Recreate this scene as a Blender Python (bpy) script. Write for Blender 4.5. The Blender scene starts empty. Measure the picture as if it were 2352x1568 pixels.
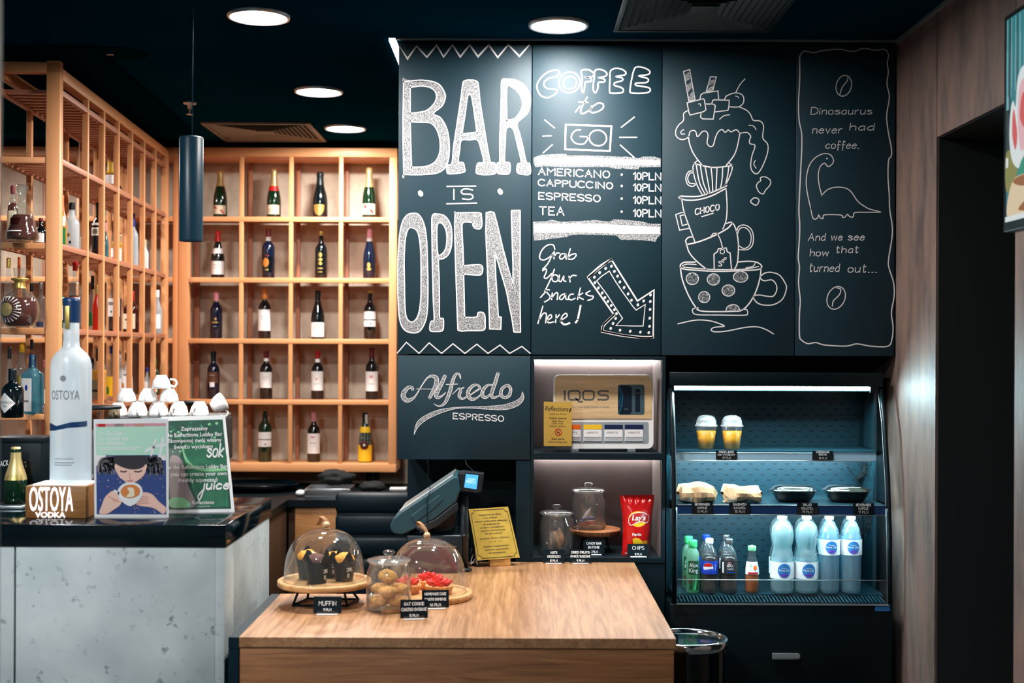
import bpy, bmesh, math, random
from mathutils import Vector, Matrix, noise
random.seed(7)
SC = bpy.context.scene
COL = SC.collection
PI = math.pi
# ---------------------------------------------------------------- camera, world, exposure
F = 2950.0                      # focal length in pixels of the 2352 px wide frame
VX, VY, CZ = 1187.0, 800.0, 1.68  # vanishing point of the room's depth direction, camera height
ROLL = math.radians(0.25)
cam_d = bpy.data.cameras.new('camera'); cam = bpy.data.objects.new('camera', cam_d); COL.objects.link(cam)
cam_d.sensor_width = 36.0; cam_d.sensor_fit = 'HORIZONTAL'
cam_d.lens = F / 2352.0 * 36.0
cam_d.shift_x = -(VX - 1176) / 2352.0
cam_d.shift_y = (VY - 784) / 2352.0
cam.matrix_world = Matrix.Translation((0, 0, CZ)) @ Matrix.Rotation(PI / 2, 4, 'X') @ Matrix.Rotation(ROLL, 4, 'Z')
cam_d.dof.use_dof = True; cam_d.dof.focus_distance = 5.2; cam_d.dof.aperture_fstop = 2.4
cam_d.clip_start = 0.05
SC.camera = cam
w = bpy.data.worlds.new('world'); SC.world = w; w.use_nodes = True
w.node_tree.nodes['Background'].inputs[0].default_value = (0.55, 0.75, 0.9, 1)
w.node_tree.nodes['Background'].inputs[1].default_value = 0.05
SC.view_settings.view_transform = 'Standard'; SC.view_settings.look = 'None'
SC.view_settings.exposure = 0.0; SC.view_settings.gamma = 1.0; SC.view_settings.use_curve_mapping = False
SC.cycles.caustics_reflective = False; SC.cycles.caustics_refractive = False
SC.cycles.sample_clamp_indirect = 6.0
SC.cycles.max_bounces = 10; SC.cycles.transparent_max_bounces = 32
# strengths of the light sources
L_BAR = 420.0       # round ceiling lights in view, and the added one beside the lattice rack
L_HALL = 720.0       # round ceiling lights over the seating side
L_FRIDGE = 310.0
L_NICHE = 85.0
CEIL = 2.944

# ---------------------------------------------------------------- measuring helpers
_c, _s = math.cos(ROLL), math.sin(ROLL)
def W(px, py, Y):
    """point of the room at depth Y seen at pixel px, py"""
    dx, dy = px - VX, VY - py
    x, y = dx * _c - dy * _s, dx * _s + dy * _c
    return Vector((x * Y / F, Y, CZ + y * Y / F))
def G(px, py, z):
    """point on the horizontal plane at height z"""
    dx, dy = px - VX, VY - py
    x, y = dx * _c - dy * _s, dx * _s + dy * _c
    k = (z - CZ) / y
    return Vector((x * k, F * k, z))
YP = F / 560                    # face of the cabinets

def lin(c):
    return tuple(((v / 255) / 12.92 if v / 255 <= 0.04045 else ((v / 255 + 0.055) / 1.055) ** 2.4) for v in c)

# ---------------------------------------------------------------- materials
M = {}
def newmat(name):
    m = bpy.data.materials.new(name); m.use_nodes = True
    nt = m.node_tree; b = nt.nodes['Principled BSDF']; M[name] = m
    return m, nt, b
def mat(name, c, rough=0.5, metal=0.0, spec=0.5, emit=0.0, var=0.0, vscale=8.0, bump=0.0, bscale=60.0, coat=0.0):
    m, nt, b = newmat(name)
    c = lin(c) if max(c) > 1.01 else tuple(c)
    b.inputs['Base Color'].default_value = (*c, 1); b.inputs['Roughness'].default_value = rough
    b.inputs['Metallic'].default_value = metal; b.inputs['Specular IOR Level'].default_value = spec
    if coat: b.inputs['Coat Weight'].default_value = coat
    if emit:
        b.inputs['Emission Color'].default_value = (*c, 1); b.inputs['Emission Strength'].default_value = emit
    if var or bump:
        tc = nt.nodes.new('ShaderNodeTexCoord')
    if var:
        n = nt.nodes.new('ShaderNodeTexNoise'); n.inputs['Scale'].default_value = vscale; n.inputs['Detail'].default_value = 6
        nt.links.new(tc.outputs['Object'], n.inputs['Vector'])
        r = nt.nodes.new('ShaderNodeValToRGB')
        r.color_ramp.elements[0].position = 0.3; r.color_ramp.elements[1].position = 0.7
        r.color_ramp.elements[0].color = (*[max(0, v * (1 - var)) for v in c], 1)
        r.color_ramp.elements[1].color = (*[min(1, v * (1 + var)) for v in c], 1)
        nt.links.new(n.outputs['Fac'], r.inputs['Fac']); nt.links.new(r.outputs['Color'], b.inputs['Base Color'])
    if bump:
        n2 = nt.nodes.new('ShaderNodeTexNoise'); n2.inputs['Scale'].default_value = bscale; n2.inputs['Detail'].default_value = 4
        nt.links.new(tc.outputs['Object'], n2.inputs['Vector'])
        bp = nt.nodes.new('ShaderNodeBump'); bp.inputs['Strength'].default_value = bump; bp.inputs['Distance'].default_value = 0.01
        nt.links.new(n2.outputs['Fac'], bp.inputs['Height']); nt.links.new(bp.outputs['Normal'], b.inputs['Normal'])
    return m
def wood(name, c1, c2, scale=(1, 12, 12), rough=0.4, c3=None, dist=1.2):
    """c1 c2 grain colours; scale: small along the grain"""
    m, nt, b = newmat(name)
    tc = nt.nodes.new('ShaderNodeTexCoord'); mp = nt.nodes.new('ShaderNodeMapping'); mp.inputs['Scale'].default_value = scale
    nt.links.new(tc.outputs['Object'], mp.inputs['Vector'])
    n0 = nt.nodes.new('ShaderNodeTexNoise'); n0.inputs['Scale'].default_value = 0.8; n0.inputs['Detail'].default_value = 2
    n1 = nt.nodes.new('ShaderNodeTexNoise'); n1.inputs['Scale'].default_value = 2.2; n1.inputs['Detail'].default_value = 8; n1.inputs['Roughness'].default_value = 0.65
    n1.inputs['Distortion'].default_value = dist
    nt.links.new(mp.outputs['Vector'], n0.inputs['Vector']); nt.links.new(mp.outputs['Vector'], n1.inputs['Vector'])
    r = nt.nodes.new('ShaderNodeValToRGB'); r.color_ramp.elements[0].position = 0.32; r.color_ramp.elements[1].position = 0.68
    r.color_ramp.elements[0].color = (*lin(c1), 1); r.color_ramp.elements[1].color = (*lin(c2), 1)
    nt.links.new(n1.outputs['Fac'], r.inputs['Fac'])
    mx = nt.nodes.new('ShaderNodeMix'); mx.data_type = 'RGBA'; mx.blend_type = 'MULTIPLY'
    r2 = nt.nodes.new('ShaderNodeValToRGB'); r2.color_ramp.elements[0].position = 0.35; r2.color_ramp.elements[1].position = 0.65
    r2.color_ramp.elements[0].color = (0.72, 0.68, 0.64, 1); r2.color_ramp.elements[1].color = (1, 1, 1, 1)
    nt.links.new(n0.outputs['Fac'], r2.inputs['Fac'])
    mx.inputs['Factor'].default_value = 0.7
    nt.links.new(r.outputs['Color'], mx.inputs['A']); nt.links.new(r2.outputs['Color'], mx.inputs['B'])
    nt.links.new(mx.outputs['Result'], b.inputs['Base Color'])
    b.inputs['Roughness'].default_value = rough
    return m
def glass(name, tint=(1, 1, 1), gloss=1.0, rough=0.02, ior=1.45, milk=0.0):
    """thin clear glass or plastic: see-through with a fresnel sheen; milk adds some diffuse body"""
    m, nt, b = newmat(name); nt.nodes.remove(b)
    out = nt.nodes['Material Output']
    tr = nt.nodes.new('ShaderNodeBsdfTransparent'); tr.inputs[0].default_value = (*tint, 1)
    gl = nt.nodes.new('ShaderNodeBsdfGlossy'); gl.inputs['Roughness'].default_value = rough
    fr = nt.nodes.new('ShaderNodeLayerWeight'); fr.inputs['Blend'].default_value = 0.5
    rp = nt.nodes.new('ShaderNodeMapRange'); rp.inputs['From Min'].default_value = 0.0; rp.inputs['From Max'].default_value = 1.0
    rp.inputs['To Min'].default_value = 0.045 * gloss; rp.inputs['To Max'].default_value = 0.55 * gloss
    pw = nt.nodes.new('ShaderNodeMath'); pw.operation = 'POWER'; pw.inputs[1].default_value = 3.0
    nt.links.new(fr.outputs['Facing'], pw.inputs[0]); nt.links.new(pw.outputs[0], rp.inputs['Value'])
    mx = nt.nodes.new('ShaderNodeMixShader'); nt.links.new(rp.outputs[0], mx.inputs[0])
    src = tr
    if milk:
        df = nt.nodes.new('ShaderNodeBsdfDiffuse'); df.inputs[0].default_value = (*[min(1, t ** 0.5) for t in tint], 1)
        tl = nt.nodes.new('ShaderNodeBsdfTranslucent'); tl.inputs[0].default_value = (*[min(1, t ** 0.5) for t in tint], 1)
        ad = nt.nodes.new('ShaderNodeMixShader'); nt.links.new(df.outputs[0], ad.inputs[1]); nt.links.new(tl.outputs[0], ad.inputs[2])
        mk = nt.nodes.new('ShaderNodeMixShader'); mk.inputs[0].default_value = milk
        nt.links.new(tr.outputs[0], mk.inputs[1]); nt.links.new(ad.outputs[0], mk.inputs[2]); src = mk
    nt.links.new(src.outputs[0], mx.inputs[1]); nt.links.new(gl.outputs[0], mx.inputs[2])
    nt.links.new(mx.outputs[0], out.inputs['Surface'])
    return m
def chalk(name, lo, hi, scale):
    m, nt, b = newmat(name); out = nt.nodes['Material Output']
    b.inputs['Base Color'].default_value = (0.58, 0.57, 0.58, 1); b.inputs['Roughness'].default_value = 0.95
    b.inputs['Specular IOR Level'].default_value = 0.1
    tc = nt.nodes.new('ShaderNodeTexCoord'); n = nt.nodes.new('ShaderNodeTexNoise')
    n.inputs['Scale'].default_value = scale; n.inputs['Detail'].default_value = 5; n.inputs['Roughness'].default_value = 0.75
    nt.links.new(tc.outputs['Object'], n.inputs['Vector'])
    r = nt.nodes.new('ShaderNodeMapRange'); r.inputs['From Min'].default_value = lo; r.inputs['From Max'].default_value = hi
    nt.links.new(n.outputs['Fac'], r.inputs['Value'])
    tr = nt.nodes.new('ShaderNodeBsdfTransparent'); mx = nt.nodes.new('ShaderNodeMixShader')
    nt.links.new(r.outputs[0], mx.inputs[0]); nt.links.new(tr.outputs[0], mx.inputs[1]); nt.links.new(b.outputs[0], mx.inputs[2])
    nt.links.new(mx.outputs[0], out.inputs['Surface'])
chalk('chalk_line', 0.24, 0.40, 330); chalk('chalk_fill', 0.40, 0.66, 260); chalk('chalk_faint', 0.46, 0.72, 230)

mat('board', (3, 38, 49), 0.57, spec=0.38, var=0.10, vscale=3)
mat('board_dark', (6, 30, 40), 0.5, spec=0.2)
mat('carcass', (4, 24, 32), 0.55, spec=0.2)
mat('black', (3, 18, 24), 0.45, spec=0.22)
mat('black_gloss', (2, 14, 20), 0.10, spec=0.5)
mat('black_plastic', (8, 22, 28), 0.38, spec=0.35)
mat('rubber', (10, 16, 18), 0.8)
mat('leather', (3, 26, 36), 0.42, spec=0.3, var=0.15, bump=0.15, bscale=220)
mat('ceiling_paint', (0, 44, 64), 0.6, spec=0.0, var=0.12, vscale=1.2)
mat('soffit_gloss', (0, 30, 42), 0.5, spec=0.0)
mat('floor_tile', (44, 46, 48), 0.5, var=0.2, vscale=2)
mat('hall_wall', (70, 82, 88), 0.8)
mat('partition', (74, 92, 88), 0.7)
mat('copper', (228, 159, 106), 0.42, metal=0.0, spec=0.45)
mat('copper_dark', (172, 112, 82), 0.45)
mat('alu', (190, 205, 210), 0.3, metal=0.8)
mat('chrome', (225, 228, 230), 0.12, metal=1.0)
mat('steel', (160, 165, 168), 0.3, metal=0.9)
mat('white', (240, 240, 240), 0.5)
mat('white_gloss', (244, 243, 242), 0.2, spec=0.5)
mat('paper', (238, 236, 234), 0.7)
mat('cream', (225, 212, 184), 0.6)
mat('ink', (24, 26, 30), 0.7)
mat('ink_grey', (120, 122, 128), 0.7)
mat('gold', (206, 176, 96), 0.35, metal=0.75)
mat('goldfoil', (214, 190, 128), 0.35, metal=0.55)
mat('goldflat', (212, 172, 74), 0.5)
mat('goldplate', (222, 188, 86), 0.38, metal=0.45, var=0.1, vscale=30)
mat('red', (196, 26, 24), 0.4)
mat('darkred', (112, 22, 32), 0.4)
mat('orange', (238, 104, 24), 0.45)
mat('yellow', (246, 196, 30), 0.5)
mat('green', (20, 120, 56), 0.4)
mat('blue', (18, 54, 150), 0.4)
mat('navy', (14, 34, 74), 0.4)
mat('pink', (226, 150, 160), 0.5)
mat('brown', (96, 60, 40), 0.5)
mat('amber_label', (206, 122, 48), 0.5)
mat('olive', (120, 112, 84), 0.6)
mat('cork', (176, 120, 62), 0.8)
mat('card', (3, 22, 30), 0.6, spec=0.15)
mat('card_ink', (235, 238, 240), 0.8)
mat('leather_strap', (170, 122, 84), 0.65)
mat('gap', (3, 8, 10), 0.8)
wood('oak_top', (136, 94, 62), (192, 146, 106), (30, 1.6, 30), 0.36, dist=0.8)
wood('oak_front', (118, 74, 44), (172, 118, 76), (1.3, 24, 26), 0.42, dist=1.2)
wood('cab_wood', (158, 104, 54), (204, 146, 88), (1.2, 9, 9), 0.5)
wood('dark_wood', (58, 40, 28), (88, 62, 42), (9, 9, 1.2), 0.5)
wood('board_wood', (206, 150, 92), (236, 186, 128), (3, 26, 20), 0.45)
wood('pale_wood', (206, 172, 124), (232, 204, 160), (2.0, 30, 46), 0.5, dist=2.2)
wood('block_wood', (196, 142, 72), (224, 172, 102), (4, 30, 30), 0.55)
wood('lit_box', (116, 76, 36), (150, 102, 52), (3, 20, 20), 0.45)
wood('bark', (70, 42, 24), (130, 80, 44), (30, 30, 6), 0.9)
mat('slice_wood', (190, 118, 62), 0.6, var=0.2, vscale=30)
# brown mottled laminate of the right wall
def mottled(name, cols, sc, rough, stretch=(1, 1, 0.25), bump=0.0):
    m, nt, b = newmat(name)
    tc = nt.nodes.new('ShaderNodeTexCoord'); mp = nt.nodes.new('ShaderNodeMapping'); mp.inputs['Scale'].default_value = stretch
    nt.links.new(tc.outputs['Object'], mp.inputs['Vector'])
    n = nt.nodes.new('ShaderNodeTexNoise'); n.inputs['Scale'].default_value = sc; n.inputs['Detail'].default_value = 9; n.inputs['Roughness'].default_value = 0.7
    nt.links.new(mp.outputs['Vector'], n.inputs['Vector'])
    r = nt.nodes.new('ShaderNodeValToRGB'); cr = r.color_ramp
    cr.elements[0].position = 0.33; cr.elements[1].position = 0.68
    cr.elements[0].color = (*lin(cols[0]), 1); cr.elements[1].color = (*lin(cols[-1]), 1)
    for i, c in enumerate(cols[1:-1]):
        e = cr.elements.new(0.33 + 0.35 * (i + 1) / (len(cols) - 1)); e.color = (*lin(c), 1)
    nt.links.new(n.outputs['Fac'], r.inputs['Fac']); nt.links.new(r.outputs['Color'], b.inputs['Base Color'])
    b.inputs['Roughness'].default_value = rough
    if bump:
        bp = nt.nodes.new('ShaderNodeBump'); bp.inputs['Strength'].default_value = bump; bp.inputs['Distance'].default_value = 0.004
        nt.links.new(n.outputs['Fac'], bp.inputs['Height']); nt.links.new(bp.outputs['Normal'], b.inputs['Normal'])
mottled('laminate', [(66, 57, 55), (100, 83, 76), (120, 95, 84)], 9, 0.58)
mottled('wallpaper', [(168, 150, 132), (198, 182, 162), (220, 204, 184)], 5, 0.8, (1, 1, 0.6))
# concrete with darker pores
def concrete():
    m, nt, b = newmat('concrete')
    tc = nt.nodes.new('ShaderNodeTexCoord')
    n = nt.nodes.new('ShaderNodeTexNoise'); n.inputs['Scale'].default_value = 4; n.inputs['Detail'].default_value = 8
    n2 = nt.nodes.new('ShaderNodeTexNoise'); n2.inputs['Scale'].default_value = 38; n2.inputs['Detail'].default_value = 4
    n3 = nt.nodes.new('ShaderNodeTexNoise'); n3.inputs['Scale'].default_value = 7; n3.inputs['Detail'].default_value = 3
    for q in (n, n2, n3): nt.links.new(tc.outputs['Object'], q.inputs['Vector'])
    r = nt.nodes.new('ShaderNodeValToRGB')
    r.color_ramp.elements[0].position = 0.3; r.color_ramp.elements[1].position = 0.7
    r.color_ramp.elements[0].color = (*lin((150, 160, 162)), 1); r.color_ramp.elements[1].color = (*lin((186, 194, 194)), 1)
    nt.links.new(n.outputs['Fac'], r.inputs['Fac'])
    mul = nt.nodes.new('ShaderNodeMath'); mul.operation = 'MULTIPLY'
    a = nt.nodes.new('ShaderNodeMapRange'); a.inputs['From Min'].default_value = 0.60; a.inputs['From Max'].default_value = 0.70
    c = nt.nodes.new('ShaderNodeMapRange'); c.inputs['From Min'].default_value = 0.42; c.inputs['From Max'].default_value = 0.62
    nt.links.new(n2.outputs['Fac'], a.inputs['Value']); nt.links.new(n3.outputs['Fac'], c.inputs['Value'])
    nt.links.new(a.outputs[0], mul.inputs[0]); nt.links.new(c.outputs[0], mul.inputs[1])
    mx = nt.nodes.new('ShaderNodeMix'); mx.data_type = 'RGBA'; nt.links.new(mul.outputs[0], mx.inputs['Factor'])
    nt.links.new(r.outputs['Color'], mx.inputs['A']); mx.inputs['B'].default_value = (*lin((104, 116, 120)), 1)
    nt.links.new(mx.outputs['Result'], b.inputs['Base Color']); b.inputs['Roughness'].default_value = 0.75
    bp = nt.nodes.new('ShaderNodeBump'); bp.inputs['Strength'].default_value = 0.25; bp.inputs['Distance'].default_value = 0.004; bp.invert = True
    nt.links.new(mul.outputs[0], bp.inputs['Height']); nt.links.new(bp.outputs['Normal'], b.inputs['Normal'])
concrete()
glass('clear_glass', (0.97, 0.985, 0.98), 1.8, milk=0.03); glass('lid_glass', (0.95, 0.97, 0.97), 1.8, milk=0.12); glass('pane', (0.96, 0.985, 0.985), 0.8)
glass('acrylic', (0.97, 0.97, 0.97), 1.0); glass('cello', (0.93, 0.92, 0.92), 1.5, rough=0.12, milk=0.12)
glass('bottle_clear', (0.90, 0.94, 0.94), 1.3, milk=0.04); glass('frost', (0.74, 0.86, 0.93), 0.8, rough=0.35, milk=0.55)
glass('pet', (0.70, 0.94, 0.97), 2.8, rough=0.10, milk=0.28); glass('pet_blue', (0.46, 0.82, 0.95), 2.8, rough=0.10, milk=0.28)
glass('plastic_lid', (0.97, 0.98, 1.0), 1.6, rough=0.08, milk=0.35)
glass('blue_glass', (0.10, 0.52, 0.72), 1.3, milk=0.25); glass('green_glass', (0.06, 0.42, 0.16), 1.2, milk=0.12)
glass('tint_glass', (0.55, 0.5, 0.4), 1.0)
mat('wine_glass', (5, 16, 20), 0.10, spec=0.7); mat('wine_green', (10, 40, 22), 0.10, spec=0.7); mat('wine_blue', (8, 22, 46), 0.12, spec=0.7)
mat('cognac', (76, 22, 4), 0.12); mat('amber', (196, 104, 14), 0.15); mat('dark_spirit', (52, 14, 14), 0.15); mat('red_spirit', (200, 34, 14), 0.2)
mat('gold_spirit', (222, 150, 40), 0.2); mat('cola', (22, 10, 10), 0.15); mat('juice', (250, 170, 30), 0.35); mat('tea_drink', (190, 92, 20), 0.2)
def led(name, c, s):
    m, nt, b = newmat(name)
    b.inputs['Base Color'].default_value = (0.8, 0.8, 0.8, 1)
    b.inputs['Emission Color'].default_value = (*c, 1); b.inputs['Emission Strength'].default_value = s
led('lamp_mid', (1.0, 0.96, 0.93), L_BAR * 0.44); led('lamp_bar', (1.0, 0.95, 0.90), L_BAR); led('lamp_hall', (0.93, 0.97, 1.0), L_HALL)
led('lamp_fridge', (0.62, 0.93, 1.0), L_FRIDGE); led('lamp_niche', (1.0, 0.92, 0.88), L_NICHE)
led('lamp_trim', (1.0, 0.97, 0.95), 1.6); led('lamp_sign', (0.90, 0.90, 1.0), 1.5); led('lamp_base', (0.9, 0.95, 1.0), 1.6); led('lamp_shelf', (0.62, 0.93, 1.0), L_FRIDGE * 0.65)
led('lamp_pendant', (0.85, 0.95, 1.0), 3.0)

# ---------------------------------------------------------------- mesh building
def catmull(pts, closed=False, n=6):
    P = [Vector(p) for p in pts]; N = len(P)
    if N < 3: return P
    out = []
    for i in range(N if closed else N - 1):
        if closed: a, b, c, d = P[(i - 1) % N], P[i], P[(i + 1) % N], P[(i + 2) % N]
        else: a, b, c, d = P[max(i - 1, 0)], P[i], P[i + 1], P[min(i + 2, N - 1)]
        for k in range(n):
            t = k / n
            out.append(0.5 * ((2 * b) + (c - a) * t + (2 * a - 5 * b + 4 * c - d) * t * t + (3 * b - a - 3 * c + d) * t ** 3))
    if not closed: out.append(P[-1])
    return out
def fill2d(loops):
    """triangulated area bounded by closed loops (holes allowed) -> verts, faces"""
    cu = bpy.data.curves.new('t', 'CURVE'); cu.dimensions = '2D'; cu.fill_mode = 'FRONT'
    for L in loops:
        sp = cu.splines.new('POLY'); sp.points.add(len(L) - 1); sp.use_cyclic_u = True
        for i, p in enumerate(L): sp.points[i].co = (p[0], p[1], 0, 1)
    o = bpy.data.objects.new('t', cu); me = bpy.data.meshes.new_from_object(o)
    vs = [v.co.copy() for v in me.vertices]; fs = [tuple(p.vertices) for p in me.polygons]
    bpy.data.objects.remove(o); bpy.data.curves.remove(cu); bpy.data.meshes.remove(me)
    return vs, fs
_tc = {}
def textgeo(s, bold=0.0, shear=0.0, res=3):
    k = (s, bold, shear, res)
    if k not in _tc:
        cu = bpy.data.curves.new('t', 'FONT'); cu.body = s; cu.size = 1; cu.offset = bold; cu.shear = shear; cu.resolution_u = res
        cu.fill_mode = 'FRONT'
        o = bpy.data.objects.new('t', cu); me = bpy.data.meshes.new_from_object(o)
        vs = [v.co.copy() for v in me.vertices]; fs = [tuple(p.vertices) for p in me.polygons]
        bpy.data.objects.remove(o); bpy.data.curves.remove(cu); bpy.data.meshes.remove(me)
        _tc[k] = (vs, fs)
    return _tc[k]
GL = {'A': '003860 1353', 'B': '0008 ~083857553404 ~043453513000', 'C': '~6748280602204061', 'D': '0008 ~083866623000', 'E': '58080050 0444',
 'F': '580800 0444', 'G': '~6748280602204061 616434', 'H': '0008 6068 0464', 'I': '1018', 'J': '~4841200001', 'K': '0008 580450', 'L': '080050',
 'M': '0008347870', 'N': '00086068', 'O': '~381704113051645738', 'P': '0008 ~083857553404', 'Q': '~381704113051645738 3160',
 'R': '0008 ~083857553404 2450', 'S': '~5738070553513001', 'T': '0868 3830', 'U': '~080220406268', 'V': '083068', 'W': '0820466088',
 'X': '0068 0860', 'Y': '083468 3430', 'Z': '08680060', 'Ł': '080050 0325', '0': '~28060220424628', '1': '062820', '2': '~0628485600 0050',
 '3': '~0728485634 ~3453512001', '4': '40480252', '5': '580804 ~043553513001', '6': '~4816022041432403', '7': '085820',
 '8': '~2806254628 ~2502204225', '9': '~462405184846 4630', '.': '0010', '-': '0333', '!': '0803 0100', ':': '0111 0414', ',': '101b',
 'a': '~442503012042 4540', 'b': '0800 ~042544412001', 'c': '~442503012041', 'd': '~442503012042 4840', 'e': '~0343442503012041',
 'f': '~3728171b 0434', 'g': '~442503012042 ~454a2b0a', 'h': '0800 ~03254440', 'i': '0400 0706', 'j': '15~1a0b', 'k': '0800 450240', 'l': '0800',
 'm': '0500 ~03254440 ~43658480', 'n': '0500 ~03254440', 'o': '~25040120414425', 'p': '050b ~042544412001', 'r': '0500 ~032535',
 's': '~44250442412001', 't': '~18112031 0636', 'u': '~05012042 4540', 'v': '052045', 'w': '0510355065', 'x': '0045 0540', 'y': '0520 450b', 'z': '05450040'}
GL['j'] = '~151a0b'
def _dg(ch): return int(ch) if ch.isdigit() else -(ord(ch) - 96)
def strokes(s):
    """list of polylines of a handwritten line, cap height 8, and its length"""
    out, x = [], 0
    for ch in s:
        if ch == ' ': x += 4; continue
        g = GL.get(ch)
        if not g: x += 4; continue
        mxx = 0
        for st in g.split():
            sm = st[0] == '~'; st = st.lstrip('~')
            pts = [(_dg(st[i]), _dg(st[i + 1])) for i in range(0, len(st) - 1, 2)]
            mxx = max(mxx, max(p[0] for p in pts))
            if sm: pts = [(p[0], p[1]) for p in catmull([(a, b, 0) for a, b in pts], pts[0] == pts[-1] and False, 4)]
            out.append([(x + a, b) for a, b in pts])
        x += mxx + 2.2
    return out, max(x - 2.2, 0.1)

class MB:
    def __init__(self): self.bm = bmesh.new(); self.mats = []; self.sm = False
    def mi(self, m):
        if m not in self.mats: self.mats.append(m)
        return self.mats.index(m)
    def raw(self, vs, fs, m, smooth=False):
        bm = self.bm; i = self.mi(m); V = [bm.verts.new(v) for v in vs]
        for f in fs:
            try: fc = bm.faces.new([V[k] for k in f]); fc.material_index = i; fc.smooth = smooth
            except ValueError: pass
        return self
    def box(self, a, b, m, bev=0.0, rot=None):
        a = Vector(a); b = Vector(b)
        x0, y0, z0 = [min(a[i], b[i]) for i in range(3)]; x1, y1, z1 = [max(a[i], b[i]) for i in range(3)]
        t = bmesh.new()
        vs = [t.verts.new(v) for v in ((x0, y0, z0), (x1, y0, z0), (x1, y1, z0), (x0, y1, z0), (x0, y0, z1), (x1, y0, z1), (x1, y1, z1), (x0, y1, z1))]
        for f in ((3, 2, 1, 0), (4, 5, 6, 7), (0, 1, 5, 4), (1, 2, 6, 5), (2, 3, 7, 6), (3, 0, 4, 7)): t.faces.new([vs[k] for k in f])
        if bev: bmesh.ops.bevel(t, geom=t.edges[:], offset=bev, segments=2, affect='EDGES', profile=0.5)
        if rot: bmesh.ops.transform(t, matrix=rot, verts=t.verts[:])
        t.verts.index_update()
        self.raw([v.co.copy() for v in t.verts], [[v.index for v in f.verts] for f in t.faces], m, bool(bev)); t.free(); return self
    def lathe(self, prof, m, c=(0, 0, 0), segs=24, sq=0, a0=0.0, a1=2 * PI, mod=None, smooth=True, sx=1.0, sy=1.0):
        """prof (r,z); sq superellipse exponent; mod(theta,i,r,z)->(r,z)"""
        vs, fs = [], []; full = abs(a1 - a0 - 2 * PI) < 1e-6; n = segs if full else segs + 1
        for j in range(n):
            th = a0 + (a1 - a0) * j / segs; g = 1.0
            if sq: g = 1 / (abs(math.cos(th)) ** sq + abs(math.sin(th)) ** sq) ** (1 / sq)
            for i, (r, z) in enumerate(prof):
                if mod: r, z = mod(th, i, r, z)
                vs.append((c[0] + r * g * math.cos(th) * sx, c[1] + r * g * math.sin(th) * sy, c[2] + z))
        k = len(prof)
        for j in range(segs):
            p, q = j * k, ((j + 1) % n) * k
            for i in range(k - 1):
                f = [p + i, q + i, q + i + 1, p + i + 1]
                if prof[i][0] == 0: f = [p + i, q + i + 1, p + i + 1]
                elif prof[i + 1][0] == 0: f = [p + i, q + i, p + i + 1]
                fs.append(f)
        return self.raw(vs, fs, m, smooth)
    def tube(self, pts, r, m, segs=8, closed=False, cap=True, smooth=True):
        P = [Vector(p) for p in pts]; N = len(P); R = r if isinstance(r, (list, tuple)) else [r] * N
        vs, fs = [], []; up = None
        for i in range(N):
            t = (P[(i + 1) % N] - P[i - 1]) if closed else (P[min(i + 1, N - 1)] - P[max(i - 1, 0)])
            t.normalize()
            if up is None: up = t.orthogonal().normalized()
            u = (up - t * up.dot(t))
            u = u.normalized() if u.length > 1e-6 else t.orthogonal().normalized()
            up = u; v = t.cross(u)
            for k in range(segs):
                a = 2 * PI * k / segs; vs.append(P[i] + (u * math.cos(a) + v * math.sin(a)) * R[i])
        for i in range(N if closed else N - 1):
            for k in range(segs):
                fs.append([i * segs + k, i * segs + (k + 1) % segs, ((i + 1) % N) * segs + (k + 1) % segs, ((i + 1) % N) * segs + k])
        if not closed and cap: fs += [list(range(segs))[::-1], [(N - 1) * segs + k for k in range(segs)]]
        return self.raw(vs, fs, m, smooth)
    def bar(self, a, b, wx, wy, m):
        """square bar from a to b"""
        a = Vector(a); b = Vector(b); t = (b - a).normalized()
        u = t.orthogonal().normalized() if abs(t.z) < 0.99 else Vector((1, 0, 0))
        if abs(t.z) < 0.99: u = Vector((-t.y, t.x, 0)).normalized()
        v = t.cross(u); vs = []
        for p in (a, b):
            for sx, sy in ((-1, -1), (1, -1), (1, 1), (-1, 1)): vs.append(p + u * wx / 2 * sx + v * wy / 2 * sy)
        return self.raw(vs, [(3, 2, 1, 0), (4, 5, 6, 7), (0, 1, 5, 4), (1, 2, 6, 5), (2, 3, 7, 6), (3, 0, 4, 7)], m)
    def prism(self, pts, d, m, bev=0.0):
        """closed planar outline (3-D points) pushed by vector d"""
        t = bmesh.new(); d = Vector(d); V = [t.verts.new(p) for p in pts]; f = t.faces.new(V)
        r = bmesh.ops.extrude_face_region(t, geom=[f]); bmesh.ops.translate(t, vec=d, verts=[v for v in r['geom'] if isinstance(v, bmesh.types.BMVert)])
        bmesh.ops.recalc_face_normals(t, faces=t.faces[:])
        if bev: bmesh.ops.bevel(t, geom=t.edges[:], offset=bev, segments=2, affect='EDGES', profile=0.5)
        bmesh.ops.triangulate(t, faces=[f for f in t.faces if len(f.verts) > 4]); t.verts.index_update()
        self.raw([v.co.copy() for v in t.verts], [[v.index for v in f.verts] for f in t.faces], m); t.free(); return self
    def ball(self, c, r, m, n=12, lump=0.0, fr=20.0, seed=0.0):
        c = Vector(c); r = Vector(r) if not isinstance(r, (int, float)) else Vector((r, r, r))
        t = bmesh.new(); bmesh.ops.create_uvsphere(t, u_segments=n * 2, v_segments=n, radius=1); t.verts.index_update()
        vs = []
        for v in t.verts:
            p = v.co.copy()
            k = 1 + (lump * noise.noise(p * fr + Vector((seed, seed * 1.7, 3))) if lump else 0)
            vs.append(c + Vector((p.x * r.x, p.y * r.y, p.z * r.z)) * k)
        self.raw(vs, [[v.index for v in f.verts] for f in t.faces], m, True); t.free(); return self
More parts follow.
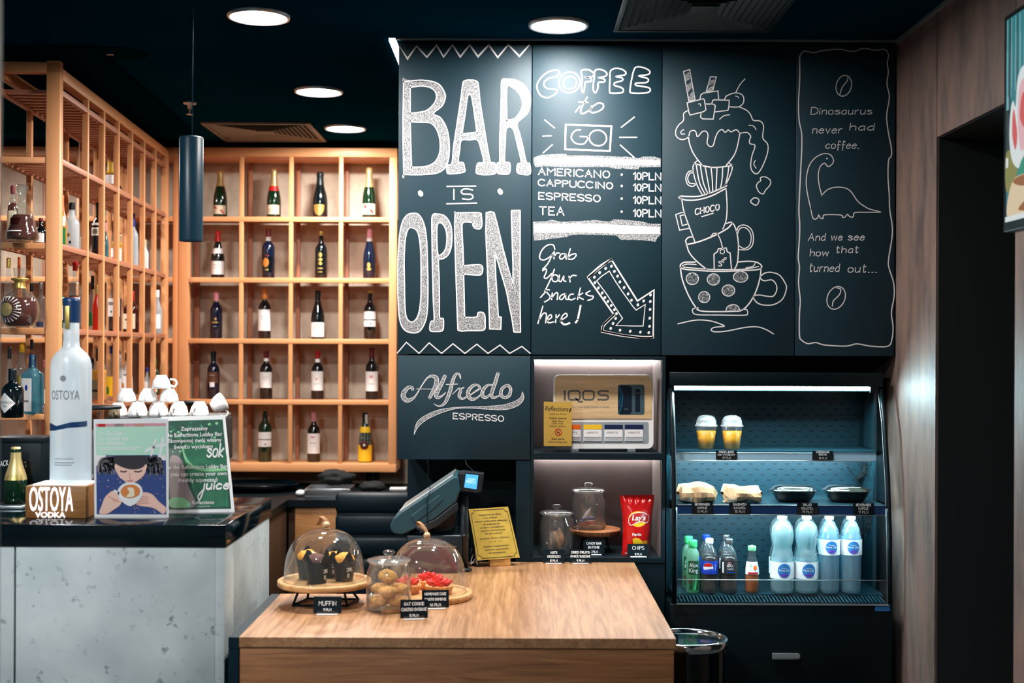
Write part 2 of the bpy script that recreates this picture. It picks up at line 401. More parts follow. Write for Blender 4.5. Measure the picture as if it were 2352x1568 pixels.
    def surf(self, fn, nu, nv, m, closeu=False, smooth=True):
        vs = [fn(i / nu, j / nv) for i in range(nu + (0 if closeu else 1)) for j in range(nv + 1)]; fs = []; R = nu if closeu else nu + 1
        for i in range(nu):
            for j in range(nv):
                a, b = i * (nv + 1) + j, ((i + 1) % R) * (nv + 1) + j; fs.append([a, b, b + 1, a + 1])
        return self.raw(vs, fs, m, smooth)
    # flat drawing: mp maps 2-D points (and a layer number) to 3-D
    def area(self, loops, m, mp, sub=0.0):
        vs, fs = fill2d(loops)
        if sub:                      # finer triangles, so that the print follows a curved surface
            vs = [Vector((v.x, v.y)) for v in vs]; st = [f if len(f) == 3 else None for f in fs]; tri = []
            for f in fs:
                for i in range(1, len(f) - 1): tri.append((f[0], f[i], f[i + 1]))
            done, mid = [], {}
            while tri:
                a, b_, c = tri.pop(); E = sorted(((vs[i] - vs[j]).length, i, j, k) for i, j, k in ((a, b_, c), (b_, c, a), (c, a, b_)))
                L, i, j, k = E[-1]
                if L <= sub or len(vs) > 6000: done.append((a, b_, c)); continue
                key = (min(i, j), max(i, j))
                if key not in mid: mid[key] = len(vs); vs.append((vs[i] + vs[j]) / 2)
                n = mid[key]; tri += [(i, n, k), (n, j, k)]
            fs = done
        return self.raw([mp(v.x, v.y) for v in vs], fs, m)
    def line(self, pts, wd, m, mp, closed=False):
        P = [Vector((p[0], p[1])) for p in pts]; N = len(P)
        if N < 2: return self
        Wd = wd if isinstance(wd, (list, tuple)) else [wd] * N
        if not closed:
            d0 = (P[0] - P[1]); d1 = (P[-1] - P[-2])
            if d0.length > 0: P[0] = P[0] + d0.normalized() * Wd[0] * 0.35
            if d1.length > 0: P[-1] = P[-1] + d1.normalized() * Wd[-1] * 0.35
        vs, fs = [], []
        for i in range(N):
            a = P[i] - P[i - 1] if (i or closed) else P[1] - P[0]; b = P[(i + 1) % N] - P[i] if (i < N - 1 or closed) else a
            a = a.normalized() if a.length else Vector((1, 0)); b = b.normalized() if b.length else a
            n = Vector((-(a + b).y, (a + b).x)); n = n.normalized() if n.length > 1e-4 else Vector((-a.y, a.x))
            k = 1 / max(0.55, n.dot(Vector((-a.y, a.x)))); h = Wd[i] / 2 * k
            vs += [mp(*(P[i] + n * h)), mp(*(P[i] - n * h))]
        for i in range(N if closed else N - 1):
            j = (i + 1) % N; fs.append([2 * i, 2 * j, 2 * j + 1, 2 * i + 1])
        return self.raw(vs, fs, m)
    def write(self, s, x, y, h, wd, m, mp, width=None, slope=0.0, slant=0.0, ysign=1, align='l'):
        """hand lettering, baseline start x,y, cap height h"""
        st, ln = strokes(s); k = h / 8.0; kx = (width / ln) if width else k
        if align == 'c': x -= ln * kx / 2
        for p in st: self.line([(x + a * kx + slant * b * k, y + ysign * b * k + slope * a * kx) for a, b in p], wd, m, mp)
        return self
    def text(self, s, x, y, h, m, mp, align='c', width=None, bold=0.0, shear=0.0, ysign=1):
        """printed lettering, cap height h"""
        vs, fs = textgeo(s, bold, shear)
        if not vs: return self
        x0, x1 = min(v.x for v in vs), max(v.x for v in vs); k = h / 0.70; kx = (width / (x1 - x0)) if width else k
        ox = {'c': -(x0 + x1) / 2, 'l': -x0, 'r': -x1}[align]
        return self.raw([mp(x + (v.x + ox) * kx, y + ysign * v.y * k) for v in vs], fs, m)
    def build(self, name, parent=None, world=False, loc=None, **kw):
        me = bpy.data.meshes.new(name); bm = self.bm
        if world and parent is not None:
            o = parent; off = Vector((0, 0, 0))
            while o is not None: off += o.location; o = o.parent
            bmesh.ops.translate(bm, vec=-off, verts=bm.verts[:])
        if loc is not None: bmesh.ops.translate(bm, vec=-Vector(loc), verts=bm.verts[:])
        bmesh.ops.recalc_face_normals(bm, faces=bm.faces[:])
        bm.to_mesh(me); bm.free()
        for m in self.mats: me.materials.append(M[m])
        o = bpy.data.objects.new(name, me); COL.objects.link(o)
        if parent is not None: o.parent = parent
        if loc is not None: o.location = loc
        for k, v in kw.items(): o[k] = v
        return o
def thing(name, label, cat, loc=(0, 0, 0), rz=0.0, group=None):
    o = bpy.data.objects.new(name, None); COL.objects.link(o); o.empty_display_size = 0.05
    o.location = loc; o.rotation_euler = (0, 0, rz); o['label'] = label; o['category'] = cat
    if group: o['group'] = group
    return o
def tag(o, label, cat, group=None):
    o['label'] = label; o['category'] = cat
    if group: o['group'] = group
    return o
def clone(root, loc, rz=None, label=None, group=None):
    r = root.copy(); COL.objects.link(r); r.location = loc
    if rz is not None: r.rotation_euler = (0, 0, rz)
    if label: r['label'] = label
    if group: r['group'] = group
    for ch in list(root.children):
        c = ch.copy(); COL.objects.link(c); c.parent = r
        for g in ch.children:
            d = g.copy(); COL.objects.link(d); d.parent = c
    return r
def struct(o): o['kind'] = 'structure'; return o
# ================================================================ THE SETTING
XW = 1.555                      # right wall
YB = 8.16                       # back wall
b = MB(); b.box((-4, -3, -0.05), (XW + 1.2, YB + 0.1, 0), 'floor_tile'); struct(tag(b.build('floor'), 'grey tiled floor of the bar', 'floor'))
b = MB(); b.box((-4, -3, CEIL), (XW + 1.2, YB + 0.1, CEIL + 0.08), 'ceiling_paint'); struct(tag(b.build('ceiling'), 'dark teal painted ceiling above the bar', 'ceiling'))
b = MB(); b.box((-4, YB, 0), (XW + 1.2, YB + 0.1, CEIL), 'wallpaper'); struct(tag(b.build('wall_back'), 'taupe mottled wall behind the wine rack', 'wall'))
b = MB(); b.box((-4.1, -3, 0), (-4, YB, CEIL), 'hall_wall'); struct(tag(b.build('wall_left'), 'light grey wall on the left beyond the bar', 'wall'))
b = MB(); b.box((-4, -3.1, 0), (XW + 1.2, -3, CEIL), 'hall_wall'); struct(tag(b.build('wall_front'), 'light grey wall of the seating side', 'wall'))
YM = 5.74
b = MB(); b.box((-0.486, YM, 0), (XW, YM + 0.08, CEIL), 'board_dark'); struct(tag(b.build('wall_middle'), 'dark wall behind the chalkboard cabinets', 'wall'))
YD0, YD1, ZD = F / 735, F / 619, 2.47      # doorway in the right wall
b = MB(); g = 0.003
b.box((XW, YD1 + g, 0), (XW + 0.03, YB, CEIL), 'laminate')
b.box((XW, YD0, ZD), (XW + 0.03, YD1 - g, CEIL), 'laminate')
b.box((XW, 1.9, 0), (XW + 0.1, YD0 - g, CEIL), 'laminate'); b.box((XW, -3, 0), (XW + 0.1, 1.9 - g, CEIL), 'laminate')
b.box((XW + 0.02, YD1 - 0.05, ZD), (XW + 0.1, YD1 + 0.05, CEIL), 'gap')
struct(tag(b.build('wall_right'), 'brown mottled laminate wall panels on the right', 'wall'))
b = MB()
b.box((XW + 0.1, YD0 - 0.1, 0), (XW + 1.1, YD0, ZD + 0.05), 'gap'); b.box((XW + 0.008, YD1 - 0.004, 0), (XW + 1.1, YD1 + 0.1, ZD + 0.05), 'gap')
b.box((XW + 0.008, YD0, ZD - 0.004), (XW + 1.1, YD1, ZD + 0.05), 'gap'); b.box((XW + 1.1, YD0 - 0.1, 0), (XW + 1.15, YD1 + 0.1, ZD + 0.05), 'gap')
struct(tag(b.build('door_1'), 'dark doorway opening in the brown right wall', 'door'))
b = MB(); b.box((-0.52, YP - 0.03, CEIL - 0.007), (XW, YP - 0.018, CEIL), 'alu'); struct(tag(b.build('trim_1'), 'thin pale ceiling profile above the chalkboards', 'trim'))
b = MB(); b.box((-0.528, YP - 0.03, CEIL - 0.012), (-0.50, 5.95, CEIL), 'lamp_trim'); struct(tag(b.build('trim_2'), 'bright ceiling profile left of the chalkboards', 'trim'))
b = MB(); b.box((XW - 0.016, -3, CEIL - 0.012), (XW, YP - 0.02, CEIL), 'alu'); struct(tag(b.build('trim_3'), 'pale ceiling profile along the brown wall', 'trim'))
b = MB(); b.box((-1.35, 1.0, 0), (-0.800, 2.0, CEIL), 'partition', 0.012); struct(tag(b.build('wall_partition'), 'grey green wall end at the left edge, close to the camera', 'wall'))
# dark glossy panel under the ceiling above the bottle rack
p0, p1 = G(218, 112, 2.925), G(446, 308, 2.925)
b = MB(); b.prism([(p0.x, p0.y, 2.925), (p1.x, p1.y, 2.925), (-3.2, p1.y, 2.925), (-3.2, p0.y, 2.925)], (0, 0, 0.019), 'soffit_gloss')
struct(tag(b.build('trim_4'), 'glossy dark ceiling panel above the bottle rack', 'trim'))

# ---------------------------------------------------------------- ceiling fittings
def ceiling_light(x, y, label, lamp='lamp_bar', group='recessed round ceiling lights', r=0.121, z=CEIL):
    t = thing('ceiling_light', label, 'ceiling light', (x, y, z), 0, group)
    b = MB(); b.lathe([(r * 0.86, 0), (r * 0.86, -0.006), (r * 0.90, -0.013), (r * 0.97, -0.012), (r, -0.002), (r, 0)], 'steel', segs=40); b.build('trim_ring', t)
    b = MB(); b.lathe([(0, -0.007), (r * 0.86, -0.007)], lamp, segs=40); b.build('diffuser', t)
    return t
for px, py, lb in ((594, 35, 'lit round ceiling light above the bar, nearest one on the left'),
                   (1283, 55, 'lit round ceiling light just in front of the coffee chalkboard'),
                   (732, 208, 'lit round ceiling light in the middle of the left row'),
                   (793, 293, 'lit round ceiling light beside the far ceiling vent, farthest one')):
    q = G(px, py, CEIL); ceiling_light(q.x, q.y, lb, 'lamp_mid' if px == 1283 else 'lamp_bar')
ceiling_light(-3.2, 6.9, 'added round ceiling light out of view, brightening the lattice rack', z=2.925)  # added lamp left of the frame, brightens the rack bottles and wall behind
q = G(1290, -34, CEIL); ceiling_light(q.x, q.y, 'round ceiling light cut by the top edge, before the coffee chalkboard')
for x, y in ((-1.9, 2.6), (-1.9, 0.6), (-1.9, -1.4), (-0.9, 1.7), (-0.9, -0.6)):
    ceiling_light(x, y, 'round ceiling light over the seating side behind the viewer', 'lamp_hall', 'ceiling lights over the seating side')
def vent(x0, x1, y0, y1, label, m):
    t = thing('ceiling_vent', label, 'vent', ((x0 + x1) / 2, (y0 + y1) / 2, CEIL), 0, 'square ceiling vents')
    hx, hy = (x1 - x0) / 2, (y1 - y0) / 2
    b = MB(); f = 0.022
    for a, c in (((-hx, -hy, -0.014), (hx, -hy + f, 0)), ((-hx, hy - f, -0.014), (hx, hy, 0)), ((-hx, -hy + f, -0.014), (-hx + f, hy - f, 0)), ((hx - f, -hy + f, -0.014), (hx, hy - f, 0))):
        b.box(a, c, m, 0.003)
    b.build('frame', t)
    b = MB(); b.box((-hx + f, -hy + f, -0.002), (hx - f, hy - f, 0), 'gap'); b.build('backing', t)
    b = MB(); n = 9
    for k in range(n):
        d = f + 0.004 + k * (hx - f - 0.05) / n; e = 0.016; zc = -0.010
        for sgn in (-1, 1):      # concentric louvres
            xx = sgn * (hx - d); yy = hy - d
            b.prism([(xx, -yy, zc), (xx - sgn * e, -yy + e, zc + 0.008), (xx - sgn * e, yy - e, zc + 0.008), (xx, yy, zc)], (0, 0, 0.0015), m)
            yy = sgn * (hy - d); x2 = hx - d
            b.prism([(-x2, yy, zc), (-x2 + e, yy - sgn * e, zc + 0.008), (x2 - e, yy - sgn * e, zc + 0.008), (x2, yy, zc)], (0, 0, 0.0015), m)
    b.box((-0.05, -0.05, -0.011), (0.05, 0.05, -0.004), m); b.build('louvres', t)
mat('vent_metal', (118, 116, 110), 0.5); mat('vent_dark', (16, 32, 38), 0.4)
vent(-1.78, -1.165, F / 410, F / 377, 'grey louvred ceiling vent above the wine rack', 'vent_metal')
vent(0.375, 0.995, F / 581 - 0.66, F / 581, 'dark louvred ceiling vent above the chalkboards', 'vent_dark')
q = G(436, 236, CEIL); t = thing('sprinkler', 'small white sprinkler head hanging from the dark ceiling', 'sprinkler', (q.x, q.y, CEIL))
b = MB(); b.lathe([(0, 0), (0.035, 0), (0.033, -0.006), (0.012, -0.010), (0.011, -0.03), (0, -0.03)], 'white', segs=16); b.build('flange', t)
b = MB(); b.lathe([(0, -0.03), (0.008, -0.03), (0.006, -0.055), (0.018, -0.058), (0.018, -0.062), (0, -0.062)], 'chrome', segs=12); b.build('head', t)
q = G(275, 122, CEIL); t = thing('ceiling_speaker', 'dark round speaker set in the ceiling near the rack', 'speaker', (q.x, q.y, CEIL))
b = MB(); b.lathe([(0, -0.006), (0.10, -0.006), (0.115, -0.004), (0.12, 0), (0, 0)], 'soffit_gloss', segs=32); b.build('grille', t)
b = MB(); b.box((-0.055, -0.01, -0.009), (-0.025, 0.0, -0.006), 'alu'); b.build('badge', t)

# ---------------------------------------------------------------- pendant lamp
yp = 4.42; pt = W(440, 318, yp); pb = W(438, 554, yp); xp = (pt.x + pb.x) / 2
t = thing('pendant_lamp', 'dark teal tube pendant lamp hanging on a thin cord', 'pendant lamp', (xp, yp, CEIL))
r = 27.0 * yp / F; z1, z0 = pt.z - CEIL, pb.z - CEIL
mat('pendant_paint', (22, 56, 72), 0.35, spec=0.4)
b = MB(); b.lathe([(0.012, z1 + 0.004), (r * 0.96, z1 + 0.004), (r, z1), (r, z0 + 0.004), (r * 0.985, z0), (r * 0.93, z0), (r * 0.93, z0 + 0.05), (0, z0 + 0.05)], 'pendant_paint', segs=40); b.build('shade', t)
b = MB(); b.tube([(0.004, 0, 0), (0.003, 0, z1)], 0.0022, 'pendant_paint', 6); b.build('cord', t)
b = MB(); b.lathe([(0, 0), (0.05, 0), (0.05, -0.02), (0.004, -0.024), (0, -0.024)], 'pendant_paint', segs=24); b.build('canopy', t)
b = MB(); b.lathe([(0, z0 + 0.012), (r * 0.9, z0 + 0.012)], 'lamp_pendant', segs=24); b.build('bulb_diffuser', t)

# ================================================================ CHALKBOARD CABINETS
XA, XB, XC, XD, XE = W(914, 450, YP).x, W(1221, 450, YP).x, W(1520, 450, YP).x, W(1827, 450, YP).x, XW - 0.006
ZT = 2.929; ZL = W(1420, 816, YP).z; ZN = W(1370, 1291, YP).z; ZA = W(1060, 1056, YP).z
DT = 0.019                       # door thickness
yb0 = YP                        # face plane
def Z1(px, py): return W(px, py, YP - 0.0008)
def zmap(ox, oy, sc, dy=0.0):
    """drawing coordinates on the board face"""
    return lambda x, y: W(ox + x / sc, oy + y / sc, YP - 0.0008 - dy)
def cabinet(x0, x1, z0, z1, label, depth=0.45):
    t = thing('chalkboard_cabinet', label, 'cabinet', ((x0 + x1) / 2, YP + DT, z0), 0, 'black chalkboard cabinet units')
    b = MB(); b.box((x0 + 0.001, YP + DT + 0.001, z0 + 0.001), (x1 - 0.001, YP + depth, z1), 'carcass'); b.build('body', t, True)
    b = MB(); b.box((x0 + 0.0016, YP, z0 + 0.0016), (x1 - 0.0016, YP + DT, z1 - 0.002), 'board', 0.0012)
    return t, b.build('door', t, True)
cA, dA = cabinet(XA, XB, ZL, ZT, 'tall black chalkboard cabinet reading bar is open')
cB, dB = cabinet(XB, XC, ZL, ZT, 'tall black chalkboard cabinet with the coffee menu and arrow')
cC, dC = cabinet(XC, XD, ZL, ZT, 'tall black chalkboard cabinet with a drawn tower of cups')
cD, dD = cabinet(XD, XE, ZL, ZT, 'tall black chalkboard cabinet with the dinosaur joke')
cE, dE = cabinet(XA, XB, ZA, ZL - 0.002, 'low black chalkboard cabinet lettered espresso below bar is open')

def zz(pts, wd=9, sm=False, closed=False): return pts
Lw = 9.0
# ---- BAR IS OPEN
m1 = zmap(890, 70, 3.9206); m2 = zmap(890, 430, 3.9206)
def letter(b, loops, mp, n=4, edge=11):
    L = [[(p.x, p.y) for p in catmull([(x, y, 0) for x, y in lp], True, n)] for lp in loops]
    b.area(L, 'chalk_fill', mp)
    mp2 = lambda x, y: mp(x, y) + Vector((0, -0.0003, 0))
    for lp in L: b.line(lp, edge, 'chalk_line', mp2, True)
b = MB()
letter(b, [[(145, 465), (146, 462), (200, 455), (300, 447), (400, 458), (470, 490), (515, 560), (520, 610), (490, 680), (412, 748), (470, 780), (520, 850), (550, 950), (557, 1080), (545, 1180), (510, 1245), (440, 1285), (300, 1298), (150, 1296), (147, 1294), (140, 900)],
           [(205, 512), (208, 512), (300, 500), (380, 512), (430, 550), (440, 610), (410, 670), (340, 725), (208, 745), (205, 743)],
           [(205, 822), (208, 822), (300, 825), (380, 830), (430, 870), (465, 950), (475, 1050), (460, 1130), (420, 1190), (340, 1225), (220, 1230), (217, 1228)]], m1)
letter(b, [[(690, 455), (750, 445), (805, 458), (820, 500), (835, 650), (870, 870), (905, 1080), (928, 1185), (960, 1190), (978, 1220), (970, 1285), (900, 1298), (810, 1290), (800, 1250), (815, 1195), (865, 1185), (845, 1080), (810, 985), (740, 985), (665, 990), (650, 1080), (638, 1180), (680, 1190), (692, 1230), (688, 1275), (560, 1290), (535, 1270), (540, 1215), (580, 1195), (595, 1050), (625, 850), (660, 620), (675, 500)],
           [(735, 580), (760, 605), (805, 915), (800, 917), (675, 930), (672, 925), (700, 750), (720, 600)]], m1)
letter(b, [[(1030, 450), (1080, 438), (1150, 445), (1230, 490), (1280, 570), (1285, 660), (1255, 750), (1168, 835), (1190, 930), (1220, 1050), (1250, 1185), (1280, 1200), (1283, 1292), (1190, 1290), (1165, 1260), (1175, 1200), (1205, 1185), (1170, 1030), (1130, 885), (1070, 885), (1060, 1030), (1055, 1175), (1095, 1190), (1105, 1225), (1090, 1290), (1000, 1288), (988, 1250), (990, 1195), (1010, 1175), (1010, 1000), (1018, 800), (1025, 600)],
           [(1075, 515), (1120, 510), (1180, 560), (1215, 640), (1205, 710), (1150, 790), (1078, 805), (1075, 800)]], m1)
b.build('chalk_lettering', dA, True)
b = MB()
b.line([(598, 1430), (598, 1520)], 12, 'chalk_line', m1)
b.line(catmull([(765, 1435, 0), (700, 1425, 0), (665, 1445, 0), (680, 1470, 0), (750, 1475, 0), (770, 1500, 0), (740, 1520, 0), (675, 1515, 0)]), 12, 'chalk_line', m1)
b.line([(535, 1403), (795, 1400)], 11, 'chalk_line', m1); b.line([(533, 1560), (803, 1553)], 11, 'chalk_line', m1)
for cx, cy in ((298, 1467), (1015, 1450)): b.area([[(cx + 24 * math.cos(a) + 6 * math.sin(a), cy + 28 * math.sin(a)) for a in [k * PI / 8 for k in range(16)]]], 'chalk_line', m1)
b.build('chalk_lettering', dA, True)
b = MB()
letter(b, [[(230, 235), (280, 245), (325, 320), (350, 450), (360, 650), (365, 900), (360, 1100), (340, 1210), (290, 1295), (220, 1310), (150, 1280), (110, 1190), (95, 1000), (92, 800), (95, 620), (110, 420), (140, 300), (185, 245)],
           [(210, 362), (260, 385), (285, 450), (300, 600), (302, 850), (300, 1000), (285, 1120), (255, 1190), (215, 1212), (175, 1180), (158, 1080), (153, 850), (150, 650), (160, 480), (180, 390)]], m2)
letter(b, [[(405, 255), (460, 242), (520, 262), (565, 330), (580, 420), (575, 530), (545, 610), (495, 645), (460, 655), (465, 800), (468, 1000), (470, 1170), (500, 1180), (505, 1230), (495, 1290), (430, 1298), (385, 1290), (383, 1240), (395, 1205), (420, 1190), (412, 1000), (405, 700), (400, 400)],
           [(450, 335), (490, 325), (525, 380), (535, 460), (525, 550), (490, 600), (455, 605), (445, 470)]], m2)
letter(b, [[(610, 232), (612, 230), (720, 228), (830, 230), (845, 260), (850, 340), (830, 375), (790, 368), (770, 345), (768, 318), (765, 316), (680, 318), (672, 400), (680, 560), (685, 705), (690, 706), (780, 697), (840, 700), (858, 730), (850, 775), (820, 790), (690, 783), (686, 787), (690, 950), (695, 1165), (699, 1170), (800, 1168), (815, 1130), (850, 1125), (875, 1150), (880, 1230), (865, 1285), (740, 1290), (645, 1290), (632, 1230), (620, 900), (610, 600), (605, 350)]], m2)
letter(b, [[(890, 228), (930, 220), (960, 228), (990, 340), (1040, 550), (1085, 720), (1128, 860), (1130, 850), (1130, 700), (1120, 400), (1115, 212), (1118, 209), (1193, 208), (1195, 212), (1195, 500), (1193, 900), (1198, 1302), (1195, 1305), (1142, 1303), (1138, 1300), (1120, 1180), (1070, 930), (1020, 760), (970, 590), (967, 594), (975, 800), (990, 1030), (998, 1165), (1025, 1170), (1020, 1278), (920, 1275), (915, 1100), (900, 750), (885, 400)]], m2, 1)
b.build('chalk_lettering', dA, True)
b = MB(); b.line([(113, 150), (180, 255), (262, 140), (355, 240), (443, 133), (505, 238), (585, 130), (655, 238), (740, 130), (815, 235), (912, 130), (993, 243), (1088, 128), (1188, 232), (1280, 128)], [9, 16, 13, 14, 16, 12, 14, 14, 15, 17, 16, 14, 15, 16, 12], 'chalk_line', m1); b.build('chalk_border', dA, True)
b = MB(); b.line([(88, 1492), (170, 1395), (285, 1495), (375, 1400), (487, 1495), (590, 1408), (697, 1495), (805, 1412), (905, 1495), (1013, 1420), (1100, 1495), (1210, 1432), (1286, 1495)], 10, 'chalk_line', m2); b.build('chalk_border', dA, True)
b = MB(); b.area([[(1050, 260), (1110, 240), (1120, 600), (1095, 620), (1060, 480)]], 'chalk_faint', lambda x, y: m2(x, y)); b.build('chalk_smudge', dA, True) if False else b.bm.free()

# ---- COFFEE TO GO
m3 = zmap(1210, 80, 3.919); m4 = zmap(1210, 440, 4.125)
def pen(b, mp, wd, *paths, closed=False, n=5, sm=True, m='chalk_line'):
    for p in paths:
        q = [(v.x, v.y) for v in catmull([(x, y, 0) for x, y in p], closed, n)] if sm else p
        b.line(q, wd, m, mp, closed)
def ell(cx, cy, rx, ry, tilt=0, n=28, a0=0, a1=2 * PI):
    c, s = math.cos(tilt), math.sin(tilt); r = []
    for k in range(n):
        a = a0 + (a1 - a0) * k / n; x, y = rx * math.cos(a), ry * math.sin(a); r.append((cx + x * c - y * s, cy + x * s + y * c))
    return r
b = MB()
pen(b, m3, 13, [(290, 345), (285, 325), (250, 318), (190, 335), (130, 385), (95, 440), (95, 490), (125, 545), (180, 565), (230, 550), (268, 520), (270, 495), (240, 488), (190, 485), (155, 455), (160, 420), (200, 390), (265, 375)],
    [(487, 330), (520, 312), (570, 320), (603, 350), (590, 375), (530, 380), (560, 385), (580, 395), (575, 420), (530, 425), (520, 470), (510, 520), (495, 500), (492, 470), (498, 380)],
    [(612, 325), (650, 310), (700, 325), (722, 355), (700, 375), (650, 385), (690, 395), (705, 410), (690, 425), (645, 430), (640, 480), (620, 520), (600, 500), (598, 450), (608, 380)],
    [(752, 330), (790, 303), (850, 308), (890, 335), (880, 360), (805, 375), (850, 385), (865, 400), (850, 415), (795, 430), (790, 455), (840, 470), (868, 490), (855, 520), (760, 525), (745, 500), (748, 400)],
    [(960, 330), (985, 290), (1050, 295), (1105, 325), (1095, 355), (1010, 370), (1080, 390), (1095, 410), (1070, 430), (985, 435), (985, 455), (1050, 465), (1105, 480), (1105, 510), (1050, 525), (940, 522), (930, 490), (940, 420)],
    ell(383, 428, 97, 92, -0.5), ell(388, 432, 62, 57, -0.5), closed=True)
b.build('chalk_lettering', dB, True)
b = MB()
pen(b, m3, 13, [(545, 560), (500, 640), (485, 690), (500, 710), (560, 680), (585, 640)], [(468, 605), (550, 608)], [(438, 695), (480, 640)], [(690, 625), (650, 612), (600, 640), (568, 680), (590, 700), (640, 690), (685, 660), (690, 625)])
b.build('chalk_lettering', dB, True)
b = MB()
pen(b, m3, 16, [(350, 808), (762, 822), (748, 1045), (345, 1030)], closed=True, sm=False)
pen(b, m3, 12, [(485, 855), (440, 860), (405, 900), (405, 940), (440, 975), (500, 985), (535, 960), (555, 916)], [(480, 915), (558, 917)]); pen(b, m3, 13, ell(640, 928, 78, 70, 0.2), closed=True)
b.build('chalk_lettering', dB, True)
b = MB()
pen(b, m3, 11, [(160, 765), (250, 838)], [(143, 912), (220, 908)], [(230, 988), (147, 1062)], [(850, 832), (968, 740)], [(835, 922), (990, 922)], [(842, 992), (965, 1102)], sm=False)
b.build('chalk_rays', dB, True)
b = MB(); b.area([[(60, 1105), (130, 1080), (270, 1072), (355, 1070), (360, 1085), (500, 1085), (700, 1090), (850, 1097), (900, 1095), (1000, 1110), (1050, 1095), (1150, 1095), (1207, 1115), (1206, 1190), (1010, 1193), (1005, 1212), (890, 1208), (860, 1195), (845, 1208), (760, 1200), (740, 1190), (560, 1190), (330, 1192), (180, 1182), (80, 1190), (60, 1150)]], 'chalk_fill', m3)
b.area([[(90, 1120), (400, 1100), (700, 1112), (1200, 1130), (1200, 1175), (700, 1172), (300, 1170), (90, 1165)]], 'chalk_line', lambda x, y: m3(x, y) + Vector((0, -0.0003, 0))); b.build('chalk_band', dB, True)
b = MB(); b.area([[(58, 285), (190, 280), (230, 265), (320, 285), (450, 280), (560, 275), (640, 268), (780, 285), (830, 260), (960, 270), (1080, 280), (1180, 305), (1268, 305), (1270, 410), (1240, 435), (1220, 475), (1100, 460), (890, 455), (850, 415), (640, 410), (500, 405), (400, 415), (380, 430), (160, 455), (70, 465), (60, 400)]], 'chalk_fill', m4)
b.area([[(70, 310), (500, 300), (800, 312), (1262, 335), (1262, 400), (900, 400), (500, 385), (70, 390)]], 'chalk_line', lambda x, y: m4(x, y) + Vector((0, -0.0003, 0))); b.build('chalk_band', dB, True)
pxm = lambda x, y: W(x, y, YP - 0.0008)
for s, x, y, wdt, h, pr in (('AMERICANO', 1237, 401, 163, 15.5, 412), ('CAPPUCCINO', 1237, 426, 170, 14, 438), ('ESPRESSO', 1237.5, 457, 141, 15, 467), ('TEA', 1239, 492.5, 56, 18, 497)):
    b = MB(); b.write(s, x, y, h, 2.8, 'chalk_line', pxm, width=wdt, slope=0.045 if s != 'TEA' else 0.03, ysign=-1)
    b.area([ell(1428, pr - 11, 2.7, 3, n=10)], 'chalk_line', pxm)
    b.write('10PLN', 1455, pr, 16, 2.9, 'chalk_line', pxm, width=63, slope=0.02, ysign=-1); b.build('chalk_menu_line', dB, True)
b = MB()
pen(b, m4, 12, [(265, 545), (250, 505), (200, 505), (150, 545), (122, 605), (130, 640), (170, 645), (225, 612), (262, 565)], [(240, 598), (200, 680), (150, 735)], [(262, 570), (258, 635)], [(259, 615), (285, 582), (310, 585)],
    [(365, 590), (330, 590), (310, 620), (325, 640), (355, 620), (370, 592), (370, 630), (385, 640)], [(412, 540), (385, 640)], [(390, 625), (420, 598), (460, 588), (465, 610), (430, 640), (388, 637)])
b.build('chalk_lettering', dB, True)
b = MB()
pen(b, m4, 12, [(150, 750), (180, 730), (185, 760), (165, 810), (190, 820), (235, 775)], [(262, 735), (225, 830), (170, 945)], [(310, 790), (303, 840), (325, 850), (350, 800), (350, 840), (370, 850)], [(400, 800), (410, 855)], [(405, 825), (430, 795), (467, 795)])
pen(b, m4, 12, ell(268, 820, 30, 33), closed=True); b.build('chalk_lettering', dB, True)
b = MB()
pen(b, m4, 12, [(215, 930), (182, 930), (195, 960), (220, 990), (210, 1020), (168, 1045)], [(130, 1002), (185, 940)], [(242, 960), (235, 1022)], [(238, 1005), (268, 965), (293, 962), (288, 1022)], [(360, 965), (322, 985), (310, 1015), (338, 1017), (368, 970)], [(368, 970), (370, 1015), (395, 1020)],
    [(442, 970), (412, 975), (395, 1005), (420, 1025), (457, 1010)], [(508, 912), (480, 1022)], [(530, 960), (490, 992), (535, 1020)], [(600, 940), (560, 965), (590, 985), (628, 990), (620, 1015), (578, 1030)])
b.build('chalk_lettering', dB, True)
b = MB()
pen(b, m4, 12, [(152, 1085), (105, 1250)], [(118, 1215), (155, 1155), (185, 1160), (178, 1242)], [(195, 1220), (235, 1190), (225, 1165), (200, 1190), (203, 1240), (255, 1232)], [(278, 1165), (273, 1240)], [(275, 1205), (310, 1165)], [(318, 1222), (380, 1180), (370, 1152), (335, 1180), (322, 1230)])
pen(b, m4, 18, [(322, 1230), (355, 1258), (405, 1245)], [(510, 1080), (485, 1200)], [(478, 1220), (463, 1240)]); b.build('chalk_lettering', dB, True)
b = MB()
pen(b, m4, 15, [(800, 640), (1048, 1035), (1205, 932), (1197, 1385), (1080, 1383), (900, 1358), (712, 1322), (725, 1260), (825, 1165), (580, 815)], closed=True, sm=False)
pen(b, m4, 26, [(800, 645), (700, 705), (585, 808)], [(712, 1322), (900, 1360), (1080, 1378), (1190, 1378)], [(825, 1170), (730, 1262), (715, 1315)])
pen(b, m4, 9, [(782, 752), (840, 850), (900, 940), (1000, 1080), (1035, 1122), (1123, 1068), (1102, 1272), (1000, 1272), (845, 1268), (907, 1200), (880, 1160), (760, 975), (662, 845), (710, 800)], closed=True, sm=False)
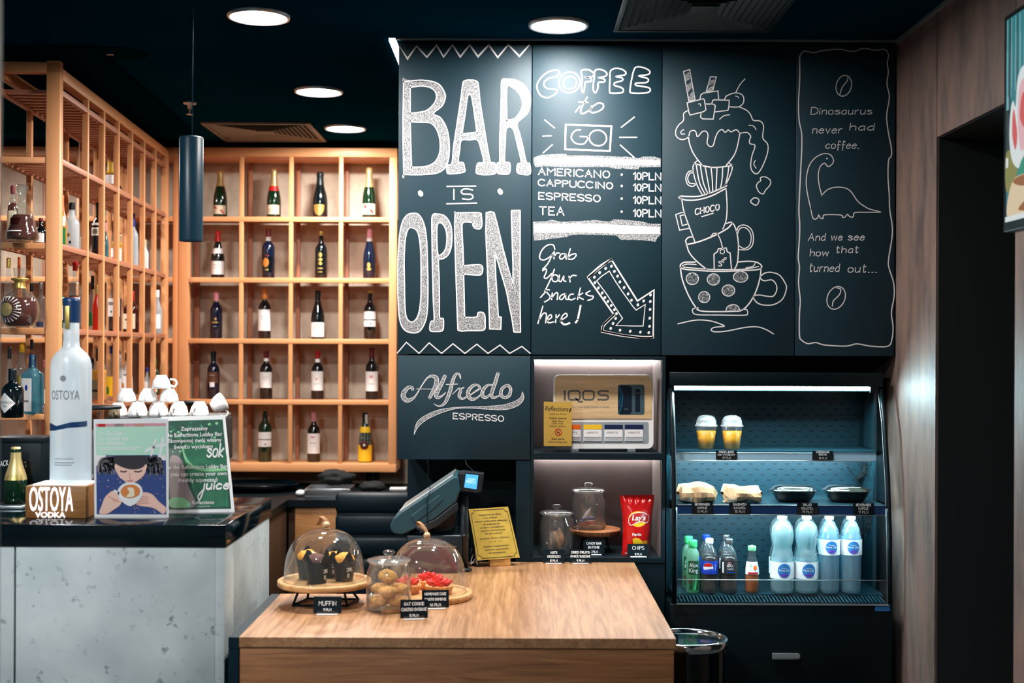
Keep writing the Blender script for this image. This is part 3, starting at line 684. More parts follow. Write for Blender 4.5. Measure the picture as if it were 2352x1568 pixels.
for x, y in [(640, 810), (690, 767), (747, 727), (802, 706), (830, 755), (860, 800), (882, 855), (922, 908), (960, 968), (992, 1028), (1052, 1072), (1107, 1035), (1172, 978), (1170, 1040), (1168, 1115), (1165, 1198), (1163, 1275), (1156, 1335), (1076, 1330), (980, 1322), (883, 1312), (795, 1295), (817, 1248), (842, 1200), (850, 1155), (830, 1118), (800, 1078), (768, 1040), (740, 1003), (714, 960), (678, 912), (645, 862)]:
    b.area([ell(x, y, 12, 15, 0.4, 10)], 'chalk_line', m4)
b.build('chalk_arrow', dB, True)

# ---- tower of cups
m5 = zmap(1520, 120, 4.6125); m6 = zmap(1520, 420, 3.919)
b = MB()
pen(b, m5, 11, [(230, 203), (295, 183), (352, 500), (288, 520)], [(517, 260), (577, 260), (540, 412), (472, 412)], closed=True, sm=False)
b.area([[(240, 240), (300, 200), (310, 270), (255, 315)]], 'chalk_fill', m5); b.area([[(260, 350), (315, 310), (325, 375), (272, 430)]], 'chalk_fill', m5); b.area([[(285, 470), (335, 400), (347, 485), (290, 512)]], 'chalk_fill', m5)
b.area([[(505, 300), (572, 283), (560, 330), (492, 355)]], 'chalk_fill', m5); b.area([[(483, 385), (545, 350), (538, 410), (475, 410)]], 'chalk_fill', m5)
b.build('chalk_straws', dC, True)
b = MB()
pen(b, m5, 11, [(268, 535), (440, 492), (452, 505), (468, 610), (440, 630), (300, 665), (288, 640)], closed=True, sm=False)
pen(b, m5, 11, [(405, 492), (415, 450), (440, 432), (595, 410), (602, 492)], [(528, 550), (540, 510), (560, 503), (715, 508), (710, 585), (700, 615), (565, 632)], [(470, 548), (550, 550), (568, 566), (545, 708), (430, 705), (410, 685), (418, 640)], sm=False)
pen(b, m5, 11, [(665, 500), (690, 460), (780, 430), (850, 450), (870, 500), (855, 550), (800, 580), (715, 576)], [(785, 425), (830, 340), (882, 283)]); pen(b, m5, 8, [(780, 463), (805, 470), (815, 485)], [(388, 548), (405, 546), (412, 558), (408, 570)])
b.build('chalk_drawing', dC, True)
b = MB()
pen(b, m5, 11, [(270, 620), (232, 650), (230, 720), (180, 770), (148, 830), (155, 890), (200, 922), (250, 918), (285, 890), (300, 840), (340, 828), (362, 845), (375, 892), (400, 875), (430, 840), (470, 838), (490, 880), (480, 960), (510, 997), (545, 985), (570, 900), (600, 840), (640, 818), (665, 845), (685, 840), (705, 822), (735, 842), (790, 820), (828, 855), (870, 850), (910, 852), (942, 890), (930, 930), (935, 968), (980, 978), (985, 1010), (955, 1100), (942, 1200), (960, 1260), (1005, 1287), (1050, 1240), (1100, 1130), (1125, 1040), (1120, 970), (1070, 905), (1078, 780), (1040, 728), (970, 720), (940, 660), (900, 615), (820, 578)])
pen(b, m5, 9, [(612, 710), (660, 672), (720, 662)], [(922, 773), (970, 780), (1000, 820)], [(232, 820), (202, 840), (210, 865), (243, 865)], [(990, 1147), (975, 1185), (1000, 1228)])
pen(b, m5, 12, [(283, 890), (295, 970), (340, 1080), (430, 1200)], [(828, 855), (800, 1000), (760, 1100), (680, 1200)])
pen(b, m5, 10, [(1045, 1330), (1090, 1318), (1145, 1350), (1150, 1400), (1100, 1460), (1075, 1500), (1030, 1480), (1003, 1420), (1020, 1380), (1048, 1360)], closed=True)
pen(b, m6, 9, [(800, 165), (830, 135), (865, 140), (875, 165), (850, 200), (815, 185)], closed=True)
b.build('chalk_drawing', dC, True)
b = MB()
pen(b, m5, 14, [(345, 1180), (430, 1200), (560, 1220), (750, 1200)]); pen(b, m5, 11, [(345, 1180), (330, 1220), (345, 1320), (380, 1420), (430, 1510)], [(750, 1195), (740, 1260), (700, 1360), (660, 1420)], [(342, 1175), (375, 1150)], [(715, 1175), (747, 1195)])
pen(b, m5, 12, [(365, 1190), (400, 1380), (460, 1505)], [(410, 1205), (440, 1380), (490, 1500)], [(460, 1215), (485, 1350), (510, 1490)], [(522, 1220), (535, 1350), (540, 1475)], [(585, 1225), (580, 1350), (575, 1458)], [(645, 1220), (640, 1340), (622, 1440)], [(710, 1215), (695, 1320), (668, 1418)])
pen(b, m5, 11, [(335, 1255), (285, 1265), (255, 1330), (275, 1400), (330, 1420), (365, 1390)], [(335, 1280), (300, 1280), (275, 1335), (295, 1385), (345, 1390)]); b.build('chalk_drawing', dC, True)
b = MB()
pen(b, m6, 12, [(160, 118), (230, 122), (330, 120), (450, 85), (585, 25)], [(165, 140), (230, 155), (330, 150), (450, 115), (575, 50)], [(160, 118), (155, 130), (165, 140)]); pen(b, m6, 10, [(180, 145), (200, 260), (250, 400), (298, 530)], [(578, 50), (588, 200), (580, 330), (550, 415)])
pen(b, m6, 9, [(205, 258), (125, 285), (160, 425), (250, 408)], [(208, 285), (165, 295), (185, 385), (242, 365)], sm=False)
b.write('CHOCO', 303, 286, 52, 10, 'chalk_line', m6, width=215, slope=-0.21, ysign=-1); pen(b, m6, 10, [(360, 303), (462, 273)]); b.build('chalk_drawing', dC, True)
b = MB()
pen(b, m6, 13, [(220, 555), (330, 530), (470, 475), (590, 410), (635, 360)]); pen(b, m6, 11, [(225, 550), (215, 520), (240, 490), (280, 485)], [(580, 365), (630, 355), (665, 410), (685, 500), (690, 600), (680, 720), (655, 775)], [(225, 560), (250, 630), (310, 700), (400, 775)])
pen(b, m6, 9, [(445, 480), (465, 455), (500, 460), (530, 520), (548, 590)]); pen(b, m6, 10, [(472, 775), (470, 640), (500, 620), (510, 592), (580, 585), (590, 620), (615, 630), (628, 775)], sm=False); pen(b, m6, 7, ell(545, 618, 20, 20), closed=True)
pen(b, m6, 7, [(510, 745), (530, 748), (540, 735), (512, 712), (535, 705), (560, 715)], [(535, 715), (548, 690), (560, 700)], [(565, 690), (560, 678), (580, 672), (575, 690)])
pen(b, m6, 9, [(675, 440), (690, 395), (740, 378), (800, 410), (825, 480), (815, 560), (770, 600), (700, 600)], [(690, 560), (740, 590), (790, 560), (805, 490), (785, 430), (740, 400), (700, 415), (682, 460)]); b.build('chalk_drawing', dC, True)
b = MB()
pen(b, m6, 12, [(300, 712), (200, 715), (167, 745), (190, 772), (300, 785), (500, 795), (700, 790), (860, 780), (900, 755), (870, 720), (800, 705), (690, 710)], [(168, 760), (185, 870), (240, 1010), (300, 1110), (345, 1150), (480, 1158), (640, 1155), (720, 1145), (790, 1080), (850, 970), (885, 850), (893, 770)])
pen(b, m6, 9, [(185, 745), (230, 730), (310, 735)], [(840, 725), (820, 750), (757, 765)], [(195, 757), (350, 772), (550, 780), (750, 775), (870, 752)])
for x, y, rx, ry in ((275, 862, 55, 52), (465, 868, 55, 50), (710, 845, 65, 48), (600, 968, 57, 50), (382, 1027, 50, 50)):
    b.area([ell(x, y, rx, ry)], 'chalk_faint', m6); pen(b, m6, 8, ell(x, y, rx, ry), closed=True)
b.area([[(578, 1152), (590, 1115), (640, 1093), (685, 1110), (705, 1148)]], 'chalk_faint', m6); pen(b, m6, 8, [(578, 1152), (590, 1115), (640, 1093), (685, 1110), (705, 1148)])
pen(b, m6, 9, [(330, 1125), (285, 1130), (278, 1160), (320, 1185), (520, 1188), (740, 1190), (772, 1175), (765, 1140), (735, 1140)])
pen(b, m6, 10, [(890, 840), (930, 810), (990, 805), (1060, 830), (1110, 900), (1122, 950), (1090, 1040), (1020, 1090), (940, 1100), (870, 1085), (828, 1040), (835, 1015), (880, 1008), (940, 1018), (1000, 1020), (1030, 980), (1035, 930), (1010, 885), (980, 872), (920, 880), (892, 862)])
b.build('chalk_drawing', dC, True)
b = MB(); pen(b, m6, 10, [(145, 1268), (300, 1235), (430, 1240), (530, 1270), (560, 1290), (470, 1300), (445, 1325), (490, 1340), (600, 1330), (750, 1300), (860, 1295), (940, 1320), (1005, 1358)]); b.build('chalk_drawing', dC, True)

# ---- dinosaur joke
m7 = zmap(1810, 80, 3.9185)
b = MB()
pen(b, m7, 11, [(105, 230), (108, 190), (145, 148), (230, 160), (310, 142), (460, 130), (580, 150), (680, 122), (780, 138), (870, 132), (905, 180), (893, 250), (903, 340), (890, 440), (912, 560), (888, 720), (900, 860), (930, 1020), (928, 1090), (905, 1130), (900, 1280), (912, 1450), (915, 1570), (940, 1770), (905, 2020), (910, 2100), (950, 2230), (955, 2350), (930, 2500), (945, 2620), (935, 2740), (895, 2802), (740, 2800), (620, 2780), (520, 2800), (330, 2790), (250, 2768), (180, 2778), (120, 2745), (103, 2700), (103, 2510), (110, 2390), (95, 2230), (103, 2090), (92, 2000), (103, 1830), (105, 1690), (98, 1570), (110, 1300), (125, 930), (100, 770), (95, 610), (105, 400)], closed=True)
b.build('chalk_border', dD, True)
for cx, cy, rx, ry, tl, s in ((502, 458, 68, 95, 0.26, [(535, 370), (535, 410), (490, 470), (465, 540)]), (433, 2366, 78, 106, 0.42, [(440, 2276), (475, 2291), (460, 2341), (410, 2391), (398, 2441)])):
    b = MB(); pen(b, m7, 9, ell(cx, cy, rx, ry, tl), closed=True); pen(b, m7, 9, s); b.build('chalk_bean', dD, True)
for s, x, y, wd, h in (('Dinosaurus', 205, 715, 545, 62), ('never', 220, 885, 262, 66), ('had', 555, 858, 215, 62), ('coffee.', 340, 1022, 295, 66), ('And', 183, 1850, 148, 64), ('we', 388, 1848, 96, 62), ('see', 540, 1848, 143, 64), ('how', 198, 1990, 162, 62), ('that', 432, 1960, 198, 58), ('turned', 192, 2130, 266, 70), ('out...', 540, 2136, 258, 68)):
    b = MB(); b.write(s, x, y, h, 7.5, 'chalk_line', m7, width=wd, ysign=-1, slant=0.12); b.build('chalk_lettering', dD, True)
b = MB()
pen(b, m7, 9, [(205, 1568), (170, 1400), (165, 1290), (190, 1180), (240, 1110), (310, 1072), (375, 1075), (408, 1120), (400, 1160), (360, 1185), (330, 1155), (290, 1185), (272, 1260), (280, 1350), (303, 1438), (308, 1438), (360, 1390), (440, 1370), (520, 1380), (570, 1415), (630, 1500), (700, 1550), (740, 1569), (830, 1592)],
    [(835, 1596), (720, 1596), (602, 1599), (590, 1631), (570, 1641), (545, 1626), (535, 1614), (510, 1641), (490, 1641), (475, 1621), (330, 1619), (315, 1651), (290, 1646), (275, 1621), (262, 1651), (226, 1651), (205, 1568)])
b.area([ell(350, 1113, 8, 8, n=10)], 'chalk_line', m7); b.build('chalk_drawing', dD, True)

# ---- espresso lettering
ma = zmap(905, 830, 7.35)
def swash(b, pts, n=6):
    q = catmull([(x, y, w_) for x, y, w_ in pts], False, n); b.line([(v.x, v.y) for v in q], [max(3, v.z) for v in q], 'chalk_fill', ma)
    mp = lambda x, y: ma(x, y) + Vector((0, -0.0003, 0))
    for sg in (-1, 1):
        e = []
        for i, v in enumerate(q):
            t = (q[min(i + 1, len(q) - 1)] - q[max(i - 1, 0)]); t = Vector((t.x, t.y)).normalized() if Vector((t.x, t.y)).length else Vector((1, 0))
            h = max(0, v.z / 2 - 4); e.append((v.x - t.y * h * sg, v.y + t.x * h * sg))
        b.line(e, 9, 'chalk_line', mp)
b = MB()
for P_ in ([(318, 480, 40), (300, 440, 46), (240, 440, 55), (175, 510, 75), (155, 590, 80), (215, 655, 75), (300, 635, 50), (370, 570, 25), (460, 420, 18), (560, 280, 25), (640, 245, 45), (715, 280, 70), (715, 380, 75), (670, 480, 65), (600, 615, 50)], [(378, 462, 12), (500, 464, 12), (630, 465, 12)],
           [(860, 245, 58), (790, 400, 65), (712, 560, 65), (742, 608, 50), (810, 580, 30), (870, 525, 15)], [(1125, 290, 15), (1105, 222, 35), (1050, 212, 40), (1000, 300, 55), (960, 450, 60), (910, 600, 60), (850, 710, 45), (760, 755, 20), (675, 715, 12)], [(880, 388, 15), (980, 384, 16), (1075, 380, 15)],
           [(985, 555, 12), (1040, 500, 14), (1100, 450, 20), (1125, 490, 48), (1100, 580, 52), (1150, 630, 35), (1220, 600, 25)], [(1100, 450, 16), (1140, 452, 20), (1180, 440, 25)],
           [(1280, 570, 20), (1380, 500, 25), (1450, 450, 35), (1410, 398, 35), (1330, 410, 50), (1255, 500, 62), (1262, 595, 62), (1330, 638, 50), (1420, 600, 25), (1460, 555, 15)],
           [(1660, 400, 25), (1580, 402, 40), (1505, 480, 60), (1492, 575, 60), (1550, 608, 45), (1630, 550, 30)], [(1755, 200, 55), (1710, 350, 60), (1645, 560, 55), (1690, 608, 40), (1785, 570, 20)],
           [(1900, 405, 45), (1825, 460, 52), (1805, 560, 58), (1870, 608, 48), (1945, 570, 56), (1970, 470, 50), (1930, 408, 48), (1880, 410, 45)]): swash(b, P_)
b.build('chalk_lettering', dE, True)
b = MB(); swash(b, [(2165, 505, 6), (2168, 600, 60), (2110, 680, 90), (2000, 735, 100), (1850, 772, 90), (1600, 780, 60), (1300, 775, 30), (1100, 780, 25), (950, 800, 40), (750, 850, 70), (550, 940, 80), (430, 1030, 80), (370, 1130, 40), (335, 1250, 6)]); b.build('chalk_swash', dE, True)
b = MB(); b.write('ESPRESSO', 1000, 965, 95, 17, 'chalk_line', ma, width=850, slope=0.055, ysign=-1); b.build('chalk_lettering', dE, True)

# ================================================================ DISPLAY NICHES
xn0, xn1 = XB, W(1528, 1050, YP).x; yn = F / 526
t = thing('display_cabinet', 'black open display cabinet with two lit niches right of the register', 'cabinet', ((xn0 + xn1) / 2, YP, 0), 0)
zf0, zf1 = ZN, ZL - 0.003
zs0, zs1 = W(1370, 1056, YP).z, W(1370, 1041, YP).z
mat('niche_back', (108, 100, 100), 0.6, spec=0.3, var=0.08, vscale=6)
b = MB(); tk = 0.014
b.box((xn0 + 0.001, YP, zf0), (xn0 + tk, yn, zf1), 'carcass'); b.box((xn1 - tk, YP, zf0), (xn1, yn, zf1), 'carcass')
b.box((xn0 + tk, YP, zf1 - 0.016), (xn1 - tk, yn, zf1), 'carcass'); b.box((xn0 + tk, YP, zf0), (xn1 - tk, yn, zf0 + 0.018), 'carcass'); b.build('frame', t, True)
b = MB(); b.box((xn0 + tk, YP + 0.001, zs0), (xn1 - tk, yn, zs1), 'carcass'); b.build('shelf', t, True)
b = MB(); b.box((xn0 + 0.001, yn, zf0), (xn1, yn + 0.012, zf1), 'niche_back'); b.build('back_panel', t, True)
b = MB()
for z in ((zf0 + 0.018, zs0), (zs1, zf1 - 0.016)): b.box((xn1 - tk - 0.003, YP + 0.03, z[0]), (xn1 - tk, yn, z[1]), 'niche_back')
b.build('side_lining', t, True)
for z in (zf1 - 0.016, zs0):
    b = MB(); b.box((xn0 + tk + 0.004, yn - 0.014, z - 0.007), (xn1 - tk - 0.006, yn - 0.004, z - 0.0005), 'lamp_niche'); b.build('light_strip', t, True)
b = MB(); b.box((xn0 + 0.001, YP + 0.004, 0.0), (xn1, yn, zf0 - 0.001), 'carcass'); b.build('base', t, True)
b = MB(); x185 = W(1185, 1150, YP).x; b.box((x185, YP + 0.002, 0), (xn0, YP + 0.03, ZA - 0.002), 'board_dark'); b.build('side_panel', t, True)
NICHE = (xn0 + tk, xn1 - tk, zs1, zf0 + 0.018, yn)
# ================================================================ BOTTLES
SHAPES = {
 'bordeaux': [(0, 0.012), (0.88, 0), (1, 0.015), (1, 0.58), (0.97, 0.63), (0.80, 0.69), (0.52, 0.735), (0.40, 0.77), (0.38, 0.95), (0.44, 0.953), (0.44, 0.985), (0.38, 1), (0, 1)],
 'burgundy': [(0, 0.012), (0.88, 0), (1, 0.015), (1, 0.40), (0.95, 0.48), (0.80, 0.57), (0.60, 0.66), (0.45, 0.75), (0.38, 0.83), (0.36, 0.95), (0.42, 0.953), (0.42, 0.985), (0.36, 1), (0, 1)],
 'champagne': [(0, 0.012), (0.9, 0), (1, 0.015), (1, 0.34), (0.96, 0.43), (0.84, 0.53), (0.66, 0.63), (0.50, 0.73), (0.42, 0.82), (0.40, 0.90), (0.47, 0.915), (0.47, 0.95), (0.40, 0.975), (0.36, 1), (0, 1)],
 'spirit': [(0, 0.012), (0.9, 0), (1, 0.015), (1, 0.56), (0.95, 0.62), (0.72, 0.68), (0.46, 0.72), (0.37, 0.77), (0.36, 0.92), (0.36, 1), (0, 1)],
 'slim': [(0, 0.012), (0.9, 0), (1, 0.015), (1, 0.50), (0.88, 0.58), (0.60, 0.68), (0.42, 0.76), (0.36, 0.82), (0.36, 0.95), (0.36, 1), (0, 1)],
 'taper': [(0, 0.012), (0.95, 0), (1, 0.02), (0.98, 0.2), (0.90, 0.45), (0.72, 0.62), (0.48, 0.76), (0.40, 0.84), (0.38, 0.95), (0.38, 1), (0, 1)],
 'square': [(0, 0.012), (0.9, 0), (1, 0.02), (1, 0.62), (0.92, 0.68), (0.55, 0.73), (0.38, 0.77), (0.36, 0.86), (0.36, 1), (0, 1)],
 'squat': [(0, 0.012), (0.9, 0), (1, 0.02), (1.0, 0.54), (0.92, 0.62), (0.62, 0.68), (0.36, 0.72), (0.33, 0.80), (0.33, 1), (0, 1)],
 'decanter': [(0, 0.02), (0.92, 0), (1.0, 0.06), (0.98, 0.14), (0.80, 0.26), (0.74, 0.36), (0.66, 0.46), (0.50, 0.56), (0.33, 0.64), (0.24, 0.70), (0.23, 0.84), (0.3, 0.85), (0.36, 0.98), (0.3, 1), (0, 1)],
 'round': [(0, 0.02), (0.55, 0), (0.74, 0.04), (0.95, 0.18), (1.0, 0.30), (0.94, 0.42), (0.74, 0.54), (0.45, 0.62), (0.28, 0.67), (0.26, 0.78), (0.42, 0.80), (0.42, 0.83), (0.26, 0.84), (0.34, 1), (0, 1)],
}
def rad(shape, f):
    p = SHAPES[shape]
    for (r0, z0), (r1, z1) in zip(p[1:], p[2:]):
        if z0 <= f <= z1: return r0 + (r1 - r0) * ((f - z0) / (z1 - z0) if z1 > z0 else 0)
    return p[-2][0]
def bottle(label, loc, H, R, shape, body, cap=None, capz=(0.9, 1.0), labels=(), liquid=None, level=0.6, group=None, sq=0, rz=0.0, name='bottle', cat='bottle', sy=1.0, segs=22, extra=None):
    t = thing(name, label, cat, loc, rz, group)
    b = MB(); b.lathe([(r * R, z * H) for r, z in SHAPES[shape]], body, segs=segs, sq=sq, sy=sy); b.build('glass_body', t)
    if liquid:
        pr = [(0, 0.02)] + [(max(0.02, rad(shape, f) - 0.06), f) for f in [0.02 + (level - 0.02) * k / 9 for k in range(10)]] + [(0, level)]
        b = MB(); b.lathe([(r * R, z * H) for r, z in pr], liquid, segs=16, sq=sq, sy=sy); b.build('liquid', t)
    if cap:
        b = MB(); n = 6
        pr = [(rad(shape, capz[0]) * R + 0.0012, capz[0] * H)] + [(rad(shape, capz[0] + (capz[1] - capz[0]) * k / n) * R + 0.0016, (capz[0] + (capz[1] - capz[0]) * k / n) * H) for k in range(1, n + 1)] + [(0, capz[1] * H + 0.0016)]
        b.lathe(pr, cap, segs=14, sy=sy); b.build('capsule', t)
    for L in labels:
        z0, z1, half, m = L[:4]; prints = L[4] if len(L) > 4 else ()
        def lm(u, v, e=0.0009):          # u metres along the surface, v height
            f = v / H; r = rad(shape, f) * R
            th = -PI / 2 + u / max(r, 0.004); g = 1 / (abs(math.cos(th)) ** sq + abs(math.sin(th)) ** sq) ** (1 / sq) if sq else 1.0
            return Vector(((r * g + e) * math.cos(th), (r * g + e) * math.sin(th) * sy, v))
        b = MB()
        if half:
            w_ = math.radians(half) * rad(shape, (z0 + z1) / 2) * R
            b.surf(lambda a, c: lm((a - 0.5) * 2 * w_, (z0 + (z1 - z0) * c) * H), 12, 4, m)
        zc = (z0 + z1) / 2 * H; lay = 0.0
        for p in prints:
            k = p[0]; lay += 0.00022
            mp = lambda u, v, e=0.0012 + lay: lm(u, v, e)
            if k == 't': b.text(p[1], 0, (p[2]) * H, p[3], p[4], mp, width=p[5] if len(p) > 5 else None, bold=0.01)
            elif k == 'r': b.area([[(p[1] * R, p[3] * H), (p[2] * R, p[3] * H), (p[2] * R, p[4] * H), (p[1] * R, p[4] * H)]], p[5], mp, R * 0.3)
            elif k == 'p': b.area([[(u * R, v * H) for u, v in p[1]]], p[2], mp, R * 0.3)
            elif k == 'e': b.area([[(p[1] * R + p[3] * R * math.cos(a), p[2] * H + p[4] * H * math.sin(a)) for a in [j * PI / 8 for j in range(16)]]], p[5], mp, R * 0.3)
        b.build('label', t)
    if extra: extra(t, H, R)
    return t

# ---------------------------------------------------------------- wine rack on the back wall
YF, YR = F / 376, F / 363.6
xl, xr = W(409, 700, YF).x, W(911, 700, YF).x; zt, zb = 2.9, W(660, 1083, YF).z
rk = thing('wine_rack', 'copper coloured wall rack of square cells holding wine', 'wine rack', ((xl + xr) / 2, YF, 0))
def part(nm, a, c, m='copper', bev=0.002): b = MB(); b.box(a, c, m, bev); return b.build(nm, rk, True)
part('top_rail', (xl, YF, zt - 0.055), (xr, YB - 0.02, zt)); part('bottom_rail', (xl, YF, zb), (xr, YB - 0.02, zb + 0.05))
part('post', (xl, YF, zb + 0.05), (xl + 0.062, YF + 0.06, zt - 0.055)); part('post', (xr - 0.047, YF, zb + 0.05), (xr, YF + 0.06, zt - 0.055))
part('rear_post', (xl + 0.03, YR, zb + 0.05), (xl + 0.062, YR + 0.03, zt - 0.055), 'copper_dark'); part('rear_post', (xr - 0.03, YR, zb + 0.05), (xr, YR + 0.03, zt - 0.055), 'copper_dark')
cols = [W(px, 700, YF).x for px in (553, 667, 782)]
rows = [CZ + (VY - y) / 376 for y in (500, 640, 780, 920)]
for x in cols:
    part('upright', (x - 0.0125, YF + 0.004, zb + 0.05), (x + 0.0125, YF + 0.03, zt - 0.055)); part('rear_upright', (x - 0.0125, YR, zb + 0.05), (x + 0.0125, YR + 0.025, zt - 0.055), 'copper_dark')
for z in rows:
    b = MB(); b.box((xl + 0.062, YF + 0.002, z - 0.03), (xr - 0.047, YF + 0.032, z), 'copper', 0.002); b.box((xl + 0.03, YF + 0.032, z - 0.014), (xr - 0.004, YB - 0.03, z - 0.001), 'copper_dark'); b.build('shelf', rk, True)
for x in (W(846, 1100, YR).x, W(863, 1100, YR).x): part('leg', (x - 0.016, YR, 0.82), (x + 0.016, YR + 0.03, zb), 'black')
# second section further left, seen through the lattice rack
x2, x1_ = -3.45, xl - 0.003
rk = thing('wine_rack', 'empty copper wall rack section seen through the lattice rack', 'wine rack', ((x2 + x1_) / 2, YF, 0))
part('top_rail', (x2, YF, zt - 0.055), (x1_, YB - 0.02, zt)); part('bottom_rail', (x2, YF, zb), (x1_, YB - 0.02, zb + 0.05))
part('post', (x2, YF, zb + 0.05), (x2 + 0.062, YF + 0.06, zt - 0.055))
part('post', (x1_ - 0.03, YF, zb + 0.05), (x1_, YF + 0.06, zt - 0.055))
for k in range(1, 5):
    x = xl - 0.306 * k
    if x > x2 + 0.08: part('upright', (x - 0.0125, YF + 0.004, zb + 0.05), (x + 0.0125, YF + 0.03, zt - 0.055)); part('rear_upright', (x - 0.0125, YR, zb + 0.05), (x + 0.0125, YR + 0.025, zt - 0.055), 'copper_dark')
for z in rows:
    b = MB(); b.box((x2 + 0.062, YF + 0.002, z - 0.03), (x1_ - 0.03, YF + 0.032, z), 'copper', 0.002); b.box((x2 + 0.03, YF + 0.032, z - 0.014), (x1_ - 0.004, YB - 0.03, z - 0.001), 'copper_dark'); b.build('shelf', rk, True)
YW = YF + 0.13
zs = rows + [zb + 0.05]
WP = {'bz': ('t', 'RESERVA', 0.4, 0.006, 'ink_grey')}
def ln(z, w_=0.6, h=0.006, m='ink_grey'): return ('r', -w_, w_, z - h, z + h, m)
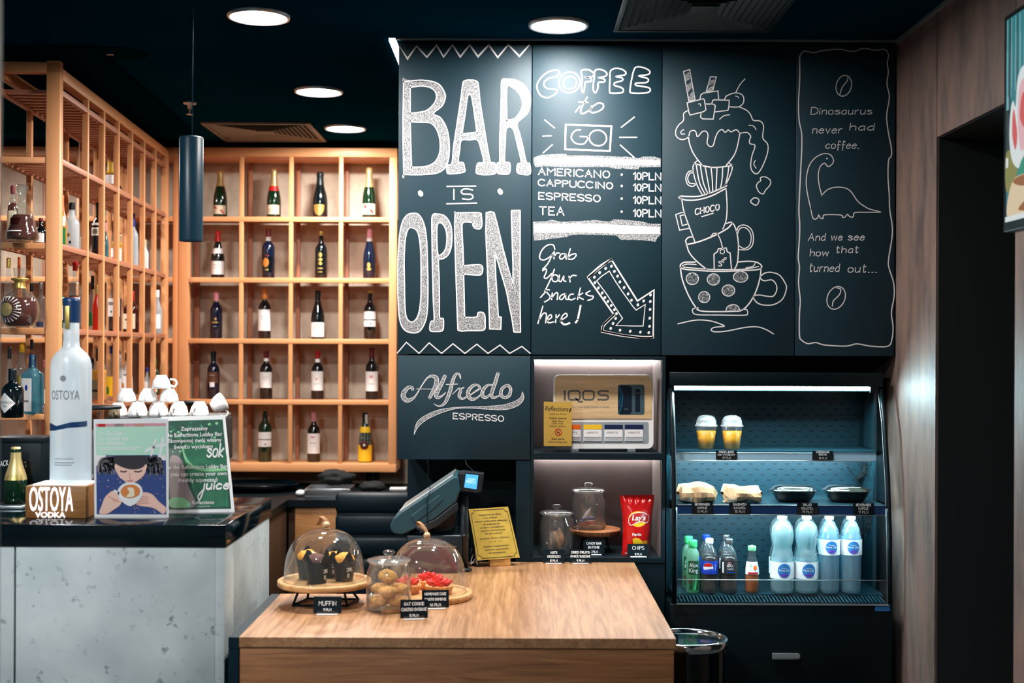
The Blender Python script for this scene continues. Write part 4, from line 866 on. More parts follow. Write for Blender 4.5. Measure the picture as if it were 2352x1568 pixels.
wine = [
 (0, 505, 0.300, 0.043, 'champagne', 'wine_green', 'goldfoil', (0.66, 1), [(0.08, 0.26, 62, 'cream', [('p', [(-0.8, 0.22), (-0.6, 0.25), (-0.2, 0.2), (-0.4, 0.17)], 'red'), ('p', [(0.15, 0.15), (0.35, 0.18), (0.8, 0.11), (0.6, 0.085)], 'red')])], 'green champagne bottle with gold foil and red slash label, left end of the top row'),
 (0, 628, 0.305, 0.043, 'champagne', 'wine_green', 'goldfoil', (0.66, 1), [(0.08, 0.27, 62, 'cream', [ln(0.18), ln(0.14, 0.5)]), (0.56, 0.66, 70, 'red')], 'green champagne bottle with a red seal below its gold foil'),
 (0, 734, 0.290, 0.047, 'champagne', 'wine_glass', 'black_plastic', (0.72, 1), [(0.06, 0.3, 0, 'gold', [('p', [(-0.75, 0.29), (0, 0.30), (0.75, 0.29), (0.7, 0.18), (0.4, 0.09), (0, 0.06), (-0.4, 0.09), (-0.7, 0.18)], 'gold')])], 'all dark champagne bottle with a golden shield label'),
 (0, 847, 0.318, 0.043, 'champagne', 'wine_green', 'goldfoil', (0.62, 1), [(0.08, 0.29, 62, 'cream', [('p', [(-0.8, 0.25), (-0.6, 0.28), (-0.2, 0.22), (-0.4, 0.19)], 'red'), ('p', [(0.15, 0.16), (0.35, 0.19), (0.8, 0.12), (0.6, 0.095)], 'red')])], 'green champagne bottle with gold foil and red slash label, right end of the top row'),
 (1, 500, 0.295, 0.041, 'burgundy', 'wine_glass', 'red', (0.78, 1), [(0.08, 0.36, 75, 'paper', [ln(0.28, 0.6, 0.004), ln(0.22, 0.5, 0.004)]), (0.52, 0.63, 80, 'paper')], 'dark wine bottle with red capsule, white neck collar and white label'),
 (1, 616, 0.308, 0.039, 'bordeaux', 'wine_blue', 'darkred', (0.84, 1), [(0.12, 0.44, 50, 'wine_glass', [('e', -0.25, 0.32, 0.5, 0.09, 'amber_label'), ('r', -0.3, 0.2, 0.16, 0.19, 'gold'), ('e', 0, 0.46, 0.3, 0.02, 'darkred')]), (0.76, 0.84, 90, 'paper')], 'dark wine bottle with an orange painted label in the second row'),
 (1, 737, 0.296, 0.037, 'bordeaux', 'wine_glass', 'gold', (0.91, 1), [(0.1, 0.58, 55, 'wine_glass', [('e', 0, 0.5, 0.3, 0.05, 'gold'), ('e', 0, 0.4, 0.38, 0.03, 'gold'), ('e', 0, 0.32, 0.34, 0.035, 'gold'), ('r', -0.45, 0.45, 0.2, 0.23, 'gold'), ('r', -0.4, 0.4, 0.13, 0.15, 'gold')])], 'dark wine bottle with gold top and golden vertical emblem'),
 (1, 848, 0.318, 0.039, 'burgundy', 'wine_blue', 'pink', (0.80, 1), [(0.14, 0.35, 0, 'gold', [('e', 0, 0.27, 0.28, 0.05, 'gold'), ('e', 0.05, 0.19, 0.4, 0.03, 'gold')]), (0.74, 0.80, 90, 'paper')], 'tall dark bottle with pale pink capsule and small gold emblem'),
 (2, 497, 0.290, 0.037, 'bordeaux', 'wine_blue', 'pink', (0.80, 1), [(0.2, 0.45, 0, 'gold', [('e', 0.1, 0.42, 0.16, 0.03, 'gold'), ('r', -0.5, 0.5, 0.33, 0.355, 'gold'), ('r', -0.3, 0.3, 0.25, 0.265, 'ink_grey')])], 'dark bottle with dusky pink capsule and fine gold print, third row'),
 (2, 608, 0.310, 0.038, 'bordeaux', 'wine_glass', 'amber_label', (0.79, 1), [(0.16, 0.58, 75, 'paper', [ln(0.45, 0.5, 0.004), ln(0.4, 0.4, 0.004)])], 'dark wine bottle with orange capsule and a tall white label'),
 (2, 730, 0.300, 0.042, 'burgundy', 'wine_glass', 'black_plastic', (0.85, 1), [(0.04, 0.34, 75, 'paper', [('e', 0, 0.28, 0.4, 0.03, 'cream'), ln(0.22, 0.5, 0.005)])], 'dark sloping bottle with a low white label, third row'),
 (2, 850, 0.300, 0.038, 'bordeaux', 'wine_glass', 'gold', (0.96, 1), [(0.41, 0.57, 78, 'paper', [ln(0.49, 0.4, 0.004)]), (0.26, 0.385, 78, 'paper', [('r', 0.0, 0.4, 0.3, 0.33, 'ink_grey')])], 'dark wine bottle with a white label split by a dark band, third row right'),
 (3, 491, 0.292, 0.038, 'bordeaux', 'wine_blue', 'black_plastic', (0.80, 1), [(0.33, 0.57, 60, 'brown', [ln(0.5, 0.4, 0.004, 'cream')]), (0.25, 0.35, 22, 'white')], 'dark wine bottle with brown label and small white tag'),
 (3, 612, 0.296, 0.038, 'bordeaux', 'wine_glass', 'darkred', (0.85, 1), [(0.23, 0.56, 72, 'paper', [ln(0.45, 0.5, 0.004), ln(0.4, 0.35, 0.004)]), (0.79, 0.85, 90, 'paper')], 'dark wine bottle with deep red capsule, white neck band and white label'),
 (3, 730, 0.296, 0.038, 'bordeaux', 'wine_glass', 'red', (0.85, 1), [(0.18, 0.58, 72, 'paper', [('e', 0, 0.42, 0.14, 0.025, 'amber_label'), ln(0.32, 0.5, 0.004)]), (0.77, 0.84, 90, 'paper')], 'dark wine bottle with bright red capsule and white label'),
 (3, 855, 0.318, 0.039, 'bordeaux', 'wine_glass', 'darkred', (0.80, 1), [(0.16, 0.54, 75, 'paper', [('e', 0, 0.44, 0.3, 0.03, 'pink'), ln(0.3, 0.5, 0.004)])], 'dark wine bottle with maroon capsule and plain white label, fourth row right'),
 (4, 610, 0.335, 0.041, 'bordeaux', 'wine_green', 'cork', (0.95, 1), [(0.42, 0.55, 78, 'paper'), (0.28, 0.405, 78, 'paper', [('r', 0.1, 0.4, 0.31, 0.34, 'ink_grey')])], 'green wine bottle with cork stopper and white label in two bands, bottom row'),
 (4, 722, 0.310, 0.039, 'bordeaux', 'wine_glass', 'pink', (0.80, 1), [(0.17, 0.57, 78, 'paper', [('e', 0, 0.5, 0.4, 0.02, 'pink'), ln(0.38, 0.5, 0.004)])], 'dark wine bottle with red and white capsule and tall white label, bottom row'),
]
for r, px, H, R, shp, body, cap, cz, labs, lb in wine:
    x = W(px, 700, YW).x; bottle(lb, (x, YW, zs[r] + 0.0006), H, R, shp, body, cap, cz, labs, group='wine bottles in the copper wall rack', name='wine_bottle')
# the one in yellow netting
def net(t, H, R):
    b = MB(); b.lathe([(R * 1.02, 0.02 * H), (R * 1.05, 0.1 * H), (R * 1.05, 0.3 * H), (R * 0.99, 0.35 * H)], 'yellow', segs=24); b.build('netting', t)
    b = MB(); b.lathe([(R * 0.80, 0.60 * H), (R * 0.76, 0.68 * H), (R * 0.62, 0.72 * H)], 'yellow', segs=24); b.build('netting', t)
    b = MB()
    b.lathe([(0, 0), (R * 0.62, 0), (R * 0.62, 0.004), (0, 0.004)], 'darkred', segs=20); b.lathe([(0, 0.004), (R * 0.46, 0.004), (R * 0.46, 0.006), (0, 0.006)], 'ink', segs=20); b.lathe([(0, 0.006), (R * 0.2, 0.006), (R * 0.2, 0.007), (0, 0.007)], 'cream', segs=12)
    bmesh.ops.transform(b.bm, matrix=Matrix.Translation((0, -R * 1.04, 0.35 * H)) @ Matrix.Rotation(PI / 2, 4, 'X'), verts=b.bm.verts[:]); b.build('medallion', t)
    b = MB(); b.box((0.002, -R * 0.42, 0.78 * H), (0.016, -R * 0.40, 0.97 * H), 'paper'); b.build('neck_tag', t)
x = W(840, 700, YW).x
mat('grey_label', (92, 98, 98), 0.6)
bottle('bottle in yellow netting with a round dark medallion, right end of the bottom row', (x, YW, zs[4] + 0.0006), 0.305, 0.042, 'taper', 'wine_green', 'black_plastic', (0.9, 1), [(0.35, 0.60, 178, 'grey_label')], group='wine bottles in the copper wall rack', name='wine_bottle', extra=net)

# ---------------------------------------------------------------- free standing rack of spirits
RX, RY = -1.955, 5.483; RA = math.radians(4.13); RL = 2.31; RW = 0.27
rs = thing('bottle_rack', 'tall copper coloured lattice rack of spirits on the left', 'rack', (RX, RY, 0.82), RA)
def rp(nm, a, c, m='copper', bev=0.0015):
    b = MB(); b.box((a[0], a[1], a[2] - 0.82), (c[0], c[1], c[2] - 0.82), m, bev); return b.build(nm, rs)
zt = 2.9
rp('top_beam', (-RW, 0, zt - 0.052), (-0.0, 0.05, zt - 0.008)); rp('top_beam', (-0.05, 0.05, zt - 0.075), (0, RL, zt - 0.025)); rp('top_beam', (-RW, 0.05, zt - 0.075), (-RW + 0.03, RL, zt - 0.025)); rp('top_beam', (-RW, RL, zt - 0.075), (0, RL + 0.04, zt - 0.025))
rp('post', (-0.057, 0, 0.82), (0, 0.05, zt)); rp('post', (-RW, 0, 0.82), (-RW + 0.02, 0.02, zt - 0.052)); rp('post', (-0.04, RL, 0.82), (0, RL + 0.04, zt - 0.075)); rp('post', (-RW, RL, 0.82), (-RW + 0.03, RL + 0.04, zt - 0.075))
SZ = [2.785, 2.488, 2.122, 1.758, 1.392, 1.04]
for k, z in enumerate(SZ):
    b = MB(); z_ = z - 0.82
    if k: b.box((-RW, 0.004, z_ - 0.026), (-0.05, 0.03, z_), 'copper', 0.0015)
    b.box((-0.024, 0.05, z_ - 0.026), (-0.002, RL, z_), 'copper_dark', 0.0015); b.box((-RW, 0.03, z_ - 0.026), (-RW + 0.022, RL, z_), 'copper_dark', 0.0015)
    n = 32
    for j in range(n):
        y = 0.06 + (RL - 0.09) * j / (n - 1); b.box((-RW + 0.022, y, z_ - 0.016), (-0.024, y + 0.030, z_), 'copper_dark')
    b.build('slatted_shelf', rs)
for j in range(7):
    y = 0.46 + 0.301 * j
    rp('upright', (-0.026, y, 0.82), (0.0, y + 0.024, zt - 0.075)); rp('rear_upright', (-RW - 0.002, y - 0.02, 0.82), (-RW + 0.022, y + 0.004, zt - 0.075))
rp('upright', (-0.15, 0.0, 0.82), (-0.128, 0.02, zt - 0.052)) if False else None
def rackpos(px, lx=-0.13):
    k = (px - VX) / F; c, s = math.cos(RA), math.sin(RA)
    tt = (RX + lx * c - k * (RY + lx * s)) / (s + k * c)
    if tt > 2.22:            # last bay: keep it on the shelf
        tt = 2.22; lx = (k * (RY + tt * c) - RX + tt * s) / (c - k * s)
    return RX + lx * c - tt * s, RY + lx * s + tt * c
GR = 'spirit bottles in the copper lattice rack'
# px, height px, width px, shelf, lx, shape, body, liquid, level, cap, capz, labels, sq, text
sp = [
 (50, 128, 74, 2, -0.13, 'decanter', 'bottle_clear', 'cognac', 0.46, 'clear_glass', (0.85, 1), [(0.2, 0.4, 0, 'paper', [('p', [(-0.4, 0.4), (0.4, 0.4), (0.28, 0.28), (-0.28, 0.28)], 'dark_spirit'), ('r', -0.6, 0.6, 0.15, 0.17, 'paper')])], 0, 'flared crystal decanter of dark cognac on the upper shelf'),
 (28, 132, 24, 2, -0.21, 'spirit', 'bottle_clear', 'cognac', 0.7, 'darkred', (0.86, 1), [(0.2, 0.56, 80, 'cream')], 0, 'cognac bottle with a cream label behind the crystal decanter'),
 (93, 70, 26, 2, -0.18, 'squat', 'wine_glass', None, 0, 'darkred', (0.9, 1), [(0.2, 0.5, 70, 'paper')], 0, 'low dark bottle beside the crystal decanter, half behind the post'),
 (140, 132, 26, 2, -0.15, 'slim', 'bottle_clear', 'gold_spirit', 0.7, 'orange', (0.7, 1), [(0.1, 0.42, 80, 'green'), (0.45, 0.62, 80, 'paper')], 0, 'bottle with orange neck and green label right beside the front post'),
 (164, 118, 34, 2, -0.13, 'spirit', 'frost', None, 0, 'black_plastic', (0.86, 1), [(0.1, 0.55, 0, 'paper', [('e', -0.4, 0.22, 0.16, 0.03, 'ink'), ('e', 0.4, 0.22, 0.16, 0.03, 'ink'), ('e', 0.2, 0.36, 0.2, 0.04, 'gold')])], 0, 'frosted white bottle with dark dots on the second shelf'),
 (194, 118, 20, 2, -0.15, 'slim', 'bottle_clear', None, 0, 'green', (0.86, 1), [(0.1, 0.42, 70, 'paper')], 0, 'slim clear bottle with a green cap next to the black one'),
 (225, 132, 29, 2, -0.11, 'spirit', 'wine_glass', None, 0, 'black_plastic', (0.8, 1), [(0.42, 0.56, 70, 'paper', [('r', -0.5, 0.5, 0.45, 0.53, 'olive')]), (0.6, 0.64, 60, 'paper')], 0, 'tall black bottle with pale print on the second shelf'),
 (241, 100, 15, 2, -0.2, 'slim', 'blue_glass', None, 0, 'pink', (0.8, 1), [], 0, 'thin violet blue bottle behind the tall black one'),
 (268, 112, 26, 2, -0.13, 'spirit', 'bottle_clear', 'gold_spirit', 0.5, 'orange', (0.68, 1), [(0.08, 0.36, 80, 'paper', [('r', -0.5, 0.5, 0.15, 0.18, 'orange')])], 0, 'clear bottle with orange neck and white label on the second shelf'),
 (304, 130, 24, 2, -0.12, 'spirit', 'frost', None, 0, 'blue', (0.76, 1), [(0.2, 0.4, 0, 'paper', [('r', -0.3, 0.3, 0.28, 0.33, 'ink_grey')])], 0, 'frosted bottle with a bright blue cap, far end of the second shelf'),
 (332, 76, 16, 2, -0.17, 'spirit', 'white_gloss', None, 0, 'cream', (0.8, 1), [], 0, 'small white bottle at the far end of the second shelf'),
 (252, 78, 34, 1, -0.13, 'squat', 'bottle_clear', 'amber', 0.5, 'yellow', (0.66, 1), [(0.34, 0.6, 60, 'white')], 5, 'amber bottle with yellow top, alone on the top shelf'),
 (270, 66, 16, 1, -0.2, 'spirit', 'wine_glass', None, 0, 'yellow', (0.75, 1), [(0.2, 0.5, 60, 'gold')], 0, 'small dark bottle with yellow cap behind the amber one'),
 (45, 136, 88, 3, -0.13, 'round', 'bottle_clear', 'cognac', 0.5, 'gold', (0.66, 0.83), [(0.2, 0.42, 0, 'gold', [('e', -0.05, 0.30, 0.36, 0.115, 'goldfoil')] + [('p', [(-0.05 + 0.42 * math.cos(a), 0.30 + 0.125 * math.sin(a)), (-0.05 + 0.8 * math.cos(a - 0.05), 0.30 + 0.22 * math.sin(a - 0.05)), (-0.05 + 0.8 * math.cos(a + 0.05), 0.30 + 0.22 * math.sin(a + 0.05))], 'white') for a in [k * PI / 11 for k in range(22)]])], 0, 'round cognac decanter with a golden medallion and ribbed rays'),
 (19, 160, 22, 3, -0.222, 'taper', 'bottle_clear', None, 0, 'gold', (0.86, 1), [(0.35, 0.45, 60, 'paper')], 0, 'tall clear bottle with black and gold top behind the round decanter'),
 (43, 164, 14, 3, -0.243, 'slim', 'amber', None, 0, 'orange', (0.8, 1), [], 0, 'slim orange bottle behind the round decanter'),
 (72, 105, 18, 3, -0.22, 'slim', 'bottle_clear', None, 0, 'black_plastic', (0.82, 1), [(0.1, 0.4, 70, 'paper')], 0, 'clear bottle with black cap between decanter and post'),
 (94, 108, 20, 3, -0.18, 'spirit', 'bottle_clear', None, 0, 'chrome', (0.84, 1), [(0.05, 0.15, 70, 'navy')], 0, 'clear bottle with silver cap just left of the front post'),
 (136, 112, 30, 3, -0.16, 'spirit', 'green_glass', None, 0, 'green', (0.8, 1), [(0.2, 0.5, 70, 'cream')], 0, 'bright green bottle directly right of the front post'),
 (172, 158, 27, 3, -0.11, 'spirit', 'bottle_clear', 'dark_spirit', 0.5, 'red', (0.86, 1), [(0.2, 0.48, 75, 'orange', [('r', -0.4, 0.4, 0.28, 0.4, 'paper')])], 0, 'bottle with red cap and orange label on the third shelf'),
 (194, 152, 20, 3, -0.14, 'slim', 'bottle_clear', None, 0, 'navy', (0.84, 1), [(0.08, 0.4, 70, 'paper')], 0, 'clear bottle with dark blue cap on the third shelf'),
 (212, 128, 18, 3, -0.18, 'slim', 'bottle_clear', None, 0, 'black_plastic', (0.76, 1), [(0.1, 0.34, 60, 'green')], 0, 'clear bottle with black neck behind the red one'),
 (222, 106, 19, 3, -0.12, 'slim', 'red_spirit', None, 0, 'gold', (0.8, 1), [], 0, 'bright red bottle on the third shelf'),
 (264, 138, 30, 3, -0.12, 'spirit', 'bottle_clear', 'dark_spirit', 0.56, 'olive', (0.86, 1), [(0.26, 0.56, 75, 'paper', [('r', -0.6, 0.6, 0.45, 0.5, 'ink_grey'), ('e', 0, 0.34, 0.14, 0.02, 'green')])], 0, 'dark red bottle with clear neck and white label on the third shelf'),
 (302, 96, 31, 3, -0.12, 'squat', 'dark_spirit', None, 0, 'red', (0.78, 1), [(0.1, 0.46, 60, 'cream', [('r', -0.4, 0.4, 0.3, 0.34, 'brown')])], 5, 'squat brown bottle with red cap and cream label'),
 (326, 44, 15, 3, -0.15, 'spirit', 'dark_spirit', None, 0, 'black_plastic', (0.8, 1), [], 0, 'small dark bottle at the far end of the third shelf'),
 (361, 100, 22, 3, -0.11, 'slim', 'frost', None, 0, 'white', (0.84, 1), [(0.12, 0.45, 70, 'paper', [('e', 0, 0.28, 0.3, 0.05, 'olive')])], 0, 'whitish bottle at the far corner of the third shelf'),
 (29, 112, 50, 4, -0.1, 'squat', 'wine_glass', None, 0, 'black_plastic', (0.76, 1), [(0.06, 0.6, 0, 'paper', [('p', [(-0.95, 0.30), (0, 0.52), (0.95, 0.30), (0, 0.1)], 'paper'), ('t', 'HENDRICK\'S', 0.29, 0.011, 'ink_grey', 0.075), ('t', 'GIN', 0.22, 0.008, 'ink_grey')])], 0, 'black apothecary bottle with a white diamond label on the lower shelf'),
 (75, 135, 42, 4, -0.12, 'square', 'blue_glass', None, 0, 'navy', (0.78, 1), [(0.04, 0.6, 34, 'paper', [('e', 0, 0.44, 0.16, 0.05, 'blue'), ('r', -0.3, 0.3, 0.2, 0.23, 'ink_grey')])], 5, 'square sky blue glass bottle left of the front post'),
 (50, 158, 28, 4, -0.215, 'spirit', 'bottle_clear', 'gold_spirit', 0.42, 'yellow', (0.86, 1), [(0.42, 0.52, 70, 'gold')], 0, 'clear bottle with amber content and yellow neck behind the black one'),
 (22, 152, 20, 4, -0.225, 'slim', 'bottle_clear', None, 0, 'black_plastic', (0.82, 1), [], 0, 'slim clear bottle with black stopper at the left edge'),
 (73, 160, 16, 4, -0.232, 'slim', 'brown', None, 0, 'black_plastic', (0.86, 1), [], 0, 'brown bottle with dark top behind the sky blue one'),
 (103, 110, 20, 4, -0.2, 'slim', 'bottle_clear', None, 0, 'pink', (0.86, 1), [(0.1, 0.4, 60, 'cream')], 0, 'clear bottle half hidden by the front post on the lower shelf'),
 (167, 140, 22, 4, -0.19, 'bordeaux', 'bottle_clear', None, 0, 'darkred', (0.86, 1), [(0.1, 0.4, 70, 'paper')], 0, 'clear bottle with maroon cap beside the big frosted bottle'),
 (187, 132, 20, 4, -0.12, 'slim', 'bottle_clear', None, 0, 'red', (0.86, 0.94), [(0.1, 0.5, 70, 'paper')], 0, 'clear bottle with red and black cap on the lower shelf'),
 (213, 100, 16, 4, -0.16, 'spirit', 'bottle_clear', None, 0, 'navy', (0.76, 1), [(0.1, 0.4, 60, 'blue')], 0, 'small clear bottle with blue cap on the lower shelf'),
 (227, 126, 30, 4, -0.11, 'square', 'bottle_clear', 'gold_spirit', 0.6, 'black_plastic', (0.76, 1), [(0.06, 0.42, 60, 'olive', [('r', -0.5, 0.5, 0.2, 0.24, 'ink')])], 5, 'yellowish spirit bottle with dark cap and olive label'),
 (257, 124, 24, 4, -0.12, 'slim', 'bottle_clear', None, 0, 'blue', (0.86, 1), [(0.08, 0.44, 60, 'yellow', [('e', -0.2, 0.18, 0.3, 0.08, 'green')])], 0, 'clear bottle with yellow and green fruit label'),
 (275, 106, 18, 4, -0.18, 'slim', 'frost', None, 0, 'white', (0.86, 1), [(0.08, 0.4, 60, 'paper')], 0, 'pale frosted bottle between two lower shelf uprights'),
 (293, 104, 25, 4, -0.11, 'taper', 'white_gloss', None, 0, 'black_plastic', (0.82, 1), [(0.1, 0.4, 0, 'paper', [('e', -0.4, 0.28, 0.35, 0.06, 'amber_label'), ('r', -0.3, 0.4, 0.5, 0.53, 'ink_grey')])], 0, 'white bottle with black cap and orange fruit print'),
 (338, 62, 12, 4, -0.18, 'slim', 'frost', None, 0, 'blue', (0.86, 1), [(0.08, 0.5, 60, 'paper')], 0, 'thin pale bottle at the far end of the lower shelf'),
 (355, 84, 21, 4, -0.13, 'spirit', 'green_glass', None, 0, 'green', (0.8, 1), [(0.08, 0.5, 70, 'cream')], 0, 'green bottle with cream label at the far end of the lower shelf'),
 (18, 96, 30, 5, -0.14, 'spirit', 'green_glass', None, 0, 'green', (0.84, 1), [(0.3, 0.55, 70, 'paper')], 0, 'green bottle on the lowest shelf above the black box'),
]
for px, hp, wp, k, lx, shp, body, liq, lev, cap, cz, labs, sq, lb in sp:
    x, y = rackpos(px, lx); s_ = F / y
    bottle(lb, (x, y, SZ[k] + 0.0006), hp / s_, wp / 2 / s_, shp, body, cap, cz, labs, liq, lev, GR, sq, math.radians(-18), name='spirit_bottle')

# ================================================================ BACK COUNTER
zc = 0.82; XC1 = -1.29; YC1 = 7.25
t = thing('back_counter', 'black worktop of the back bar below the wine rack', 'worktop', (-1.8, 6.5, 0))
b = MB(); b.prism([(-2.45, 4.86, zc - 0.04), (XC1, 4.86, zc - 0.04), (XC1, YC1, zc - 0.04), (-0.49, YC1, zc - 0.04), (-0.49, YB - 0.005, zc - 0.04), (-2.45, YB - 0.005, zc - 0.04)], (0, 0, 0.04), 'black'); b.build('slab', t, True)
t = thing('base_cabinet', 'brown wooden base cabinet below the wine rack', 'cabinet', (-0.9, YC1 + 0.3, 0))
b = MB(); b.box((XC1, YC1 + 0.04, 0.08), (-0.495, YB - 0.01, zc - 0.041), 'dark_wood'); b.box((XC1 + 0.02, YC1 + 0.07, 0), (-0.495, YB - 0.01, 0.08), 'black'); b.build('body', t, True)
for k in range(2):
    x0 = XC1 + 0.04 + k * 0.37
    b = MB(); b.box((x0, YC1 + 0.02, 0.085), (x0 + 0.366, YC1 + 0.039, zc - 0.045), 'cab_wood', 0.0015); d = b.build('door', t, True)
    b = MB(); b.box((x0 + 0.30, YC1 + 0.008, 0.70), (x0 + 0.35, YC1 + 0.0195, 0.715), 'black', 0.002); b.build('handle', d, True)
t = thing('base_cabinet', 'dark wooden side cabinet behind the concrete bar', 'cabinet', (-1.8, 6.0, 0))
b = MB(); b.box((-2.44, 4.88, 0), (XC1 - 0.02, YC1 + 0.03, zc - 0.041), 'dark_wood'); b.build('body', t, True)
b = MB(); b.box((XC1 - 0.02, 4.9, 0.08), (XC1 - 0.004, 5.9, zc - 0.045), 'dark_wood', 0.001); b.build('door', t, True)
b = MB(); b.box((XC1 - 0.02, 5.904, 0.08), (XC1 - 0.004, YC1 - 0.01, zc - 0.045), 'dark_wood', 0.001); b.build('door', t, True)

# things on the back counter
q = G(600, 1130, zc); t = thing('serving_tray', 'black oval serving tray on the back counter', 'tray', (q.x - 0.06, 7.72, zc + 0.0005))
b = MB(); b.lathe([(0, 0), (0.20, 0), (0.24, 0.02), (0.27, 0.045), (0.275, 0.045), (0.272, 0.04), (0.245, 0.014), (0.20, 0.006), (0, 0.006)], 'black_gloss', segs=36, sy=0.7); b.build('dish', t)
b = MB(); b.lathe([(0, 0.006), (0.17, 0.006), (0.2, 0.02), (0.205, 0.03), (0, 0.03)], 'black', segs=30, sy=0.7); b.build('mat', t)
q = G(742, 1148, zc); t = thing('cutlery_tray', 'flat grey metal tray of cutlery under a dark cloth', 'tray', (q.x, 7.52, zc + 0.0005))
b = MB(); b.box((-0.13, -0.11, 0), (0.13, 0.13, 0.006), 'steel'); b.box((-0.13, -0.11, 0.006), (0.13, -0.10, 0.045), 'steel', 0.002); b.box((-0.13, 0.12, 0.006), (0.13, 0.13, 0.045), 'steel'); b.box((-0.13, -0.10, 0.006), (-0.122, 0.12, 0.045), 'steel'); b.box((0.122, -0.10, 0.006), (0.13, 0.12, 0.045), 'steel'); b.build('tray', t)
for k in range(2):
    b = MB(); b.ball(((-0.125, 0.125)[k], -0.11, 0.034), 0.011, 'chrome', 8); b.build('knob', t)
b = MB(); b.ball((0.04, 0.0, 0.055), (0.105, 0.085, 0.045), 'rubber', 14, 0.28, 2.2, 4.0); tag(b.build('cloth', loc=None), 'crumpled black cloth heaped on the cutlery tray', 'cloth')
o = bpy.data.objects['cloth']; o.location = (q.x, 7.52, zc + 0.047)
b = MB(); b.ball((0, 0, 0.02), (0.030, 0.025, 0.018), 'white', 10, 0.1, 2); o = tag(b.build('napkin'), 'small white napkin beside the black cloth', 'napkin'); o.location = (q.x - 0.155, 7.42, zc + 0.0005)
q = G(838, 1140, zc); b = MB(); b.ball((0, 0, 0.042), (0.08, 0.07, 0.034), 'rubber', 12, 0.2, 2, 9.0); o = tag(b.build('cloth'), 'small dark cloth bundle below the rack legs', 'cloth'); o.location = (q.x + 0.03, 7.55, zc + 0.002)
q = G(905, 1136, zc); b = MB(); b.box((-0.05, -0.035, 0), (0.05, 0.035, 0.012), 'paper', 0.001); o = tag(b.build('napkin_stack'), 'short stack of white napkins on the back counter behind the chair', 'napkins'); o.location = (q.x, 7.8, zc + 0.0005)
q = G(548, 1140, zc)
b = MB(); b.lathe([(0, 0), (0.05, 0), (0.085, 0.012), (0.10, 0.028), (0.096, 0.028), (0.05, 0.006), (0, 0.006)], 'white_gloss', segs=28); o = tag(b.build('saucer'), 'white saucer behind the green juice poster', 'saucer'); o.location = (-1.42, 6.3, zc + 0.0005)
b = MB(); b.surf(lambda u, v: Vector(((u - 0.5) * 0.07 + 0.012 * math.sin(v * 7), (v - 0.5) * 0.07, 0.05 + 0.06 * (1 - abs(u - 0.5) * 2) * (0.6 + 0.4 * math.cos(v * 5)))), 8, 8, 'red')
b.box((-0.035, -0.035, 0), (0.035, 0.035, 0.052), 'red', 0.004); o = tag(b.build('folded_napkin'), 'folded red napkin behind the green juice poster', 'napkin'); o.location = (-1.44, 6.12, zc + 0.0005)

# ---------------------------------------------------------------- black leather chair
t = thing('office_chair', 'black leather chair with ribbed backrest behind the counter', 'chair', (-0.66, 6.32, 0))
b = MB(); zt_ = CZ + (VY - 1130) / (F / 6.32)
n = 5; hh = (zt_ - 0.44) / n
for k in range(n):
    z0 = 0.44 + k * hh; b.box((-0.225, -0.045, z0 + 0.003), (0.225, 0.045, z0 + hh - 0.003), 'leather', 0.02)
b.box((-0.22, -0.03, 0.44), (0.22, 0.035, zt_ - 0.01), 'leather', 0.01); b.build('backrest', t)
b = MB(); b.box((-0.23, -0.02, 0.40), (0.23, 0.46, 0.48), 'leather', 0.03); b.build('seat', t)
b = MB(); b.tube([(0, 0.22, 0.40), (0, 0.22, 0.08)], 0.028, 'chrome', 14); b.build('column', t)
for k in range(5):
    a = k * 2 * PI / 5 + 0.3; b = MB(); b.bar((0, 0.22, 0.09), (0.27 * math.cos(a), 0.22 + 0.27 * math.sin(a), 0.07), 0.04, 0.03, 'chrome'); b.ball((0.27 * math.cos(a), 0.22 + 0.27 * math.sin(a), 0.03), 0.029, 'black', 8); b.build('leg', t)
for s_ in (-1, 1):
    b = MB(); b.tube(catmull([(s_ * 0.235, 0.40, 0.44), (s_ * 0.27, 0.38, 0.62), (s_ * 0.27, 0.2, 0.67), (s_ * 0.27, 0.02, 0.66), (s_ * 0.235, 0.0, 0.60)]), 0.016, 'black', 8); b.build('armrest', t)
# ================================================================ CONCRETE BAR
ZB_ = 1.12; YB0, YB1 = F / 729, F / 616; XBR = -0.917
t = thing('bar_counter', 'concrete clad bar with a thick black stone top', 'bar', (-1.6, YB0 + 0.3, 0))
b = MB(); b.box((-2.6, YB0 - 0.004, ZB_ - 0.07), (XBR + 0.004, YB1, ZB_), 'black_gloss', 0.002); b.build('stone_top', t, True)
xs = W(34, 1400, YB0).x
b = MB(); b.box((xs + 0.003, YB0, 0.0), (XBR - 0.03, YB0 + 0.03, ZB_ - 0.071), 'concrete', 0.0015); b.build('front_panel', t, True)
b = MB(); b.box((-2.6, YB0, 0.0), (xs - 0.003, YB0 + 0.03, ZB_ - 0.071), 'concrete', 0.0015); b.build('front_panel', t, True)
b = MB(); b.box((XBR - 0.03, YB0, 0.0), (XBR, YB0 + 0.13, ZB_ - 0.071), 'concrete', 0.0015); b.box((XBR - 0.03, YB0 + 0.1325, 0.0), (XBR - 0.001, YB1 - 0.01, ZB_ - 0.071), 'concrete', 0.0015); b.build('side_panel', t, True)
b = MB(); b.box((-2.6, YB0 + 0.03, 0.0), (XBR - 0.031, YB1 - 0.012, ZB_ - 0.072), 'gap'); b.build('core', t, True)

